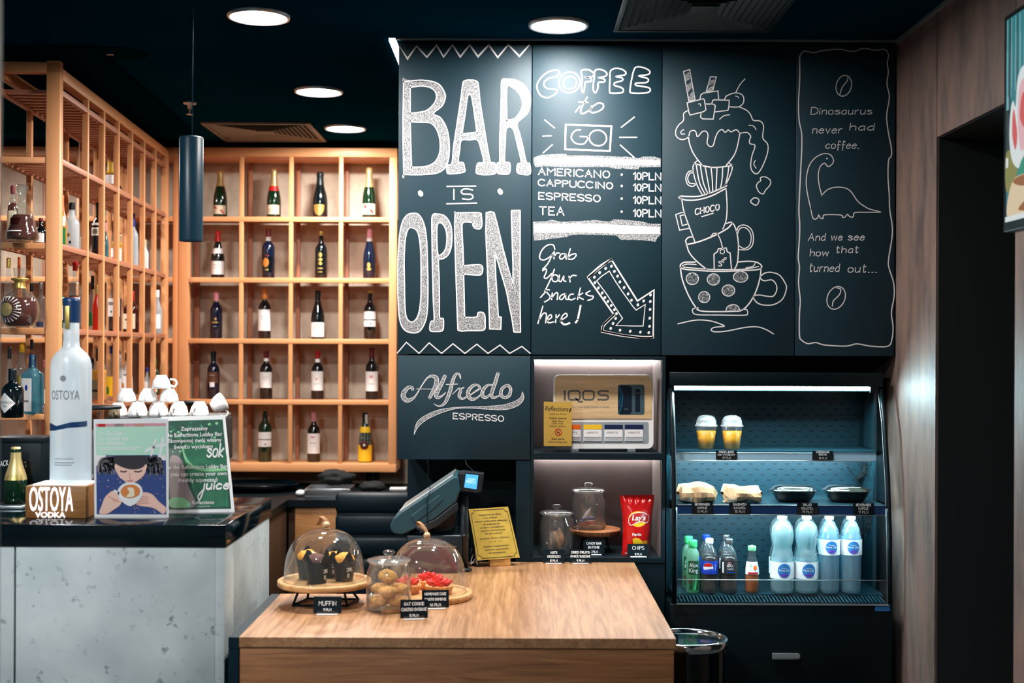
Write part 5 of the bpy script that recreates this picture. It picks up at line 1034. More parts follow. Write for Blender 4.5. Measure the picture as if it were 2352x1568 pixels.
# ---- display box with the big frosted bottle
qb = G(128, 1190, ZB_ + 0.0005); sb = F / qb.y
t = thing('display_stand', 'lit wooden block with glowing white letters carrying the big bottle', 'display stand', (qb.x, qb.y + 0.09, ZB_ + 0.0005))
hw, hh = 70 / sb, 74 / sb
b = MB(); b.box((-hw, -0.09, 0), (hw, 0.09, hh), 'lit_box', 0.002); b.build('block', t)
b = MB(); mp = lambda u, v: Vector((u, -0.0925, v))
def solid_text(b, s, x, y, h, m, y0, dpt, width, bold=0.02):
    vs, fs = textgeo(s, bold); x0, x1 = min(v.x for v in vs), max(v.x for v in vs); kx = width / (x1 - x0); k = h / 0.70
    bm0 = [Vector((x + (v.x - (x0 + x1) / 2) * kx, y0, y + v.y * k)) for v in vs]
    n = len(bm0); b.raw(bm0 + [p + Vector((0, dpt, 0)) for p in bm0], [f for f in fs] + [tuple(i + n for i in f) for f in fs], m)
    ed = {}
    for f in fs:
        for i in range(len(f)):
            e = (f[i], f[(i + 1) % len(f)]); k_ = tuple(sorted(e)); ed[k_] = ed.get(k_, 0) + 1
    b.raw(bm0 + [p + Vector((0, dpt, 0)) for p in bm0], [(a, c, c + n, a + n) for (a, c), v in ed.items() if v == 1], m)
solid_text(b, 'OSTOYA', -10 / sb, 17 / sb, 56 / sb, 'lamp_sign', -0.094, 0.004, 100 / sb, 0.0)
solid_text(b, 'VODKA', -12 / sb, 2 / sb, 12.5 / sb, 'lamp_sign', -0.094, 0.004, 68 / sb, 0.0)
b.build('lit_lettering', t)
b = MB(); b.box((-hw * 0.86, -0.06, hh), (hw * 0.86, 0.06, hh + 0.003), 'lamp_base'); b.build('light_plate', t)
H = (1112 - 680) / sb; R = 46.5 / sb
mat('bottle_blue', (16, 52, 92), 0.35)
prof = [(0, 0), (0.96, 0), (1, 0.01), (1, 0.60), (0.985, 0.64), (0.90, 0.675), (0.74, 0.70), (0.52, 0.72), (0.42, 0.735), (0.385, 0.77), (0.385, 1.0), (0, 1)]
SHAPES['magnum'] = prof
def mag(t, H, R):
    b = MB()
    th = lambda u, v: Vector((R * 1.006 * math.cos(-PI / 2 + u), R * 1.006 * math.sin(-PI / 2 + u), v))
    b.area([[(-1.3, 0.315 * H), (-0.9, 0.325 * H), (-0.4, 0.31 * H), (0.3, 0.33 * H), (1.2, 0.335 * H), (1.2, 0.305 * H), (0.2, 0.30 * H), (-0.5, 0.285 * H), (-1.3, 0.28 * H)]], 'bottle_blue', th, 0.15); b.build('picture_band', t)
    b = MB(); b.box((-0.012, -R * 0.47, 0.83 * H), (0.004, -R * 0.43, 0.955 * H), 'gold', 0.001); b.build('seal_strip', t)
bottle('huge frosted spirit bottle with blue cap on the lit wooden block', (qb.x + (140 - 128) / sb, qb.y + 0.09, ZB_ + hh + 0.0045), H, R, 'magnum', 'frost', 'bottle_blue', (0.865, 1.0),
       [(0.2, 0.6, 0, 'paper', [('t', 'OSTOYA', 0.452, 0.030, 'ink_grey', 0.098), ('t', 'POLISH VODKA', 0.13, 0.006, 'ink_grey'), ('e', -0.05, 0.565, 0.15, 0.016, 'ink_grey'), ('r', -0.5, 0.5, 0.112, 0.116, 'ink_grey'), ('r', -0.5, 0.4, 0.10, 0.104, 'ink_grey')])], name='display_bottle', segs=32, extra=mag)
# ---- black gift box and golden bottle
yj = F / 650
p0, p1 = W(-12, 1160, yj), W(95, 1005, yj)
t = thing('gift_box', 'black whiskey gift box at the left end of the bar', 'box', ((p0.x + p1.x) / 2, yj + 0.07, ZB_ + 0.0005))
bw = (p1.x - p0.x) / 2; bh = p1.z - ZB_
b = MB(); b.box((-bw, -0.07, 0), (bw, 0.07, bh - 0.012), 'black', 0.002); b.box((-bw - 0.002, -0.072, bh - 0.02), (bw + 0.002, 0.072, bh), 'black', 0.002); b.build('box', t)
b = MB(); xc = W(30, 1065, yj).x - t.location.x; zc_ = W(30, 1068, yj).z - t.location.z
arc = lambda u, v: Vector((xc + u, -0.0735, zc_ - 3.0 * u * u + v))
b.text("JACK DANIEL'S", 0.0, 0, 0.020, 'white', arc, width=0.098); b.build('lettering', t)
qg = G(33, 1166, ZB_); sg = F / (qg.y)
bottle('small champagne bottle with golden foil before the black gift box', (qg.x, yj - 0.075, ZB_ + 0.0156), 128 / 660, 25 / 660, 'champagne', 'wine_green', 'goldfoil', (0.42, 1), [(0.42, 0.52, 60, 'gold', [('e', 0, 0.45, 0.4, 0.03, 'goldfoil')])], name='champagne_bottle')
t = thing('drip_tray', 'flat pale plastic tray under the golden champagne bottle', 'tray', (qg.x, yj - 0.075, ZB_ + 0.0005))
b = MB(); b.box((-0.07, -0.055, 0), (0.045, 0.055, 0.012), 'alu', 0.003); b.build('tray', t)
b = MB(); b.box((-0.062, -0.048, 0.012), (0.038, 0.048, 0.0148), 'rubber', 0.001); b.build('mat', t)

# ---- two advertising stands
mat('mint', (186, 230, 206), 0.6); mat('photo_navy', (40, 66, 130), 0.6); mat('skin', (246, 200, 182), 0.6); mat('skin_shade', (206, 140, 124), 0.6); mat('hair', (40, 36, 44), 0.7); mat('crema', (206, 122, 56), 0.6)
mat('leaf_dark', (8, 78, 58), 0.6, var=0.25, vscale=14); mat('leaf_mid', (34, 124, 84), 0.6, var=0.2, vscale=20); mat('leaf_light', (140, 206, 150), 0.6); mat('juice_green', (12, 104, 70), 0.6, var=0.2, vscale=30); mat('mauve', (150, 130, 132), 0.6); mat('dot_pink', (216, 150, 160), 0.6)
def quad(TL, TR, BR, BL, eps=0.0006):
    n = (TR - TL).cross(BL - TL).normalized()
    if n.y > 0: n = -n
    return lambda L=0: (lambda u, v: TL * (1 - u) * (1 - v) + TR * u * (1 - v) + BR * u * v + BL * (1 - u) * v + n * (eps * (1 + L)))
def board_stand(name, label, TL, TR, BR, BL, th, m, group=None, cat='sign'):
    """a leaning sheet with acrylic back and foot"""
    base = (BL + BR) / 2; t = thing(name, label, cat, tuple(base), 0, group)
    n = (TR - TL).cross(BL - TL).normalized(); n = n if n.y < 0 else -n
    b = MB(); b.prism([TL, TR, BR, BL], -n * th, m); return t, b, n
yl = F / 702
TL, TR, BR, BL = W(215, 963, yl), W(386, 961, yl), W(387, 1193, yl), W(217, 1197, yl)
for p in (BR, BL): p.z = ZB_ + 0.001
t, b, n = board_stand('advert_stand', 'upright white bordered coffee advert with a woman drinking, left of the green poster', TL, TR, BR, BL, 0.003, 'white', 'acrylic advert stands on the bar'); b.build('print_sheet', t, True)
q = quad(TL, TR, BR, BL); b = MB()
R4 = lambda u0, v0, u1, v1: [(u0, v0), (u1, v0), (u1, v1), (u0, v1)]
b.area([R4(0.03, 0.045, 0.97, 0.075)], 'dot_pink', q(0)); b.area([R4(0.0, 0.0, 0.2, 0.0)[:2] + [(0.1, 0.02)]], 'white', q(0))
b.area([R4(0.28, 0.045, 0.4, 0.075)], 'mauve', q(1)); b.area([R4(0.06, 0.045, 0.16, 0.075)], 'red', q(1)); b.area([R4(0.55, 0.045, 0.68, 0.075)], 'skin_shade', q(1))
b.area([R4(0.03, 0.075, 0.97, 0.365)], 'mint', q(0))
b.text('To Go Café –', 0.07, 0.165, 0.042, 'white', q(1), 'l', 0.36, 0.015, 0.15, -1); b.text('na wynos lub', 0.07, 0.212, 0.042, 'white', q(1), 'l', 0.40, 0.015, 0.15, -1); b.text('na miejscu.', 0.07, 0.26, 0.042, 'white', q(1), 'l', 0.35, 0.015, 0.15, -1)
b.area([R4(0.07, 0.285, 0.64, 0.293)], 'white', q(1)); b.area([R4(0.07, 0.303, 0.58, 0.311)], 'white', q(1)); b.area([R4(0.07, 0.33, 0.22, 0.337)], 'white', q(1)); b.text('Holiday Inn', 0.92, 0.118, 0.017, 'white', q(1), 'r', 0.17, 0, 0.2, -1)
for P_ in ([(0.83, 0.215), (0.80, 0.30), (0.77, 0.365)], [(0.93, 0.20), (0.91, 0.30), (0.89, 0.365)], [(0.70, 0.325), (0.80, 0.285), (0.90, 0.265), (0.97, 0.262)]): b.line(P_, 0.028, 'white', q(1))
b.build('printed_headline', t, True)
b = MB(); b.area([R4(0.03, 0.365, 0.97, 0.965)], 'photo_navy', q(0))
rr = random.Random(3)
for k in range(110):
    u, v = rr.uniform(0.05, 0.95), rr.uniform(0.40, 0.95); a = rr.uniform(0.005, 0.011)
    b.area([[(u - a, v), (u, v - a * 0.7), (u + a, v), (u, v + a * 0.7)]], rr.choice(['dot_pink', 'paper', 'skin_shade', 'mauve']), q(1))
sm = lambda pts: [(p.x, p.y) for p in catmull([(x, y, 0) for x, y in pts], True, 5)]
b.area([R4(0.03, 0.365, 0.16, 0.47)], 'paper', q(1)); b.area([R4(0.86, 0.365, 0.97, 0.42)], 'paper', q(1))
b.area([sm([(0.29, 0.376), (0.50, 0.372), (0.71, 0.376), (0.74, 0.43), (0.73, 0.50), (0.70, 0.54), (0.66, 0.50), (0.34, 0.48), (0.30, 0.51), (0.27, 0.44)])], 'hair', q(2))
for k in range(16):
    x_ = 0.06 + 0.013 * k; b.line([(v.x, v.y) for v in catmull([(0.26, 0.385 + 0.004 * k, 0), (x_ + 0.05, 0.40 + 0.008 * k, 0), (x_, 0.46 + 0.006 * (k % 5), 0), (x_ + 0.04 * math.sin(k * 1.3), 0.53 + 0.008 * (k % 4), 0)])], 0.020, ('mauve', 'ink_grey', 'hair', 'ink_grey')[k % 4], q(2))
    x_ = 0.92 - 0.012 * k; b.line([(v.x, v.y) for v in catmull([(0.74, 0.385 + 0.004 * k, 0), (x_ - 0.03, 0.40 + 0.008 * k, 0), (x_, 0.46 + 0.006 * (k % 5), 0), (x_ + 0.03 * math.sin(k * 1.3), 0.54 + 0.008 * (k % 4), 0)])], 0.020, ('hair', 'ink_grey', 'hair', 'ink_grey')[k % 4], q(2))
b.area([sm([(0.30, 0.45), (0.68, 0.45), (0.70, 0.52), (0.66, 0.58), (0.56, 0.635), (0.47, 0.655), (0.40, 0.62), (0.33, 0.57)])], 'skin', q(3))
b.area([sm([(0.29, 0.374), (0.50, 0.370), (0.71, 0.374), (0.70, 0.45), (0.64, 0.495), (0.54, 0.51), (0.44, 0.50), (0.35, 0.475), (0.29, 0.44)])], 'hair', q(4))
b.line(sm([(0.36, 0.525), (0.40, 0.535), (0.44, 0.525)])[:10], 0.012, 'hair', q(4)); b.line([(0.55, 0.53), (0.60, 0.535), (0.65, 0.522)], 0.012, 'hair', q(4)); b.line([(0.48, 0.55), (0.485, 0.60), (0.50, 0.61)], 0.010, 'skin_shade', q(4)); b.area([sm([(0.43, 0.625), (0.49, 0.617), (0.54, 0.625), (0.49, 0.637)])], 'skin_shade', q(4))
b.area([sm([(0.10, 0.88), (0.16, 0.78), (0.28, 0.72), (0.37, 0.77), (0.36, 0.86), (0.26, 0.92), (0.17, 0.96), (0.07, 0.955)])], 'skin', q(3))
b.area([sm([(0.93, 0.96), (0.80, 0.90), (0.58, 0.87), (0.56, 0.80), (0.66, 0.745), (0.78, 0.76), (0.88, 0.84), (0.97, 0.90)])], 'skin', q(3))
for k in range(4): b.line(sm([(0.57 + 0.0 * k, 0.80 + 0.022 * k), (0.66, 0.785 + 0.022 * k), (0.73, 0.795 + 0.02 * k)])[:10], 0.007, 'skin_shade', q(4)); b.line([(0.18 + 0.04 * k, 0.78 + 0.012 * k), (0.24 + 0.03 * k, 0.80 + 0.012 * k), (0.27 + 0.025 * k, 0.84)], 0.006, 'skin_shade', q(4))
b.area([sm([(0.32, 0.72), (0.40, 0.655), (0.52, 0.64), (0.62, 0.67), (0.66, 0.75), (0.60, 0.83), (0.50, 0.88), (0.42, 0.86), (0.34, 0.80)])], 'white', q(5))
b.area([sm([(0.36, 0.73), (0.42, 0.675), (0.54, 0.665), (0.62, 0.71), (0.60, 0.77), (0.50, 0.80), (0.40, 0.785)])], 'crema', q(6))
b.area([sm([(0.45, 0.70), (0.50, 0.69), (0.54, 0.71), (0.54, 0.78), (0.44, 0.785), (0.48, 0.74)])], 'cream', q(7)); b.line([(0.28, 0.73), (0.33, 0.75)], 0.03, 'white', q(5)); b.build('printed_photo', t, True)
b = MB(); b.prism([TL + n * 0.006, TR + n * 0.006, BR + n * 0.006, BL + n * 0.006], -n * 0.002, 'acrylic'); b.box((BL.x, BL.y - 0.03, ZB_ + 0.0006), (BR.x, BL.y + 0.05, ZB_ + 0.0035), 'acrylic'); b.build('acrylic_holder', t, True)

yr = F / 683
TL, TR, BR, BL = W(371, 957, yr + 0.10), W(517, 953, yr + 0.135), W(539, 1183, yr + 0.035), W(380, 1192, yr)
for p in (BR, BL): p.z = ZB_ + 0.001
t, b, n = board_stand('advert_stand', 'leaning green fresh juice advert right of the coffee poster', TL, TR, BR, BL, 0.003, 'white', 'acrylic advert stands on the bar'); b.build('print_sheet', t, True)
q = quad(TL, TR, BR, BL); b = MB()
b.area([R4(0.04, 0.045, 0.955, 0.965)], 'leaf_dark', q(0)); rr = random.Random(5)
for k in range(46):
    u, v = 0.12 + rr.random() * 0.5, 0.06 + rr.random() * 0.32
    if k % 3 == 0: u, v = 0.45 + rr.random() * 0.45, 0.06 + rr.random() * 0.22
    a = rr.uniform(0.012, 0.03); b.area([sm([(u - a, v), (u, v - a * 0.5), (u + a, v), (u, v + a * 0.6)])], rr.choice(['leaf_mid', 'leaf_mid', 'leaf_light']), q(1))
b.area([sm([(0.10, 0.44), (0.28, 0.46), (0.34, 0.70), (0.44, 0.93), (0.10, 0.90)])], 'mauve', q(1))
b.area([sm([(0.30, 0.33), (0.50, 0.28), (0.80, 0.28), (0.93, 0.35), (0.94, 0.60), (0.925, 0.80), (0.91, 0.93), (0.88, 0.945), (0.56, 0.945), (0.50, 0.93), (0.38, 0.66)])], 'leaf_mid', q(2))
b.area([sm([(0.33, 0.36), (0.55, 0.30), (0.82, 0.30), (0.94, 0.36), (0.94, 0.50), (0.75, 0.53), (0.50, 0.50), (0.38, 0.44)])], 'juice_green', q(3))
b.line(catmull([(0.30, 0.33, 0), (0.36, 0.47, 0), (0.55, 0.56, 0), (0.94, 0.56, 0)]) and [(v.x, v.y) for v in catmull([(0.30, 0.33, 0), (0.36, 0.47, 0), (0.55, 0.56, 0), (0.94, 0.565, 0)])], 0.03, 'leaf_light', q(3))
b.area([sm([(0.42, 0.64), (0.66, 0.62), (0.91, 0.64), (0.90, 0.80), (0.885, 0.92), (0.86, 0.94), (0.58, 0.94), (0.53, 0.91)])], 'juice_green', q(3))
b.area([sm([(0.05, 0.88), (0.15, 0.84), (0.30, 0.86), (0.37, 0.92), (0.33, 0.945), (0.10, 0.945)])], 'leaf_light', q(4)); b.build('printed_photo', t, True)
b = MB()
for s_, u, v, h, w_ in (('Zapraszamy', 0.50, 0.155, 0.040, 0.42), ('do Reflections Lobby Bar', 0.50, 0.218, 0.040, 0.86), ('Skomponuj swój własny', 0.50, 0.278, 0.040, 0.82), ('świeżo wyciskany', 0.47, 0.343, 0.040, 0.60), ('At the Reflections Lobby Bar', 0.50, 0.553, 0.040, 0.92), ('you can create your own', 0.52, 0.625, 0.040, 0.84), ('freshly squeezed', 0.50, 0.688, 0.040, 0.58)):
    b.text(s_, u, v, h, 'white', q(6), 'c', w_, 0.012, 0, -1)
b.write('sok', 0.66, 0.435, 0.135, 0.020, 'white', q(6), width=0.24, slant=0.35, ysign=-1)
b.write('juice', 0.56, 0.765, 0.085, 0.020, 'white', q(6), width=0.38, slant=0.35, ysign=-1); b.line([(v.x, v.y) for v in catmull([(0.575, 0.76, 0), (0.54, 0.83, 0), (0.50, 0.87, 0), (0.49, 0.83, 0), (0.57, 0.77, 0)])], 0.018, 'white', q(6))
b.text('Reflections', 0.55, 0.915, 0.035, 'white', q(6), 'c', 0.33, 0.005, 0.3, -1); b.text('Lobby Bar & Café', 0.55, 0.945, 0.012, 'white', q(6), 'c', 0.2, 0, 0, -1); b.build('printed_text', t, True)
b = MB(); b.prism([TL + n * 0.008, TR + n * 0.008, BR + n * 0.008, BL + n * 0.008], -n * 0.002, 'acrylic'); b.prism([BL + Vector((0, -0.02, 0)), BR + Vector((0, -0.02, 0)), BR + Vector((0, 0.13, 0)), BL + Vector((0, 0.13, 0))], (0, 0, 0.003), 'acrylic'); b.build('acrylic_holder', t, True)

# ---- coffee machine with cups, grinder
ym = F / 560; ZC = 0.82
xm0, xm1 = W(236, 960, ym).x, W(486, 960, ym).x; zm = W(360, 958, ym).z
t = thing('coffee_machine', 'black espresso machine behind the posters, cups heaped on top', 'coffee machine', ((xm0 + xm1) / 2, ym + 0.2, ZC + 0.0005))
b = MB(); b.box((xm0, ym, zm - 0.20), (xm1, ym + 0.40, zm - 0.012), 'black', 0.012); b.box((xm0 + 0.01, ym + 0.14, ZC + 0.05), (xm1 - 0.01, ym + 0.40, zm - 0.2), 'steel', 0.006); b.box((xm0, ym, ZC + 0.0005), (xm1, ym + 0.40, ZC + 0.09), 'black', 0.01); b.build('body', t, True)
b = MB(); b.box((xm0 + 0.006, ym + 0.006, zm - 0.012), (xm1 - 0.006, ym + 0.394, zm), 'steel', 0.004); b.build('cup_tray', t, True)
for k in range(2):
    xx = xm0 + 0.12 + k * 0.18; b = MB(); b.lathe([(0, 0), (0.034, 0), (0.036, 0.05), (0, 0.05)], 'chrome', (xx, ym + 0.07, zm - 0.25), 20); b.build('brew_group', t, True)
    b = MB(); b.tube([(xx, ym + 0.07, zm - 0.262), (xx, ym - 0.09, zm - 0.275)], 0.012, 'black', 10); b.build('portafilter', t, True)
b = MB(); b.tube(catmull([(xm1 - 0.03, ym + 0.02, zm - 0.12), (xm1 + 0.02, ym - 0.03, zm - 0.14), (xm1 + 0.03, ym - 0.04, zm - 0.26)]), 0.005, 'chrome', 8); b.build('steam_wand', t, True)
def cup_parts(t, r=0.04, h=0.056, up=False):
    b = MB(); s = -1 if up else 1
    pr = [(0, 0), (r * 0.52, 0), (r * 0.55, 0.004), (r * 0.85, h * 0.42), (r * 0.98, h * 0.8), (r, h), (r * 0.94, h), (r * 0.78, h * 0.42), (r * 0.45, 0.006), (0, 0.006)]
    b.lathe(pr, 'white_gloss', segs=22); bd = b.build('cup_body', t)
    b = MB(); b.tube(catmull([(r * 0.93, 0, h * 0.78), (r * 1.32, 0, h * 0.86), (r * 1.55, 0, h * 0.62), (r * 1.35, 0, h * 0.36), (r * 0.86, 0, h * 0.32)]), 0.0045, 'white_gloss', 8); b.build('handle', t)
gc = 'white cups heaped on the coffee machine'
c0 = thing('coffee_cup', 'white cup in the bottom row of the heap on the coffee machine', 'cup', (0, 0, 0), 0, gc); cup_parts(c0)
def turned(loc, rz, label, tilt=0.0, flip=True):
    c = clone(c0, loc, rz, label, gc); c.rotation_euler = (PI + tilt if flip else tilt, 0, rz); return c
h_ = 0.056; first = True; rr = random.Random(2)
zr = zm + h_ + 0.0008
low = [(262, 0.05), (309, 0.04), (356, 0.06), (403, 0.05), (449, 0.06), (284, 0.20), (333, 0.19), (381, 0.20), (429, 0.21)]
for k, (px, dy) in enumerate(low):
    lb = 'white cup in the bottom row of the heap on the coffee machine'
    x = W(px, 950, ym).x
    if k == 0: c0.location = (x, ym + dy, zr); c0.rotation_euler = (PI, 0, -1.5)
    else: turned((x, ym + dy, zr), (-1.55 if k < 5 else 1.55) + rr.uniform(-0.3, 0.3), lb)
mid = [(270, 0.12), (320, 0.125), (370, 0.12)]
for px, dy in mid: turned((W(px, 930, ym).x, ym + dy, zr + h_ + 0.0008), -1.57 + rr.uniform(-0.35, 0.35), 'white cup in the second layer of the heap on the coffee machine')
ct = clone(c0, (W(352, 905, ym).x, ym + 0.12, zr + 2 * h_ + 0.0016), 0.3, 'single white cup crowning the heap on the coffee machine', gc); ct.rotation_euler = (PI, 0, 0.25)
ct = clone(c0, (W(472, 945, ym).x - 0.005, ym + 0.135, zm + 0.036), 0.0, 'white cup lying tilted at the right end of the heap', gc); ct.rotation_euler = (0, math.radians(62), 0.5)
# grinder with hopper
yg = F / 610; xg = W(213, 950, yg).x
t = thing('coffee_grinder', 'coffee grinder with flat black lid between big bottle and posters', 'coffee grinder', (xg, yg + 0.08, ZC + 0.0005))
zl = W(213, 934, yg).z - ZC
b = MB(); b.lathe([(0, zl - 0.012), (0.080, zl - 0.012), (0.082, zl - 0.008), (0.080, zl), (0, zl + 0.002)], 'black', segs=32); b.build('lid', t)
b = MB(); b.lathe([(0.045, zl - 0.16), (0.075, zl - 0.06), (0.076, zl - 0.0125)], 'tint_glass', segs=32); b.build('hopper', t)
b = MB(); b.lathe([(0, zl - 0.158), (0.042, zl - 0.158), (0.060, zl - 0.10), (0, zl - 0.095)], 'brown', segs=24); b.build('beans', t)
b = MB(); b.lathe([(0, 0), (0.085, 0), (0.085, 0.03), (0.06, 0.05), (0.058, zl - 0.20), (0.05, zl - 0.162), (0, zl - 0.162)], 'black', segs=28); b.build('body', t)
yk = YB1 - 0.075; q = W(203, 1045, yk)
t = thing('glass_pitcher', 'small glass pitcher between the big bottle and the coffee advert', 'pitcher', (q.x, yk, ZB_ + 0.0005))
zt2 = W(203, 988, yk).z - ZB_
b = MB(); b.lathe([(0, 0), (0.040, 0), (0.042, 0.006), (0.044, zt2 * 0.55), (0.034, zt2 * 0.82), (0.040, zt2), (0.037, zt2), (0.031, zt2 * 0.82), (0.040, zt2 * 0.55), (0.038, 0.01), (0, 0.01)], 'bottle_clear', segs=24); b.build('jug', t)
b = MB(); b.lathe([(0.0445, zt2 * 0.25), (0.0455, zt2 * 0.26), (0.0455, zt2 * 0.38), (0.0445, zt2 * 0.39)], 'chrome', segs=24); b.build('metal_band', t)
b = MB(); b.tube(catmull([(0.036, 0, zt2 * 0.85), (0.072, 0, zt2 * 0.8), (0.075, 0, zt2 * 0.4), (0.043, 0, zt2 * 0.3)]), 0.004, 'bottle_clear', 8); b.build('handle', t)
q = G(462, 922, 1.60); yv = 5.95; xv = W(430, 921, yv).x; zv = W(430, 921, yv).z
t = thing('blender_jar', 'jar with a flat black lid behind the heap of white cups', 'jar', (xv, yv, ZC + 0.0005))
b = MB(); b.lathe([(0, zv - ZC - 0.014), (0.064, zv - ZC - 0.014), (0.066, zv - ZC - 0.004), (0.064, zv - ZC), (0, zv - ZC + 0.002)], 'black', segs=28); b.build('lid', t)
b = MB(); b.lathe([(0, 0), (0.055, 0), (0.056, 0.3), (0.060, zv - ZC - 0.0145), (0.057, zv - ZC - 0.0145), (0.052, 0.3), (0.050, 0.01), (0, 0.01)], 'tint_glass', segs=28); b.build('jar_body', t)

# ================================================================ SALES COUNTER
ZW = 0.805; YC0 = F / 760; XCR = W(1553, 1467, YC0).x; XCL = W(549, 1462, YC0).x; YCB = 4.567
t = thing('wooden_worktop', 'oak grained worktop of the sales counter', 'worktop', (-0.15, 4.6, ZW - 0.03))
XIN = -0.44
b = MB(); b.prism([(XCL, YC0, ZW - 0.031), (XCR, YC0, ZW - 0.031), (XCR, YP - 0.001, ZW - 0.031), (XIN, YP - 0.001, ZW - 0.031), (XIN, YCB, ZW - 0.031), (XCL, YCB, ZW - 0.031)], (0, 0, 0.031), 'oak_top', 0.0012)
b.bm.faces.ensure_lookup_table()
b.build('slab', t, True)
t = thing('sales_counter', 'sales counter body with an oak grained front panel', 'counter', (-0.15, 4.6, 0))
b = MB(); b.box((XCL + 0.001, YC0 + 0.004, 0.05), (XCR - 0.006, YC0 + 0.026, ZW - 0.034), 'oak_front', 0.001); b.build('front_panel', t, True)
b = MB(); b.box((XCR - 0.026, YC0 + 0.027, 0.05), (XCR - 0.007, YP - 0.02, ZW - 0.034), 'oak_front', 0.001); b.build('side_panel', t, True)
b = MB(); b.box((XCL - 0.032, YC0, 0.0), (XCL - 0.0005, YCB, ZW - 0.036), 'board_dark'); b.box((XCL - 0.032, YC0 - 0.001, ZW - 0.034), (XCL - 0.0005, YCB, ZW - 0.001), 'board_dark'); b.build('edge_strip', t, True)
b = MB(); b.prism([(XCL + 0.02, YC0 + 0.03, 0.0), (XCR - 0.03, YC0 + 0.03, 0.0), (XCR - 0.03, YP - 0.02, 0.0), (XIN + 0.02, YP - 0.02, 0.0), (XIN + 0.02, YCB - 0.02, 0.0), (XCL + 0.02, YCB - 0.02, 0.0)], (0, 0, ZW - 0.036), 'gap'); b.build('core', t, True)
# ================================================================ THINGS ON THE SALES COUNTER
def price_card(label, cx, cy_bottom, wpx, hpx, lines, z=ZW, yaw=0.0, lean=0.18, y=None, foot=True):
    """small black card in a clear foot; cx, cy_bottom: where its foot stands in the photograph"""
    q = G(cx, cy_bottom, z) if y is None else Vector((W(cx, cy_bottom, y).x, y, z))
    s = F / q.y; w_, h_ = wpx / s, hpx / s
    t = thing('price_card', label, 'price card', (q.x, q.y, z + 0.0006), yaw, 'black price cards')
    up = Vector((0, math.sin(lean), math.cos(lean))); o = Vector((0, -0.004, 0.004))
    n = Vector((0, -math.cos(lean), math.sin(lean)))
    mp = lambda u, v: o + Vector((u, 0, 0)) + up * v + n * 0.0006
    b = MB(); b.prism([o + Vector((-w_ / 2, 0, 0)), o + Vector((w_ / 2, 0, 0)), o + Vector((w_ / 2, 0, 0)) + up * h_, o + Vector((-w_ / 2, 0, 0)) + up * h_], -n * 0.0012, 'card')
    N = len(lines)
    for i, L in enumerate(lines):
        s_, f, hh = L; b.write(s_, 0, h_ * (1 - f), h_ * hh, h_ * 0.035, 'card_ink', mp, width=min(w_ * 0.9, len(s_) * h_ * hh * 0.72), align='c')
    b.build('card', t)
    if foot:
        b = MB(); b.box((-w_ * 0.37, -0.014, 0), (w_ * 0.37, 0.006, 0.0035), 'white', 0.0008); b.box((-w_ * 0.37, -0.0075, 0.0035), (w_ * 0.37, -0.0055, 0.012), 'acrylic'); b.build('clear_foot', t)
    return t
def dome(t, r, h, z, ball_m='pale_wood'):
    pr = [(r, z), (r * 1.0, z + h * 0.12), (r * 0.985, z + h * 0.3), (r * 0.94, z + h * 0.48), (r * 0.85, z + h * 0.66), (r * 0.70, z + h * 0.82), (r * 0.5, z + h * 0.93), (r * 0.25, z + h * 0.99), (0, z + h)]
    b = MB(); q = [(p.x, p.y) for p in catmull([(a, c, 0) for a, c in pr], False, 3)]; b.lathe(q + [], 'clear_glass', segs=48); b.tube([(r * math.cos(a), r * math.sin(a), z + 0.001) for a in [k * PI / 24 for k in range(48)]], 0.0018, 'clear_glass', 6, True); return b.build('glass_dome', t)
# ---- muffin stand
qs = G(745, 1386, ZW); s_ = F / qs.y
t = thing('cake_stand', 'round wooden cake stand on black wire legs under a tall glass dome', 'cake stand', (qs.x, qs.y, ZW + 0.0006))
rb = 107 / s_; zb_ = W(745, 1330, qs.y).z - ZW
b = MB(); b.lathe([(0, zb_ - 0.02), (rb * 0.97, zb_ - 0.02), (rb, zb_ - 0.016), (rb, zb_ - 0.003), (rb * 0.985, zb_), (rb * 0.90, zb_), (rb * 0.895, zb_ - 0.003), (0, zb_ - 0.003)], 'board_wood', segs=56); b.build('board', t)
b = MB(); wr = 0.0042; top = [(-0.075, -0.06), (0.075, -0.06), (0.06, 0.07), (-0.06, 0.07)]; bot = [(-0.098, -0.055), (0.085, -0.06), (0.11, 0.055), (-0.068, 0.062)]
for i in range(4):
    b.tube([(*bot[i], wr), (*bot[(i + 1) % 4], wr)], wr, 'black', 8); b.tube([(*bot[i], wr), (*top[i], zb_ - 0.0205)], wr, 'black', 8); b.ball((*bot[i], wr), wr, 'black', 6)
    b.tube([(*top[i], zb_ - 0.0245), (*top[(i + 1) % 4], zb_ - 0.0245)], wr, 'black', 8)
b.build('wire_base', t)
dm = dome(t, 92 / s_, 116 / s_, zb_ - 0.0015)
b = MB(); zk = zb_ + 116 / s_; b.ball((0.006, -0.004, zk + 0.014), (0.013, 0.013, 0.011), 'pale_wood', 10); b.lathe([(0, 0.0), (0.014, 0.0), (0.012, 0.004), (0, 0.005)], 'leather_strap', (0.006, -0.004, zk - 0.0005), 16); b.build('knob', dm)
b = MB(); b.surf(lambda u, v: Vector((-0.022 + 0.028 * u + 0.004 * math.sin(u * 9) + (v - 0.5) * 0.012, (v - 0.5) * 0.010 + 0.002, zk + 0.012 + 0.034 * math.sin(u * PI) ** 0.8 * (1 - 0.25 * u))), 14, 3, 'leather_strap'); b.build('strap', dm)
DOMEZ = zb_ - 0.0024
mat('choc_cake', (96, 58, 50), 0.8, var=0.25, vscale=60, bump=0.6, bscale=150); mat('orange_cake', (232, 158, 50), 0.7, var=0.2, vscale=60, bump=0.5, bscale=150)
mat('muffin_paper', (4, 16, 22), 0.4, spec=0.25)
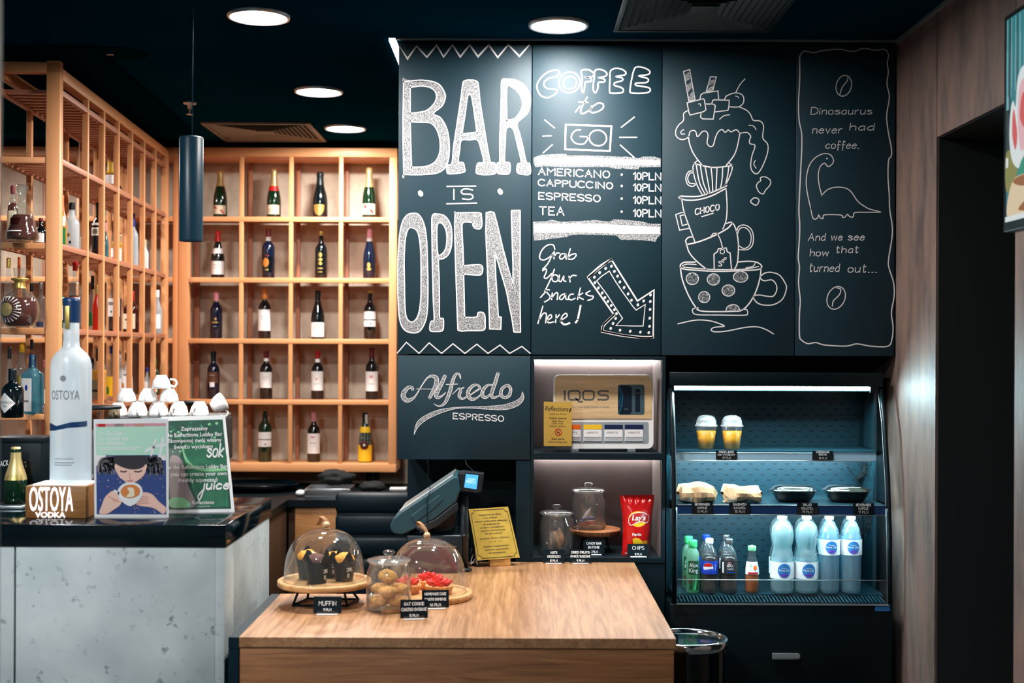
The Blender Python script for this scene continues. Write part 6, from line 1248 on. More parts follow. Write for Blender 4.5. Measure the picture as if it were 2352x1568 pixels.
def muffin(label, x, y, top, rz, sc=1.0):
    t = thing('muffin', label, 'muffin', (x, y, ZW + DOMEZ + 0.0016), rz, 'muffins under the tall glass dome')
    b = MB(); r0, r1, h = 0.026 * sc, 0.032 * sc, 0.088 * sc
    pr = [(0, 0), (r0, 0), (r0 * 1.1, h * 0.25), (r0 * 1.28, h * 0.55), (r1, h * 0.78), (r1 * 1.12, h)]
    def md(th, i, r, z):
        k = math.cos(4 * th); pet = (k * 0.5 + 0.5) ** 1.5; f = z / h
        if f > 0.6: return r * (1 + 0.12 * pet), z - h * 0.36 * (1 - pet) * (f - 0.6) / 0.4
        return r * (1 + 0.05 * math.cos(12 * th) * f), z
    b.lathe(pr, 'muffin_paper', segs=64, mod=md, smooth=False)
    mp = lambda u, v: Vector((r0 * 1.24 * math.sin(u / r0), -r0 * 1.26 * math.cos(u / r0), v))
    b.write('35', -0.004, 0.036, 0.010, 0.0022, 'white', mp); b.area([[(-0.003, 0.014), (0.004, 0.014), (0.004, 0.028), (-0.003, 0.028)]], 'alu', mp); b.build('paper_cup', t)
    b = MB(); b.ball((0, 0, h * 0.64), (r1 * 0.98, r1 * 0.98, h * 0.29), top, 14, 0.18, 3.0, x * 50); b.build('cake_top', t)
mx, my = qs.x, qs.y
muffin('chocolate muffin in black paper, front centre under the tall dome', mx + (733 - 745) / s_, my - 0.054, 'choc_cake', 0.9, 1.2)
muffin('orange topped muffin in black paper, left rear under the tall dome', mx + (704 - 745) / s_, my + 0.03, 'orange_cake', 0.2, 1.18)
muffin('orange topped muffin in black paper, right under the tall dome', mx + (791 - 745) / s_, my - 0.008, 'orange_cake', 0.5, 1.15)
muffin('orange topped muffin in black paper, hidden at the rear under the tall dome', mx + (760 - 745) / s_, my + 0.066, 'orange_cake', 0.1, 1.05)
# ---- tart board
qs = G(982, 1372, ZW); s_ = F / qs.y
t = thing('cake_stand', 'round wooden serving board under a low glass dome holding tarts', 'cake stand', (qs.x, qs.y, ZW + 0.0006))
rb = 103 / s_; b = MB(); b.lathe([(0, 0), (rb * 0.97, 0), (rb, 0.004), (rb, 0.019), (rb * 0.985, 0.022), (rb * 0.90, 0.022), (rb * 0.895, 0.019), (0, 0.019)], 'board_wood', segs=56); b.build('board', t)
dm = dome(t, 89 / s_, 122 / s_, 0.0205); zk = 0.0205 + 122 / s_; xo = (977 - 982) / s_
b = MB(); b.ball((-0.003, -0.004, zk + 0.012), (0.012, 0.012, 0.011), 'pale_wood', 10); b.lathe([(0, 0.0), (0.013, 0.0), (0.012, 0.003), (0, 0.004)], 'leather_strap', (-0.003, -0.004, zk - 0.0005), 16); b.build('knob', dm)
b = MB(); b.surf(lambda u, v: Vector((-0.003 - 0.034 * math.sin(u * PI) ** 1.2 * (1.0 if u < 0.5 else 0.92) + 0.004 * math.sin(u * 2 * PI) + (v - 0.5) * 0.010, (v - 0.5) * 0.012, zk + 0.020 + 0.040 * (1 - (1 - min(u, 1 - u) * 2) ** 2) * (1.0 if u < .5 else 0.7))), 16, 3, 'leather_strap'); b.build('strap', dm)
mat('pastry', (222, 146, 68), 0.7, var=0.2, vscale=40, bump=0.3); mat('custard', (240, 206, 150), 0.5); mat('strawberry', (214, 26, 6), 0.4, spec=0.3, var=0.25, vscale=60); mat('strawberry_flesh', (230, 78, 36), 0.5, spec=0.3)
def tart(label, x, y, seed):
    t = thing('strawberry_tart', label, 'tart', (x, y, ZW + 0.0206), seed, 'strawberry tarts under the low glass dome')
    r = 0.050; b = MB(); b.lathe([(0, 0), (r * 0.82, 0), (r * 0.84, 0.004), (r, 0.028), (r * 0.96, 0.030), (r * 0.90, 0.026), (0, 0.024)], 'pastry', segs=72, mod=lambda th, i, rr, z: (rr * (1 + 0.022 * math.cos(18 * th)) if i in (2, 3) else rr, z)); b.build('crust', t)
    b = MB(); b.lathe([(r * 0.90, 0.027), (r * 0.6, 0.030), (0, 0.031)], 'custard', segs=24); b.build('cream', t)
    rr = random.Random(int(seed * 10))
    for k in range(9):
        a = k * 2 * PI / 8; d = r * 0.62 if k < 8 else 0; ob = MB()
        ob.ball((0, 0, 0), (0.011, 0.008, 0.018), 'strawberry', 8, 0.1, 3, k); ob.ball((0, -0.0045, 0), (0.0075, 0.005, 0.013), 'strawberry_flesh', 6)
        M4 = Matrix.Translation((d * math.cos(a), d * math.sin(a), 0.036 + (0.010 if k == 8 else 0))) @ Matrix.Rotation(a + PI / 2, 4, 'Z') @ Matrix.Rotation(rr.uniform(0.5, 1.1), 4, 'X') @ Matrix.Rotation(rr.uniform(-0.5, 0.5), 4, 'Y')
        bmesh.ops.transform(ob.bm, matrix=M4, verts=ob.bm.verts[:]); ob.build('strawberry', t)
tart('strawberry tart at the right front under the low dome', qs.x + (1010 - 982) / s_, qs.y - 0.03, 1.0); tart('strawberry tart at the left under the low dome', qs.x + (936 - 982) / s_, qs.y - 0.018, 2.0); tart('strawberry tart at the rear under the low dome', qs.x + (985 - 982) / s_, qs.y + 0.072, 3.0)
# ---- glass jars
def jar(label, x, y, z, r, h, knob=True, name='glass_jar', lidfrac=0.80, neck=0.86):
    t = thing(name, label, 'jar', (x, y, z + 0.0006)); hb = h * lidfrac
    pr = [(0, 0.003), (r * 0.90, 0), (r, 0.008), (r, hb * 0.72), (r * 0.97, hb * 0.80), (r * neck, hb * 0.92), (r * neck, hb), (r * (neck - 0.04), hb), (r * (neck - 0.04), hb * 0.92), (r * 0.93, hb * 0.78), (r * 0.95, 0.012), (0, 0.010)]
    b = MB(); b.lathe(pr, 'clear_glass', segs=40); b.build('jar_body', t)
    b = MB(); b.lathe([(0, hb - 0.004), (r * (neck - 0.06), hb - 0.004), (r * (neck - 0.05), hb + 0.001), (r * 0.92, hb + 0.001), (r * 0.94, hb + 0.006), (r * 0.90, hb + 0.010), (r * 0.5, hb + h * 0.07), (r * 0.17, hb + h * 0.085), (0, hb + h * 0.085)], 'lid_glass', segs=40); b.tube([(r * 0.93 * math.cos(a), r * 0.93 * math.sin(a), hb + 0.0055) for a in [k * PI / 20 for k in range(40)]], 0.0035, 'lid_glass', 6, True); L = b.build('lid', t)
    b = MB(); b.lathe([(0, hb + h * 0.083), (r * 0.15, hb + h * 0.083), (r * 0.12, hb + h * 0.105), (r * 0.26, hb + h * 0.135), (r * 0.27, hb + h * 0.165), (r * 0.18, hb + h * 0.19), (0, hb + h * 0.195)], 'clear_glass', segs=24); b.build('knob', L)
    return t
mat('cookie', (228, 164, 88), 0.85, var=0.25, vscale=70, bump=0.5, bscale=150)
qj = G(893, 1400, ZW); s_ = F / qj.y
jar('glass jar of oat cookies in front of the two domes', qj.x, qj.y, ZW, 52 / s_, 138 / s_)
ck = None; gk = 'oat cookies in the glass jar'; rj = 52 / s_
pos = [(-0.032, -0.0185, 0, 0.05, 0.05), (0.032, -0.0185, 0, -0.05, 0.05), (0.0, 0.036, 0, 0.05, -0.05), (-0.032, 0.0185, 1, 0.04, 0.05), (0.032, 0.0185, 1, -0.05, 0.05), (0.0, -0.036, 1, -0.05, 0.06), (-0.004, 0.0, 2, 0.35, 0.3)]
for k, (dx, dy, z, tx, ty) in enumerate(pos):
    t = thing('oat_cookie', ['oat cookie low at the left front of the jar', 'oat cookie low at the right front of the jar', 'oat cookie at the bottom rear of the jar', 'oat cookie lying upper left in the jar', 'oat cookie lying upper right in the jar', 'oat cookie on the pile, middle of the jar', 'oat cookie standing on edge on top of the pile in the jar'][k], 'cookie', (qj.x + dx, qj.y + dy, ZW + 0.0315 + z * 0.037 + (0.006 if z == 2 else 0)), 0, gk)
    b = MB(); b.ball((0, 0, 0), (0.031, 0.031, 0.0172), 'cookie', 26, 0.15, 8.5, k * 3.3); b.build('biscuit', t); t.rotation_euler = (tx, ty, k)
# ---- price cards on the worktop
price_card('black price card reading muffin, before the tall dome', 752, 1411, 64, 38, [('MUFFIN', 0.52, 0.24), ('9 PLN', 0.84, 0.13)])
price_card('black price card for oat cookies, before the cookie jar', 951, 1422, 63, 42, [('OAT COOKIE', 0.30, 0.15), ('CIASTKO OWSIANE', 0.60, 0.15), ('5 PLN', 0.92, 0.13)], yaw=0.13)
price_card('black price card for homemade cake, before the low dome', 1000, 1398, 62, 40, [('HOMEMADE CAKE', 0.28, 0.13), ('CIASTO DOMOWE', 0.58, 0.13), ('14 PLN', 0.90, 0.14)], yaw=0.1)
price_card('black price card for nuts at the rear edge of the worktop', 1272, 1294, 50, 30, [('NUTS', 0.32, 0.17), ('ORZESZKI', 0.62, 0.17), ('5 PLN', 0.92, 0.15)])
price_card('black price card for dried fruits at the rear edge of the worktop', 1333, 1294, 50, 30, [('DRIED FRUITS', 0.30, 0.16), ('OWOCE SUSZONE', 0.60, 0.16), ('9 PLN', 0.92, 0.15)])

# ---- brass age notice
yb_ = 5.135
TL, TR, BR, BL = W(1076, 1169, yb_ + 0.045), W(1167, 1163, yb_ + 0.095), W(1194, 1280, yb_ + 0.045), W(1096, 1287, yb_ - 0.003)
t, b, n = board_stand('notice_plate', 'gold coloured age notice plate in a wooden block', TL, TR, BR, BL, 0.002, 'goldplate', cat='sign'); t.location.z = ZW + 0.0005; b.build('plate', t, True)
q = quad(TL, TR, BR, BL); b = MB()
for s2, v, h, w_ in (('Osobom do lat 18-stu', 0.145, 0.030, 0.56), ('oraz osobom,', 0.205, 0.030, 0.36), ('których zachowanie wskazuje,', 0.268, 0.030, 0.80), ('że znajdują się', 0.33, 0.030, 0.40), ('w stanie nietrzeźwym,', 0.392, 0.030, 0.58), ('napojów alkoholowych', 0.452, 0.030, 0.60), ('nie sprzedajemy', 0.512, 0.030, 0.42), ('ALKOHOL SZKODZI ZDROWIU', 0.605, 0.028, 0.70), ('Osobom niepełnoletnim', 0.76, 0.030, 0.60), ('wyrobów tytoniowych', 0.822, 0.030, 0.56), ('nie sprzedajemy', 0.885, 0.030, 0.42)):
    b.text(s2, 0.50, v, h, 'ink', q(1), 'c', w_, 0.012, 0, -1)
for k in range(5):
    cx, cy = 0.38 + k * 0.06, 0.66; b.area([[(cx + (0.014 if j % 2 == 0 else 0.006) * math.sin(j * PI / 5), cy - (0.012 if j % 2 == 0 else 0.005) * math.cos(j * PI / 5)) for j in range(10)]], 'ink', q(1))
co = 0.075; fr = []
for cx, cy, a0 in ((0.045, 0.035, PI / 2), (0.955, 0.035, PI), (0.955, 0.965, 1.5 * PI), (0.045, 0.965, 0)):
    fr += [(cx + co * math.cos(a0 - k * PI / 12), cy + co * 0.8 * math.sin(a0 - k * PI / 12)) for k in range(7)]
b.line(fr, 0.010, 'ink', q(1), True); b.build('engraving', t, True)
bx = G(1147, 1300, ZW); b = MB()
M4 = Matrix.Translation((bx.x, bx.y + 0.018, ZW + 0.0005)) @ Matrix.Rotation(0.2, 4, 'Z')
b.prism([M4 @ Vector(p) for p in ((-0.042, -0.018, 0), (0.042, -0.018, 0), (0.042, 0.022, 0), (-0.042, 0.022, 0))], (0, 0.003, 0.046), 'block_wood', 0.002); b.build('block', t, True)
b = MB(); mp = lambda u, v: M4 @ Vector((u, -0.0186 + v * 0.065, v)); b.text('JASKÓŁKA', 0.003, 0.016, 0.004, 'brown', mp, width=0.03); b.text('reklama', 0.003, 0.026, 0.003, 'brown', mp, width=0.02); b.build('stamp', t, True)

# ---- register
mat('register_shell', (34, 70, 80), 0.4, spec=0.4); mat('register_dark', (12, 26, 34), 0.4); mat('screen_blue', (70, 160, 225), 0.4, emit=0.9); mat('screen_text', (225, 245, 255), 0.4, emit=1.0)
yq = 5.13; sq_ = F / yq
t = thing('cash_register', 'dark teal cash register with tilted screen behind the low dome', 'cash register', (W(990, 1290, yq).x, yq, ZW + 0.0006))
def PX(px, py, dy=0.0): return W(px, py, yq) + Vector((0, dy, 0))
# printer base with slot, foot below
b = MB(); p0, p1 = PX(940, 1296), PX(1052, 1217); b.box((p0.x, yq - 0.14, ZW + 0.0006), (p1.x + 0.02, yq + 0.10, p1.z), 'register_dark', 0.006); b.box((p0.x + 0.012, yq - 0.1405, p1.z - 0.045), (p1.x, yq - 0.139, p1.z - 0.043), 'alu'); b.build('printer_base', t, True)
b = MB(); b.box((p0.x + 0.03, yq - 0.10, p1.z), (p0.x + 0.10, yq - 0.05, p1.z + 0.006), 'register_shell', 0.002); b.box((p0.x + 0.02, yq - 0.03, p1.z), (p1.x, yq + 0.05, p1.z + 0.004), 'black', 0.001); b.build('paper_slot', t, True)
# neck
b = MB(); b.prism([PX(985, 1222, -0.05), PX(1040, 1216, -0.05), PX(1052, 1160, -0.05), PX(1010, 1170, -0.05)], (0, 0.10, 0), 'register_dark', 0.004); b.build('neck', t, True)
# tilted head seen from its side
hd = [(904, 1196), (912, 1178), (930, 1163), (1046, 1085), (1056, 1087), (1060, 1118), (1052, 1142), (1004, 1180), (932, 1215), (914, 1213), (906, 1206)]
b = MB(); b.prism([PX(x, y, -0.155) for x, y in hd], (0, 0.28, 0), 'register_shell', 0.006); b.build('screen_head', t, True)
b = MB(); b.prism([PX(x, y, -0.159) for x, y in [(951, 1172), (960, 1166), (1014, 1126), (1023, 1136), (1018, 1142), (1000, 1158), (962, 1187)]], (0, 0.006, 0), 'register_shell', 0.002); b.build('side_cover', t, True)
b = MB(); b.prism([PX(x, y, -0.150) for x, y in [(925, 1162), (1044, 1082), (1046, 1085), (928, 1166)]], (0, 0.27, 0), 'alu', 0.001); b.build('screen_rim', t, True)
b = MB(); b.prism([PX(x, y, -0.157) for x, y in [(962, 1200), (1005, 1180), (1054, 1142), (1056, 1160), (1010, 1196), (974, 1212)]], (0, 0.2, 0), 'register_dark', 0.003); b.build('hinge', t, True)
# customer display on its pole
b = MB(); q0 = PX(1066, 1298, -0.08); zt3 = PX(1066, 1125).z; b.tube([(q0.x, q0.y, ZW + 0.0006), (q0.x, q0.y, zt3)], 0.0195, 'register_dark', 20); b.tube([(q0.x, q0.y, ZW + 0.13), (q0.x, q0.y, ZW + 0.145)], 0.0215, 'register_dark', 20); b.lathe([(0, 0), (0.034, 0), (0.034, 0.008), (0.02, 0.014)], 'register_dark', (q0.x, q0.y, ZW + 0.0006), 20); b.build('pole', t, True)
yd = yq - 0.12
cTL, cTR, cBR, cBL = W(1052, 1081, yd), W(1103, 1087, yd + 0.0), W(1097, 1132, yd), W(1046, 1124, yd)
b = MB(); b.prism([cTL, cTR, cBR, cBL], (0.016, 0.05, 0), 'register_dark', 0.003); ds = b.build('customer_display', t, True)
q = quad(cTL, cTR, cBR, cBL, 0.0008); b = MB(); b.area([R4(0.37, 0.10, 0.93, 0.82)], 'screen_blue', q(0)); b.text('6 czerwca 2021', 0.64, 0.36, 0.07, 'screen_text', q(1), 'c', 0.34, 0, 0, -1); b.text('14:37:11', 0.64, 0.56, 0.17, 'screen_text', q(1), 'c', 0.40, 0, 0, -1); b.build('screen', ds, True)
b = MB(); b.text('NOVITUS', 0.18, 0.13, 0.06, 'alu', q(1), 'c', 0.24, 0.01, 0, -1); b.text('online', 0.16, 0.93, 0.05, 'alu', q(1), 'c', 0.14, 0, 0, -1); b.build('badge', ds, True)
b = MB(); b.tube(catmull([W(981, 1056, yq - 0.17), W(984, 1078, yq - 0.17), W(983, 1100, yq - 0.17), W(988, 1125, yq - 0.17), W(982, 1148, yq - 0.17), W(981, 1180, yq - 0.17), W(982, 1216, yq - 0.145)]), 0.0016, 'black', 6); tag(b.build('thin_cable'), 'thin black cable hanging down in front of the register screen', 'cable')
b = MB(); b.tube(catmull([W(1069, 1056, yq + 0.02), W(1073, 1068, yq), W(1084, 1078, yq - 0.03), W(1090, 1086, yq - 0.06)]), 0.002, 'black', 6); tag(b.build('thin_cable'), 'short cable running down to the small customer display', 'cable')
b = MB()
for k in range(4):
    rr = random.Random(k); b.tube(catmull([Vector((W(1084, 1285, yq).x + rr.uniform(-0.01, 0.03), yq + 0.05 + rr.uniform(-0.03, 0.03), ZW + 0.0035 + 0.10 * (0.5 + 0.5 * math.sin(j * 1.9 + k)))) if j else Vector((W(1080, 1290, yq).x + 0.005 * k, yq + 0.04, ZW + 0.004)) for j in range(7)]), 0.002, 'white' if k == 1 else 'black', 6)
tag(b.build('cable_bundle'), 'tangled cables between the register pole and the gold notice', 'cables')

# ================================================================ THINGS IN THE NICHES
nx0, nx1, nz1, nz0, nyb = NICHE
# tobacco heater display: oak upper half, white body, window of packs
yt = YP + 0.10; t = thing('tobacco_display', 'white and oak tobacco heater display in the upper niche', 'display', (W(1387, 1030, yt).x, yt + 0.04, nz1 + 0.0006))
def TD(px, py, dy=0.0): return W(px, py, yt) + Vector((0, dy, 0))
def rrect(x0, y0, x1, y1, r, n=6):
    o = []
    for cx, cy, a in ((x1 - r, y0 + r, -PI / 2), (x1 - r, y1 - r, 0), (x0 + r, y1 - r, PI / 2), (x0 + r, y0 + r, PI)): o += [(cx + r * math.cos(a + k * PI / 2 / n), cy + r * math.sin(a + k * PI / 2 / n)) for k in range(n + 1)]
    return o
body = rrect(1271, 861, 1501, 1030, 14); b = MB(); b.prism([TD(x, y) for x, y in body], (0, 0.075, 0), 'white_gloss'); b.build('body', t, True)
up = [p for p in body if p[1] < 950] ; 
b = MB(); b.prism([TD(x, y, -0.004) for x, y in [p for p in rrect(1274, 862, 1500, 1040, 14) if p[1] < 900] + []] if False else [TD(1497, 961, -0.004), TD(1274, 961, -0.004)] + [TD(1274 + 14 - 14 * math.cos(a), 875 - 13 * math.sin(a), -0.004) for a in [k * PI / 12 for k in range(7)]] + [TD(1484 + 13 * math.sin(a), 875 - 13 * math.cos(a), -0.004) for a in [k * PI / 12 for k in range(7)]], (0, 0.004, 0), 'pale_wood'); b.build('oak_front', t, True)
tdm = lambda L: (lambda x, y: TD(x, y, -0.0046 - 0.0004 * L)); tdw = lambda L: (lambda x, y: TD(x, y, -0.0008 - 0.0004 * L))
mat('iq_grey', (84, 88, 88), 0.5); mat('pane_grey', (150, 160, 168), 0.3); mat('device', (20, 34, 48), 0.25); mat('device_blue', (26, 84, 116), 0.3); mat('recess', (60, 84, 92), 0.4)
b = MB()
b.line([(1297, 897), (1297, 918)], 4, 'iq_grey', tdm(0)); b.line(rrect(1306, 897.5, 1332, 917.5, 5), 4, 'iq_grey', tdm(0), True); b.line([(1322, 914), (1330, 922), (1338, 922)], 3.6, 'iq_grey', tdm(0))
b.line(rrect(1339, 897.5, 1364, 917.5, 6), 4, 'iq_grey', tdm(0), True); b.line([(v.x, v.y) for v in catmull([(1397, 898, 0), (1380, 897.5, 0), (1374, 902, 0), (1380, 907, 0), (1392, 907.5, 0), (1397, 912, 0), (1392, 917.5, 0), (1373, 917, 0)])], 4, 'iq_grey', tdm(0))
b.text('THIS CHANGES EVERYTHING', 1352, 936.5, 4, 'ink_grey', tdm(0), 'c', 96, 0, 0, -1); b.build('lettering', t, True)
b = MB(); b.area([rrect(1419, 883, 1480, 952, 5)], 'recess', tdm(0)); b.area([rrect(1420, 885, 1451, 951, 8)], 'device', tdm(1)); b.line([(1424, 890), (1430, 908), (1428, 930), (1422, 946)], 3, 'device_blue', tdm(2)); b.line([(1421, 892), (1425, 910), (1422, 932)], 2, 'device_blue', tdm(2)); b.text('IQOS', 1438, 940, 2.5, 'alu', tdm(2), 'c', 8, 0, 0, -1)
b.area([rrect(1459, 893, 1470, 946, 3)], 'device', tdm(1)); b.line([(1459, 902), (1470, 902)], 1, 'ink_grey', tdm(2)); b.build('device_window', t, True)
b = MB(); b.area([rrect(1278, 969, 1490, 1018, 4)], 'pane_grey', tdw(0)); b.build('pack_window', t, True)
for x0, c, tx in ((1292, 'orange', 0), (1340, 'yellow', 1), (1388, 'navy', 2), (1435, 'navy', 3)):
    b = MB(); b.box(TD(x0, 1013, -0.004), TD(x0 + 42, 976, -0.0009), 'white'); b.box(TD(x0, 985, -0.0052), TD(x0 + 42, 975, -0.0009), c)
    mq = lambda x, y: TD(x, y, -0.0056); b.text('HEETS', x0 + (18 if tx == 2 else 21), 994.5, 4, 'ink_grey', mq, 'c', 26, 0, 0, -1); b.area([R4(x0 + 2, 1003, x0 + 40, 1003.5)], 'ink_grey', mq); b.line([(x0 + 2, 1004), (x0 + 40, 1004), (x0 + 40, 1011), (x0 + 2, 1011)], 0.8, 'ink_grey', mq, True); b.line([(x0 + 4, 1007.5), (x0 + 38, 1007.5)], 1.2, 'ink_grey', mq); b.build('pack', t, True)
b = MB()
for px in (1320, 1450): b.box((TD(px - 9, 1030).x, yt - 0.01, nz1 + 0.0006), (TD(px + 9, 1030).x, yt + 0.06, TD(px, 1030).z), 'alu')
b.build('foot', t, True)
# gold opening hours card in acrylic stand
yo = YP + 0.035; TL, TR, BR, BL = W(1249, 922, yo), W(1314, 924, yo), W(1313, 1024, yo), W(1249, 1024, yo)
t = thing('opening_hours_card', 'gold opening hours card in a clear stand, left in the upper niche', 'sign', (W(1281, 1030, yo).x, yo, nz1 + 0.0006))
b = MB(); b.prism([TL, TR, BR, BL], (0, 0.0015, 0), 'goldflat'); b.build('card', t, True)
q = quad(TL, TR, BR, BL, 0.0006); b = MB()
b.text('Reflections', 0.46, 0.20, 0.105, 'ink', q(0), 'c', 0.84, 0.004, 0.25, -1); b.line([(0.93, 0.16), (0.96, 0.14), (0.95, 0.18), (0.90, 0.21)], 0.03, 'ink', q(0)); b.text('Lobby Bar & Café', 0.50, 0.285, 0.028, 'ink', q(0), 'c', 0.60, 0, 0, -1)
for s2, v, h, w_ in (('Godziny otwarcia', 0.385, 0.042, 0.62), ('Open Hours', 0.455, 0.042, 0.42), ('10:00 - 01:00', 0.505, 0.03, 0.36), ('10:00 a.m. - 01:00 a.m.', 0.565, 0.03, 0.60), ('Zakaz palenia', 0.855, 0.042, 0.46), ('Non smoking area', 0.925, 0.042, 0.66)): b.text(s2, 0.5, v, h, 'ink', q(0), 'c', w_, 0.008, 0, -1)
b.line([(0.52 + 0.115 * math.cos(a), 0.685 + 0.072 * math.sin(a)) for a in [k * PI / 12 for k in range(24)]], 0.022, 'red', q(0), True); b.line([(0.45, 0.635), (0.59, 0.735)], 0.022, 'red', q(1)); b.line([(0.47, 0.70), (0.56, 0.70)], 0.022, 'ink', q(0)); b.line([(0.565, 0.69), (0.58, 0.66), (0.56, 0.645)], 0.010, 'ink', q(0)); b.build('print', t, True)
b = MB(); b.prism([W(1249, 918, yo - 0.004), W(1315, 918, yo - 0.004), W(1314, 1026, yo - 0.004), W(1249, 1026, yo - 0.004)], (0, 0.002, 0), 'acrylic'); b.box((BL.x - 0.012, yo - 0.03, nz1 + 0.0006), (BR.x + 0.01, yo + 0.05, nz1 + 0.003), 'acrylic'); b.box((BL.x, yo + 0.004, nz1 + 0.003), (BR.x, yo + 0.006, BL.z + 0.05), 'acrylic'); b.build('acrylic_holder', t, True)
# lower niche: jars, wood slice stand, chips
yn1 = YP + 0.10; s1 = F / yn1
xk = W(1278, 1270, yn1).x
jar('smaller glass jar of snack bags, left in the lower niche', xk, yn1 - 0.01, nz0, 41 / s1, 115 / s1)
mat('nut', (190, 132, 76), 0.6, var=0.3, vscale=60, bump=0.5); mat('dried_fruit', (196, 110, 52), 0.55, var=0.35, vscale=50); mat('seed_dark', (70, 64, 58), 0.7, var=0.6, vscale=120)
for k, (dx, dz, ry, m_, lb) in enumerate(((-0.028, 0.048, 0.5, 'seed_dark', 'clear bag of dark seeds at the left in the small jar'), (0.0, 0.05, 0.75, 'nut', 'clear bag of pale nuts in the middle of the small jar'), (0.028, 0.062, 0.6, 'dried_fruit', 'clear bag of orange dried fruit at the right in the small jar'))):
    t = thing('snack_bag', lb, 'snack bag', (xk + dx * 0.62, yn1 - 0.010 + 0.012 * (k - 1), nz0 + dz + 0.006), 0, 'snack bags in the small jar')
    b = MB(); b.ball((0, 0, 0), (0.012, 0.010, 0.035), m_, 12, 0.25, 6, k * 5.0); b.build('filling', t)
    b = MB(); b.ball((0, 0, 0.004), (0.016, 0.013, 0.040), 'cello', 12, 0.12, 4, k * 2.0); b.build('wrapper', t); t.rotation_euler = (0, -ry * 0.35, 0)
# wood slice stand
xw = W(1370, 1210, yn1).x; yw2 = YP + 0.19; sw = F / yw2; xw = W(1367, 1212, yw2).x
t = thing('wood_slice_stand', 'round wood slice with bark on black wire legs in the lower niche', 'stand', (xw, yw2, nz0 + 0.0006)); zsl = W(1367, 1213, yw2).z - nz0; rw = 58 / sw
b = MB(); b.lathe([(0, zsl - 0.024), (rw * 0.96, zsl - 0.024), (rw, zsl - 0.018), (rw * 1.01, zsl - 0.004)], 'bark', segs=48, mod=lambda th, i, r, z: (r * (1 + 0.012 * math.sin(9 * th) + 0.008 * math.sin(23 * th)), z)); b.lathe([(rw * 1.01, zsl - 0.004), (rw * 0.985, zsl), (0, zsl)], 'slice_wood', segs=48, mod=lambda th, i, r, z: (r * (1 + 0.012 * math.sin(9 * th) + 0.008 * math.sin(23 * th)), z)); b.build('slice', t)
for k in range(4):
    a = PI / 4 + k * PI / 2; b = MB(); b.tube([(0.06 * math.cos(a), 0.06 * math.sin(a), zsl - 0.0245), (0.085 * math.cos(a), 0.085 * math.sin(a), 0.003)], 0.004, 'black', 8); b.build('leg', t)
jx = W(1351, 1200, yw2).x
jar('larger glass jar of sweet bars standing on the wood slice', jx, yw2 - 0.006, nz0 + zsl, 41 / sw, 106 / sw)
zj = nz0 + zsl + 0.012
for k, (dx, dy, dz, ry, rz, m_, lb) in enumerate(((-0.012, -0.012, 0.010, 0.05, 0.2, 'red', 'red wrapped bar lying at the bottom of the larger jar'), (0.012, 0.012, 0.011, -0.05, -0.5, 'red', 'second red wrapped bar at the bottom rear of the larger jar'), (0.010, -0.006, 0.032, 0.12, 0.5, 'blue', 'blue wrapped bar lying on the red ones in the jar'), (-0.010, 0.012, 0.046, -0.9, 0.3, 'white_gloss', 'white wrapped bar standing slanted in the larger jar'), (-0.016, 0.018, 0.030, -0.3, 1.0, 'blue', 'blue wrapped bar at the rear of the larger jar'))):
    t = thing('sweet_bar', lb, 'sweet bar', (jx + dx, yw2 - 0.006 + dy, zj + dz), rz, 'sweet bars in the larger jar')
    b = MB(); b.surf(lambda u, v: Vector(((u - 0.5) * 0.07, (0.013 * math.cos(2 * PI * v)) * (0.45 + 0.55 * math.sin(PI * min(max(u * 1.2 - 0.1, 0), 1))) * (1.25 if u < 0.1 or u > 0.9 else 1), 0.008 * math.sin(2 * PI * v) * math.sin(PI * min(max(u * 1.2 - 0.1, 0), 1)))), 14, 12, m_); b.build('wrapper', t)
    b = MB(); b.area([R4(-0.016, -0.004, 0.018, 0.004)], 'white' if m_ != 'white_gloss' else 'blue', lambda u, v: Vector((u, v, 0.0086))); b.build('print', t); t.rotation_euler = (0, ry, rz)
# chips bag
yc = YP + 0.085; TLc, BRc = W(1420, 1137, yc), W(1502, 1262, yc)
cx = (TLc.x + BRc.x) / 2; hh = TLc.z - nz0 - 0.0006; ww = (BRc.x - TLc.x) / 2
t = thing('chips_bag', 'glossy red crisps bag standing in the lower niche', 'bag', (cx, yc, nz0 + 0.0006), 0.12)
mat('bag_red', (206, 22, 24), 0.22, spec=0.6); mat('bag_dark', (150, 10, 16), 0.25)
def bag(u, v, sgn=-1, e=0.0):
    x = u * 2 - 1; f = v
    wsh = ww * (0.80 + 0.20 * f - 0.10 * math.sin(PI * f)); d = 0.040 * (max(0, 1 - abs(x) ** 2.6)) ** 0.6 * (math.sin(PI * min(1, max(0, (f + 0.10) / 1.08))) ** 0.55 if f < 0.98 else 0.05)
    wr = 0.004 * noise.noise(Vector((x * 3, f * 5, sgn * 2))) + 0.004 * math.sin(16 * x + 5 * f) * (f > 0.86)
    return Vector((x * wsh + 0.006 * f, sgn * (d + e) + wr + 0.010 * (f > 0.9) * (f - 0.9) * 10, f * hh))
b = MB(); b.surf(lambda u, v: bag(u, v, -1), 30, 34, 'bag_red'); b.surf(lambda u, v: bag(u, v, 1), 30, 34, 'bag_dark'); b.build('bag', t)
fm = lambda L: (lambda x, y: bag(x, y, -1, 0.0012 + 0.0005 * L))
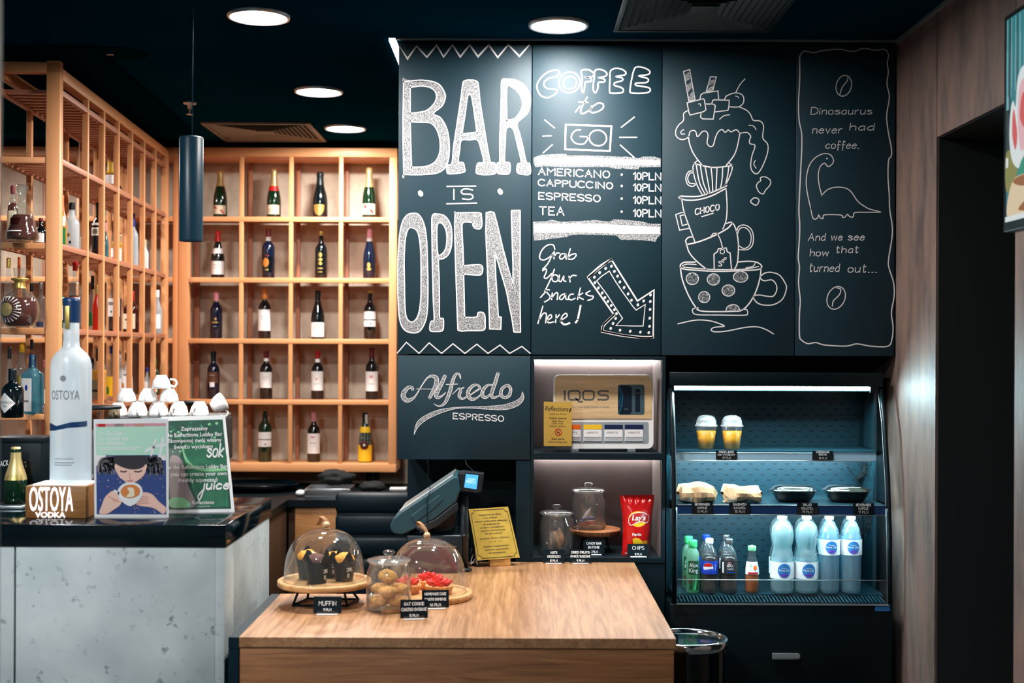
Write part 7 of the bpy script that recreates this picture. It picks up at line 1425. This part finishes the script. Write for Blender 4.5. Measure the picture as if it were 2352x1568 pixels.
b = MB(); b.area([ell(0.48, 0.62, 0.32, 0.13)], 'yellow', fm(0), 0.04); b.area([sm([(0.16, 0.60), (0.30, 0.70), (0.62, 0.72), (0.84, 0.66), (0.80, 0.56), (0.60, 0.58), (0.40, 0.56), (0.22, 0.52)])], 'red', fm(1), 0.04); b.line(sm([(0.16, 0.60), (0.30, 0.70), (0.62, 0.72), (0.84, 0.66), (0.80, 0.56), (0.60, 0.58), (0.40, 0.56), (0.22, 0.52)]), 0.018, 'white', fm(1), True); b.text("Lay's", 0.50, 0.60, 0.085, 'white', fm(2), 'c', 0.46, 0.03, 0.15); b.build('logo', t)
b = MB(); b.text('Paprika', 0.44, 0.345, 0.042, 'white', fm(1), 'c', 0.32, 0.03); b.build('flavour_print', t)
b = MB(); b.area([sm([(0.30, 0.28), (0.50, 0.30), (0.70, 0.20), (0.62, 0.12), (0.40, 0.14)])], 'yellow', fm(0), 0.04); b.area([ell(0.76, 0.20, 0.13, 0.06)], 'gold_spirit', fm(0), 0.04); b.area([ell(0.30, 0.15, 0.12, 0.05)], 'gold_spirit', fm(0), 0.04); b.area([ell(0.55, 0.10, 0.2, 0.035)], 'yellow', fm(1), 0.04); b.area([ell(0.22, 0.215, 0.08, 0.035)], 'strawberry', fm(1), 0.04); b.area([R4(0.08, 0.03, 0.35, 0.045)], 'white', fm(0), 0.04); b.build('crisps_picture', t)
price_card('black price card for candy bars under the wood slice stand', 1364, 1264, 48, 32, [('CANDY BAR', 0.32, 0.16), ('BATONIK', 0.60, 0.16), ('5 PLN', 0.92, 0.15)], z=nz0, y=YP + 0.075)
price_card('black price card reading chips before the red bag', 1466, 1274, 50, 28, [('CHIPS', 0.46, 0.26), ('5 PLN', 0.92, 0.15)], z=nz0, y=YP + 0.025)
# ================================================================ OPEN COOLER
YC_0, YC_1, YCK = F / 575, F / 559, 5.55
fx0, fx1 = W(1545, 1385, YC_0).x, W(2049, 1385, YC_0).x; fz0 = W(1800, 1387, YC_0).z; fz1 = W(1800, 894, YC_1).z
t = thing('open_cooler', 'black open front cooler under the dark chalkboards, lit cold blue', 'cooler', ((fx0 + fx1) / 2, YC_0 + 0.2, 0))
mat('cooler_metal', (20, 56, 68), 0.38, spec=0.5); mat('cooler_side', (24, 56, 66), 0.10, spec=0.7); mat('cooler_black', (2, 14, 19), 0.4, spec=0.18)
mat('rail_pale', (150, 190, 215), 0.25, spec=0.5); mat('rail_navy', (18, 52, 96), 0.25, spec=0.5); mat('sticker_blue', (40, 120, 190), 0.5)
b = MB(); b.box((fx0 - 0.01, YC_0 + 0.012, 0.05), (fx1 + 0.005, 5.72, fz0 - 0.004), 'cooler_black', 0.003); b.box((fx0 + 0.02, YC_0 + 0.04, 0), (fx1 - 0.02, 5.70, 0.05), 'black')
b.box((fx0 - 0.01, YC_0 + 0.009, 0.055), (fx1 + 0.005, YC_0 + 0.0115, 0.22), 'cooler_black', 0.001); b.build('base', t, True)
b = MB(); q0 = W(1773, 1512, YC_0 + 0.01); q1 = W(1834, 1499, YC_0 + 0.01); b.box((q0.x, YC_0 - 0.008, q0.z), (q1.x, YC_0 + 0.0115, q1.z), 'alu', 0.002); b.box((q0.x, YC_0 - 0.0095, q0.z + 0.007), (q1.x + 0.002, YC_0 - 0.008, q1.z), 'alu'); b.build('handle', t, True)
for s_, x0 in ((0, fx0), (1, fx1 - 0.014)):
    pf = [(YC_0, fz0), (YC_0 + 0.008, fz0 + 0.25), (YC_0 + 0.04, fz0 + 0.5), (YC_0 + 0.09, fz0 + 0.72), (YC_1, fz1), (YC_1, fz1 + 0.03), (5.70, fz1 + 0.03), (5.70, fz0)]
    b = MB(); b.prism([(x0, 5.36, fz0)] + [(x0, 5.36, fz1 + 0.03)] + [(x0, y, z) for y, z in pf[6:]], (0.014, 0, 0), 'cooler_side'); b.build('side_panel', t, True)
    b = MB(); b.prism([(x0 + 0.004, y, z) for y, z in pf[:6]] + [(x0 + 0.004, 5.359, fz1 + 0.03), (x0 + 0.004, 5.359, fz0)], (0.005, 0, 0), 'pane'); b.build('side_glass', t, True)
    b = MB(); b.tube([(x0 + 0.007, y, z) for y, z in pf[:5]], 0.009, 'cooler_black', 8); b.build('side_frame', t, True)
    b = MB(); b.tube([(x0 + (0.017 if s_ == 0 else -0.004), y + 0.004, z) for y, z in pf[:5]], 0.0016, 'alu', 6); b.build('side_trim', t, True)
b = MB(); b.box((fx0, YC_1 - 0.012, fz1 + 0.012), (fx1, 5.70, fz1 + 0.07), 'cooler_black', 0.004); b.build('canopy', t, True)
b = MB(); b.box((fx0 + 0.02, YC_1 + 0.002, fz1 - 0.002), (fx1 - 0.055, YC_1 + 0.011, fz1 + 0.011), 'lamp_fridge'); b.build('light_strip', t, True)
b = MB(); b.box((fx0 + 0.016, YC_1 + 0.0115, fz1 - 0.0065), (fx1 - 0.016, YC_1 + 0.016, fz1 + 0.0115), 'cooler_black'); b.build('lamp_visor', t, True)
for xa_, xb__ in ((fx0 + 0.0145, fx0 + 0.0195), (fx1 - 0.052, fx1 - 0.019)):
    b = MB(); b.box((xa_, YC_1 - 0.008, fz1 - 0.014), (xb__, YC_1 + 0.0112, fz1 + 0.0115), 'cooler_black'); b.build('lamp_end_cap', t, True)
b = MB(); b.box((fx0 + 0.014, YCK, fz0), (fx1 - 0.014, YCK + 0.01, fz1 + 0.012), 'cooler_metal')
py = 916.0; r = 0
while py < 1345:
    px = 1552.0 + (14 if r % 2 else 0)
    while px < 1960:
        p = W(px, py, YCK - 0.0006); k = YCK / F; b.raw([p, p + Vector((9.5 * k, 0, 0)), p + Vector((9.5 * k, 0, 2.0 * k)), p + Vector((0, 0, 2.0 * k))], [(0, 1, 2, 3)], 'gap')
        px += 27.9
    py += 12.5; r += 1
b.build('slotted_back', t, True)
for px in (1971, 1984):
    p = W(px, 1000, YCK); b = MB(); b.box((p.x - 0.004, YCK - 0.010, fz0 + 0.03), (p.x + 0.004, YCK - 0.0005, fz1), 'cooler_metal')
    for k in range(26): b.box((p.x - 0.0016, YCK - 0.0108, fz0 + 0.06 + k * 0.030), (p.x + 0.0016, YCK - 0.0102, fz0 + 0.078 + k * 0.030), 'gap')
    b.build('slotted_standard', t, True)
DECK = 0.69
b = MB(); b.box((fx0 + 0.014, YC_0 + 0.075, DECK - 0.012), (fx1 - 0.014, YCK, DECK), 'cooler_metal'); b.box((fx0 + 0.014, YC_0 + 0.004, fz0 - 0.004), (fx1 - 0.014, YC_0 + 0.075, fz0 + 0.002), 'cooler_black'); b.build('deck', t, True)
b = MB(); n = 58
for k in range(n):
    x = fx0 + 0.02 + (fx1 - fx0 - 0.05) * k / (n - 1); b.prism([(x, YC_0 + 0.012, fz0 + 0.003), (x + 0.006, YC_0 + 0.012, fz0 + 0.003), (x + 0.001, YC_0 + 0.074, DECK - 0.008), (x - 0.005, YC_0 + 0.074, DECK - 0.008)], (0, 0, 0.003), 'cooler_metal')
b.build('air_grille', t, True)
b = MB(); b.box((fx0 + 0.016, YC_0 + 0.001, fz0 - 0.002), (fx1 - 0.016, YC_0 + 0.005, W(1800, 1332, YC_0).z), 'pane'); b.tube([(fx0 + 0.018, YC_0 + 0.003, W(1800, 1332, YC_0).z), (fx1 - 0.018, YC_0 + 0.003, W(1800, 1332, YC_0).z)], 0.0016, 'alu', 6); b.build('front_glass', t, True)
b = MB(); b.box((fx0 + 0.014, YC_0 - 0.002, fz0 - 0.004), (fx1 - 0.014, YC_0 + 0.0005, fz0 + 0.002), 'alu'); b.build('front_trim', t, True)
b = MB(); q0 = W(2010, 1403, YC_0 + 0.01); q1 = W(2044, 1389, YC_0 + 0.01); b.box((q0.x, YC_0 + 0.0105, q0.z), (min(q1.x, fx1), YC_0 + 0.0118, q1.z), 'sticker_blue'); b.build('sticker', t, True)
def shelf(yf, pyt, pyb, z, mrail, xa):
    b = MB(); b.box((fx0 + 0.016, yf + 0.006, z - 0.012), (fx1 - 0.018, YCK - 0.002, z), 'cooler_metal'); sh = b.build('shelf', t, True)
    za, zb2 = W(1800, pyt, yf).z, W(1800, pyb, yf).z
    b = MB(); b.box((xa, yf - 0.002, zb2), (fx1 - 0.022, yf + 0.005, za), mrail); b.tube([(xa, yf - 0.003, zb2), (fx1 - 0.022, yf - 0.003, zb2)], 0.0022, 'alu', 6); b.tube([(xa, yf - 0.003, za), (fx1 - 0.022, yf - 0.003, za)], 0.0014, 'alu', 6); b.build('price_rail', sh, True)
    b = MB(); b.box((fx0 + 0.03, yf + 0.010, z - 0.020), (fx1 - 0.04, yf + 0.020, z - 0.0125), 'lamp_shelf'); b.build('light_strip', sh, True)
    for xx in (fx0 + 0.016, fx1 - 0.022):
        b = MB(); b.prism([(xx, yf + 0.01, z - 0.012), (xx, YCK - 0.011, z - 0.012), (xx, YCK - 0.011, z - 0.06), (xx, yf + 0.05, z - 0.022)], (0.003, 0, 0), 'cooler_black'); b.build('bracket', sh, True)
    return za, zb2
Z1_ = 1.2625; Z2_ = 1.056
r1a, r1b = shelf(5.295, 1040, 1058, Z1_, 'rail_pale', fx0 + 0.016); r2a, r2b = shelf(5.15, 1160, 1182, Z2_, 'rail_navy', fx0 + 0.022)
def coil(p0, p1, sag, n, r, ph):
    pts = []; 
    for k in range(n * 10 + 1):
        f = k / (n * 10); c = p0.lerp(p1, f) + Vector((0.012 * math.sin(PI * f), 0, -sag * math.sin(PI * f))); a = f * n * 2 * PI
        d = (p1 - p0).normalized(); u = d.orthogonal().normalized(); v = d.cross(u); pts.append(c + u * r * math.cos(a) + v * r * math.sin(a))
    return pts
b = MB(); b.tube(coil(W(1990, 1066, 5.44), W(1966, 1100, 5.50), 0.004, 13, 0.010, 0), 0.0026, 'rubber', 5); b.tube(catmull([W(1966, 1100, 5.50), W(1958, 1086, 5.52), W(1950, 1074, 5.535), W(1946, 1072, 5.545)]), 0.0024, 'rubber', 5); b.build('coiled_cable', t, True)
b = MB(); b.tube(coil(W(1999, 1186, 5.38), W(1980, 1222, 5.47), 0.004, 13, 0.009, 0), 0.0024, 'rubber', 5); b.tube(catmull([W(1980, 1222, 5.47), W(1976, 1235, 5.5), W(1975, 1250, 5.54)]), 0.0022, 'rubber', 5); b.build('coiled_cable', t, True)
# price cards on the rails
def rail_card(label, px, y, z0, z1, lines, ww=48):
    s_ = F / y; w_ = ww / s_; x = W(px, 1040, y).x
    c = thing('price_card', label, 'price card', (x, y - 0.0045, z0), 0, 'black price cards'); h_ = z1 - z0
    b = MB(); b.box((-w_ / 2, -0.001, 0), (w_ / 2, 0, h_), 'card'); mp = lambda u, v: Vector((u, -0.0015, v))
    for s2, f in lines: b.write(s2, 0, h_ * (1 - f), h_ * 0.19, h_ * 0.035, 'card_ink', mp, width=min(w_ * 0.86, len(s2) * h_ * 0.19 * 0.75), align='c')
    b.build('card', c); b = MB(); b.box((-w_ * 0.5, -0.0032, -0.001), (w_ * 0.5, -0.0022, h_ * 0.62), 'acrylic'); b.build('clip', c)
rail_card('black price card for fresh juice on the pale upper shelf rail', 1668, 5.295, r1b + 0.004, r1a + 0.010, [('FRESH JUICE', 0.26), ('SOK WYCISKANY', 0.56), ('19 PLN', 0.88)])
mat('card_pale', (120, 160, 190), 0.5)
rail_card('price card near the right end of the pale upper shelf rail', 1889, 5.295, r1b + 0.004, r1a + 0.010, [('CHEESECAKE', 0.22), ('SERNIK', 0.50), ('15 PLN', 0.88)])
rail_card('black price card for beverages under the left paper bag', 1613, 5.15, r2b + 0.003, r2a + 0.010, [('BEVERAGES', 0.24), ('NAPOJE', 0.56), ('11 PLN', 0.88)])
rail_card('black price card for sandwich under the second paper bag', 1699, 5.15, r2b + 0.003, r2a + 0.010, [('SANDWICH', 0.24), ('KANAPKA', 0.56), ('15 PLN', 0.88)])
rail_card('black price card for salad under the left salad bowl', 1854, 5.15, r2b + 0.003, r2a + 0.010, [('SALAD', 0.24), ('SAŁATKA', 0.56), ('19 PLN', 0.88)])
rail_card('black price card for beverages under the right salad bowl', 1983, 5.15, r2b + 0.003, r2a + 0.010, [('BEVERAGES', 0.24), ('NAPOJE', 0.56), ('11 PLN', 0.88)])
# juice cups
glass('pet_green', (0.30, 0.85, 0.52), 1.3, rough=0.08, milk=0.45); glass('pet_clear', (0.95, 0.97, 0.98), 1.5, rough=0.05, milk=0.07)
def juice(label, px):
    y = 5.37; s_ = F / y; c = thing('juice_cup', label, 'juice cup', (W(px, 1030, y).x, y, Z1_ + 0.0006), 0, 'orange juice cups on the upper cooler shelf'); r = 24.5 / s_
    b = MB(); b.lathe([(0, 0), (r * 0.70, 0), (r * 0.72, 0.003), (r * 0.97, 0.090), (r, 0.092), (r, 0.095)], 'pet_clear', segs=32); b.build('cup', c)
    b = MB(); b.lathe([(0, 0.003), (r * 0.69, 0.003), (r * 0.91, 0.076), (0, 0.076)], 'juice', segs=28); b.build('juice', c)
    b = MB(); b.lathe([(r * 1.10, 0.096), (r * 1.10, 0.101), (r * 0.98, 0.103), (r * 0.95, 0.118), (r * 0.80, 0.133), (r * 0.5, 0.141), (r * 0.2, 0.143)], 'plastic_lid', segs=32); b.build('dome_lid', c)
juice('left of the two cups of orange juice with domed lids', 1622); juice('right of the two cups of orange juice with domed lids', 1681)
# paper bags
mat('kraft', (206, 172, 132), 0.8, var=0.12, vscale=20); mat('kraft_pale', (226, 204, 174), 0.8)
def paper_bag(label, px, wpx, hpx, seed, slope):
    y = 5.27; s_ = F / y; w_, h_ = wpx / 2 / s_, hpx / s_; c = thing('sandwich_bag', label, 'paper bag', (W(px, 1150, y).x, y, Z2_ + 0.0006), 0, 'paper sandwich bags on the middle cooler shelf')
    def f(u, v, e=0.0):
        th = 2 * PI * v; x = (u - 0.5) * 2; k = 1 / (abs(math.cos(th)) ** 3.2 + abs(math.sin(th)) ** 3.2) ** (1 / 3.2)
        tap = (1 - abs(x) ** 9) ** 0.4 if abs(x) < 1 else 0.0
        hh = h_ * (0.5 + 0.12 * math.sin(2.1 * x + seed)) * (1 - slope * x * 0.5)
        p = Vector((x * w_, 0.075 * k * math.cos(th) * (0.25 + 0.75 * tap), hh * k * math.sin(th) * (0.15 + 0.85 * tap)))
        p += p.normalized() * (0.017 * noise.noise(p * 26 + Vector((seed, 0, 0))) + e); p.z = max(p.z + h_ * 0.5, 0.0005); return p
    b = MB(); b.surf(lambda u, v: f(u, v), 11, 13, 'kraft', smooth=False); b.build('bag', c)
    b = MB(); b.surf(lambda u, v: f(0.06 + 0.26 * u, 0.53 + 0.30 * v, 0.0025), 6, 8, 'kraft_pale', smooth=False); b.build('folded_flap', c)
    b = MB(); b.surf(lambda u, v: f(0.38 + 0.30 * u, 0.17 + 0.18 * v, 0.002), 8, 6, 'cello'); b.build('window', c)
paper_bag('crumpled brown paper bag at the left end of the middle cooler shelf', 1600, 86, 38, 1.0, 0.35); paper_bag('square folded brown paper bag second from left on the middle cooler shelf', 1703, 90, 38, 4.0, -0.1)
# salad bowls
mat('bowl_black', (10, 16, 20), 0.18, spec=0.6); mat('salad', (44, 50, 34), 0.7, var=0.5, vscale=60)
def salad(label, px):
    y = 5.29; s_ = F / y; c = thing('salad_bowl', label, 'salad bowl', (W(px, 1150, y).x, y, Z2_ + 0.0006), 0, 'salad bowls on the middle cooler shelf'); rx = 52 / s_; k = 0.78
    b = MB(); b.lathe([(0, 0), (rx * 0.62, 0), (rx * 0.72, 0.004), (rx * 0.86, 0.022), (rx * 0.94, 0.042), (rx * 1.0, 0.044), (rx * 1.0, 0.046), (rx * 0.9, 0.045)], 'bowl_black', segs=48, sq=3, sy=k); b.build('bowl', c)
    b = MB(); b.lathe([(rx * 0.88, 0.042), (rx * 0.5, 0.05), (0, 0.052)], 'salad', segs=30, sq=3, sy=k, mod=lambda th, i, r, z: (r, z + 0.004 * math.sin(5 * th))); b.build('salad', c)
    b = MB(); b.lathe([(rx * 1.06, 0.0465), (rx * 1.06, 0.050), (rx * 0.95, 0.051), (rx * 0.90, 0.058), (rx * 0.74, 0.066), (0, 0.067)], 'pet_lid', segs=48, sq=3, sy=k); b.build('clear_lid', c)
glass('pet_lid', (0.7, 0.74, 0.74), 3.5, rough=0.10, milk=0.02)
salad('left of the two black salad bowls with clear lids', 1822); salad('right of the two black salad bowls with clear lids', 1944)
# drinks on the deck
SHAPES['soda'] = [(0, 0.02), (0.75, 0), (0.95, 0.02), (1, 0.06), (0.97, 0.14), (0.90, 0.22), (0.93, 0.30), (1, 0.36), (1, 0.58), (0.97, 0.64), (0.85, 0.73), (0.62, 0.82), (0.40, 0.88), (0.38, 0.90), (0.38, 0.91), (0.42, 0.915), (0.42, 0.99), (0.38, 1), (0, 1)]
SHAPES['aloe'] = [(0, 0.02), (0.85, 0), (1, 0.02), (1, 0.62), (0.98, 0.68), (0.85, 0.78), (0.60, 0.84), (0.56, 0.86), (0.60, 0.87), (0.60, 0.985), (0.56, 1), (0, 1)]
SHAPES['juice_small'] = [(0, 0.02), (0.9, 0), (1, 0.02), (1, 0.42), (0.94, 0.52), (0.70, 0.68), (0.55, 0.78), (0.50, 0.88), (0.54, 0.89), (0.54, 0.99), (0, 1)]
SHAPES['water_waist'] = [(0, 0.03), (0.7, 0), (0.95, 0.02), (1, 0.06), (1, 0.26), (1.0, 0.40), (0.98, 0.48), (0.84, 0.56), (0.80, 0.60), (0.86, 0.64), (0.98, 0.72), (0.99, 0.78), (0.88, 0.87), (0.6, 0.93), (0.34, 0.95), (0.34, 0.96), (0.38, 0.965), (0.38, 1), (0, 1)]
rib = []
for k in range(15): rib += [(0.985 if k % 2 else 0.93, 0.05 + 0.028 * k)]
SHAPES['water_rib'] = [(0, 0.03), (0.7, 0), (0.93, 0.02)] + rib + [(0.98, 0.48), (1, 0.50), (1, 0.72), (0.97, 0.74), (0.94, 0.76), (0.80, 0.84), (0.56, 0.92), (0.34, 0.95), (0.34, 0.96), (0.38, 0.965), (0.38, 1), (0, 1)]
mat('pepsi_blue', (22, 66, 190), 0.4); mat('aloe_green', (70, 200, 120), 0.35); mat('aloe_dark', (14, 78, 52), 0.4); 
mat('pure_blue', (50, 130, 200), 0.4); mat('pure_violet', (110, 70, 190), 0.4); mat('label_white', (236, 240, 244), 0.5); mat('water_tint', (60, 170, 205), 0.2)
gd = 'soft drinks on the cooler deck'; YD1_ = 5.232; YD2_ = 5.338; sD = F / YD1_
def drink(px, back, H, R, *a, **k):
    y = (YD2_ if back else YD1_) ; return bottle(a[0], (W(px, 1350, y).x, y, DECK + 0.0006), H, R, *a[1:], group=k.pop('group', gd), **k)
al = [(0.06, 0.62, 0, 'aloe_green', [('p', [(-0.7, 0.07), (-0.3, 0.3), (-0.2, 0.3), (-0.2, 0.07)], 'aloe_dark'), ('p', [(0.0, 0.07), (0.35, 0.34), (0.5, 0.33), (0.35, 0.07)], 'aloe_green'), ('p', [(0.3, 0.07), (0.75, 0.28), (0.8, 0.26), (0.65, 0.07)], 'aloe_dark'), ('e', -0.55, 0.22, 0.2, 0.035, 'brown')]), (0.36, 0.62, 46, 'aloe_dark', [('t', 'Aloe', 0.50, 0.017, 'white', 0.036), ('t', 'King', 0.40, 0.017, 'white', 0.036), ('e', 0.0, 0.60, 0.24, 0.014, 'brown')])]
HA = 120 / sD; drink(1591, False, HA, 15.5 / sD, 'green aloe drink bottle, front one at the left end of the deck', 'aloe', 'pet_green', 'aloe_green', (0.86, 1), al)
drink(1581, True, HA, 15.5 / sD, 'green aloe drink bottle, rear one at the left end of the deck', 'aloe', 'pet_green', 'aloe_green', (0.86, 1), al)
def circ(u0, v0, r, a0, a1, n=10): return [(u0 + r * math.cos(a0 + (a1 - a0) * k / n), v0 + r * 0.153 * math.sin(a0 + (a1 - a0) * k / n)) for k in range(n + 1)]
pe = [(0.36, 0.60, 92, 'pepsi_blue', [('e', -0.28, 0.48, 0.60, 0.092, 'white'), ('p', circ(-0.28, 0.485, 0.56, 0.25, PI - 0.1) , 'red'), ('p', circ(-0.28, 0.475, 0.56, PI + 0.45, 2 * PI - 0.15), 'pepsi_blue'), ('p', [(0.62, 0.40), (0.80, 0.40), (0.80, 0.56), (0.62, 0.56)], 'pepsi_blue')])]
HP = 124 / sD
def side_word(word):
    def f(t, H, R):
        b = MB(); rr_ = R + 0.0016
        b.text(word, 0, 0, R * 0.26, 'white', lambda u, v: Vector((rr_ * math.sin((0.72 * R - v) / R), -rr_ * math.cos((0.72 * R - v) / R), 0.48 * H + u)), bold=0.02); b.build('side_lettering', t)
    return f
drink(1629, False, HP, 19.5 / sD, 'cola bottle with blue label and white cap, front one of its pair', 'soda', 'pet_clear', 'label_white', (0.90, 1), pe, 'cola', 0.68, extra=side_word('pepsi'))
drink(1622, True, HP, 19.5 / sD, 'cola bottle with blue label and white cap, rear one of its pair', 'soda', 'pet_clear', 'pepsi_blue', (0.90, 1), pe, 'cola', 0.68)
pm = [(0.36, 0.60, 92, 'ink', [('t', 'MAX', 0.49, 0.010, 'white', 0.026), ('t', 'TASTE', 0.44, 0.007, 'white', 0.024), ('e', -0.1, 0.555, 0.2, 0.03, 'white'), ('e', -0.1, 0.56, 0.16, 0.018, 'red'), ('r', -0.4, 0.4, 0.385, 0.405, 'pepsi_blue'), ('r', -0.95, -0.75, 0.38, 0.58, 'white')])]
drink(1674, False, HP, 19.5 / sD, 'cola bottle with black label and dark cap, front one of its pair', 'soda', 'pet_clear', 'steel', (0.90, 1), pm, 'cola', 0.68); drink(1667, True, HP, 19.5 / sD, 'cola bottle with black label and dark cap, rear one of its pair', 'soda', 'pet_clear', 'steel', (0.90, 1), pm, 'cola', 0.68)
drink(1727, False, 109 / sD, 16 / sD, 'single small amber juice bottle with pale green cap', 'juice_small', 'pet_clear', 'leaf_light', (0.88, 1), [(0.40, 0.66, 80, 'label_white', [('e', 0.3, 0.54, 0.3, 0.05, 'orange'), ('e', -0.3, 0.58, 0.2, 0.03, 'leaf_light'), ('r', -0.7, 0.7, 0.41, 0.45, 'red')])], 'tea_drink', 0.40)
pl = lambda z0, z1, zc: [(z0, z1, 92, 'label_white', [('e', 0.0, zc, 0.56, (z1 - z0) * 0.42, 'pure_blue'), ('e', 0.0, zc - (z1 - z0) * 0.26, 0.36, (z1 - z0) * 0.10, 'pure_violet'), ('t', 'Pure Life', zc - 0.008, 0.0085, 'white', 0.041), ('t', 'Nestlé', zc + 0.025, 0.004, 'white', 0.02)])]
HWt = 0.312
for px, k in ((1796, 0), (1852, 1)):
    nm = ('left', 'right')[k]
    drink(px, False, HWt, 27 / sD, f'waisted clear water bottle with low white label, front {nm}', 'water_waist', 'pet', 'label_white', (0.96, 1), pl(0.20, 0.42, 0.31), 'water_tint' if False else None, 0.5, group='water bottles in the cooler')
    drink(px - 3, True, HWt, 27 / sD, f'waisted clear water bottle with low white label, rear {nm}', 'water_waist', 'pet', 'label_white', (0.96, 1), pl(0.20, 0.42, 0.31), group='water bottles in the cooler')
for px, k in ((1904, 0), (1954, 1)):
    nm = ('left', 'right')[k]
    drink(px, False, HWt, 24.5 / sD, f'ribbed blue water bottle with high white label, front {nm}', 'water_rib', 'pet_blue', 'label_white', (0.96, 1), pl(0.51, 0.71, 0.61), group='water bottles in the cooler')
    drink(px - 3, True, HWt, 24.5 / sD, f'ribbed blue water bottle with high white label, rear {nm}', 'water_rib', 'pet_blue', 'label_white', (0.96, 1), pl(0.51, 0.71, 0.61), group='water bottles in the cooler')

# ================================================================ WASTE BIN
yn_ = F / 633; xb_ = W(1580, 1455, yn_).x; rbn = 92 / 633; zbn = W(1640, 1462, yn_).z
t = thing('waste_bin', 'round black waste bin with a chrome rim beside the sales counter', 'bin', (xb_, yn_, 0.0006))
b = MB(); b.lathe([(0, 0), (rbn * 0.90, 0), (rbn * 0.92, 0.012), (rbn * 0.93, zbn - 0.03), (rbn * 0.93, zbn - 0.024), (0, zbn - 0.024)], 'black_gloss', segs=48); b.build('body', t)
b = MB(); b.lathe([(rbn * 0.94, zbn - 0.034), (rbn * 1.0, zbn - 0.028), (rbn * 1.0, zbn - 0.006), (rbn * 0.97, zbn), (rbn * 0.90, zbn + 0.001), (rbn * 0.88, zbn - 0.004), (rbn * 0.86, zbn - 0.010)], 'chrome', segs=56); b.build('chrome_rim', t)
b = MB(); b.lathe([(rbn * 0.87, zbn - 0.010), (rbn * 0.5, zbn - 0.006), (0, zbn - 0.005)], 'black_gloss', segs=48); b.build('lid', t)

# ================================================================ TELEVISION
XT = 1.49; yA = XT / ((2303 - VX) / F); zA = CZ + (VY - 529) / (F / yA); 
t = thing('television', 'wall television cut by the right edge, showing pink and white food', 'television', (XT + 0.03, 3.4, zA))
Lt = 1.12
b = MB(); b.box((XT, yA - Lt, zA), (XT + 0.045, yA, zA + 0.66), 'black', 0.004); b.build('housing', t, True)
b = MB(); b.box((XT + 0.045, yA - 0.7, zA + 0.2), (XW - 0.0005, yA - 0.4, zA + 0.45), 'black'); b.build('wall_bracket', t, True)
def lit(name, c, s=0.55): m, nt, bs = newmat(name); c = lin(c); bs.inputs['Base Color'].default_value = (0.02, 0.02, 0.02, 1); bs.inputs['Emission Color'].default_value = (*c, 1); bs.inputs['Emission Strength'].default_value = s; bs.inputs['Roughness'].default_value = 0.3
for nme, c in (('tv_teal', (40, 130, 140)), ('tv_pale', (120, 190, 195)), ('tv_dark', (16, 50, 54)), ('tv_red', (224, 90, 90)), ('tv_pink', (240, 190, 196)), ('tv_cream', (236, 214, 176)), ('tv_brown', (160, 96, 40)), ('tv_olive', (140, 140, 70)), ('tv_green', (20, 150, 120)), ('tv_white', (235, 245, 245))): lit(nme, c, 0.7)
def tv(L):
    def f(px, py):
        Y = (XT) * F / (px - VX); return Vector((XT - 0.0012 - 0.0004 * L, Y, CZ + (VY - py) * Y / F - 0.0))
    return f
z0_, z1_ = zA + 0.028, zA + 0.644; y0_, y1_ = yA - Lt + 0.02, yA - 0.026
b = MB(); fl = lambda L: (lambda u, v: Vector((XT - 0.0010 - 0.0004 * L, y1_ - u, z0_ + v)))
b.area([R4(0, 0, Lt - 0.046, 0.616)], 'tv_teal', fl(0)); b.area([R4(0.0, 0.30, 0.03, 0.52)], 'tv_pale', fl(1)); b.area([sm([(0.02, 0.42), (0.10, 0.40), (0.18, 0.46), (0.10, 0.56), (0.04, 0.53)])], 'tv_pale', fl(1))
b.area([R4(0.0, 0.19, 0.09, 0.34)], 'tv_dark', fl(2)); b.area([sm([(0.0, 0.10), (0.05, 0.10), (0.09, 0.15), (0.07, 0.20), (0.0, 0.21)])], 'tv_olive', fl(3)); b.area([R4(0.0, 0.165, 0.018, 0.195)], 'tv_white', fl(4))
b.area([sm([(0.028, 0.24), (0.034, 0.33), (0.055, 0.36), (0.075, 0.34), (0.09, 0.42), (0.14, 0.45), (0.22, 0.42), (0.30, 0.34), (0.26, 0.20), (0.14, 0.15), (0.06, 0.17)])], 'tv_white', fl(4)); b.area([sm([(0.05, 0.26), (0.056, 0.33), (0.07, 0.32), (0.09, 0.25), (0.075, 0.21)])], 'tv_red', fl(5)); b.area([sm([(0.095, 0.28), (0.10, 0.38), (0.14, 0.41), (0.2, 0.36), (0.18, 0.24), (0.12, 0.20)])], 'tv_pink', fl(5)); b.area([sm([(0.11, 0.30), (0.13, 0.37), (0.18, 0.33), (0.16, 0.26)])], 'tv_red', fl(6))
for k in range(26): b.line([(0.004 + 0.011 * k, 0.36 + 0.03 * math.sin(k * 2.3)), (0.006 + 0.011 * k, 0.61)], 0.006 + 0.004 * (k % 3), 'tv_pale' if k % 3 == 0 else 'tv_dark' if k % 5 == 2 else 'tv_teal', fl(2))
b.area([sm([(0.10, 0.12), (0.20, 0.10), (0.28, 0.16), (0.20, 0.20), (0.12, 0.17)])], 'tv_green', fl(5))
b.area([sm([(0.012, 0.02), (0.02, 0.07), (0.06, 0.12), (0.14, 0.13), (0.34, 0.12), (0.36, 0.02), (0.2, 0.005), (0.06, 0.008)])], 'tv_cream', fl(6)); b.area([sm([(0.06, 0.115), (0.12, 0.128), (0.30, 0.12), (0.26, 0.10), (0.14, 0.095)])], 'tv_brown', fl(7)); b.area([sm([(0.10, 0.03), (0.2, 0.02), (0.3, 0.04), (0.2, 0.06)])], 'tv_brown', fl(7)); b.area([R4(0.0, 0.0, 0.5, 0.016)], 'tv_white', fl(8))
b.build('screen', t, True)
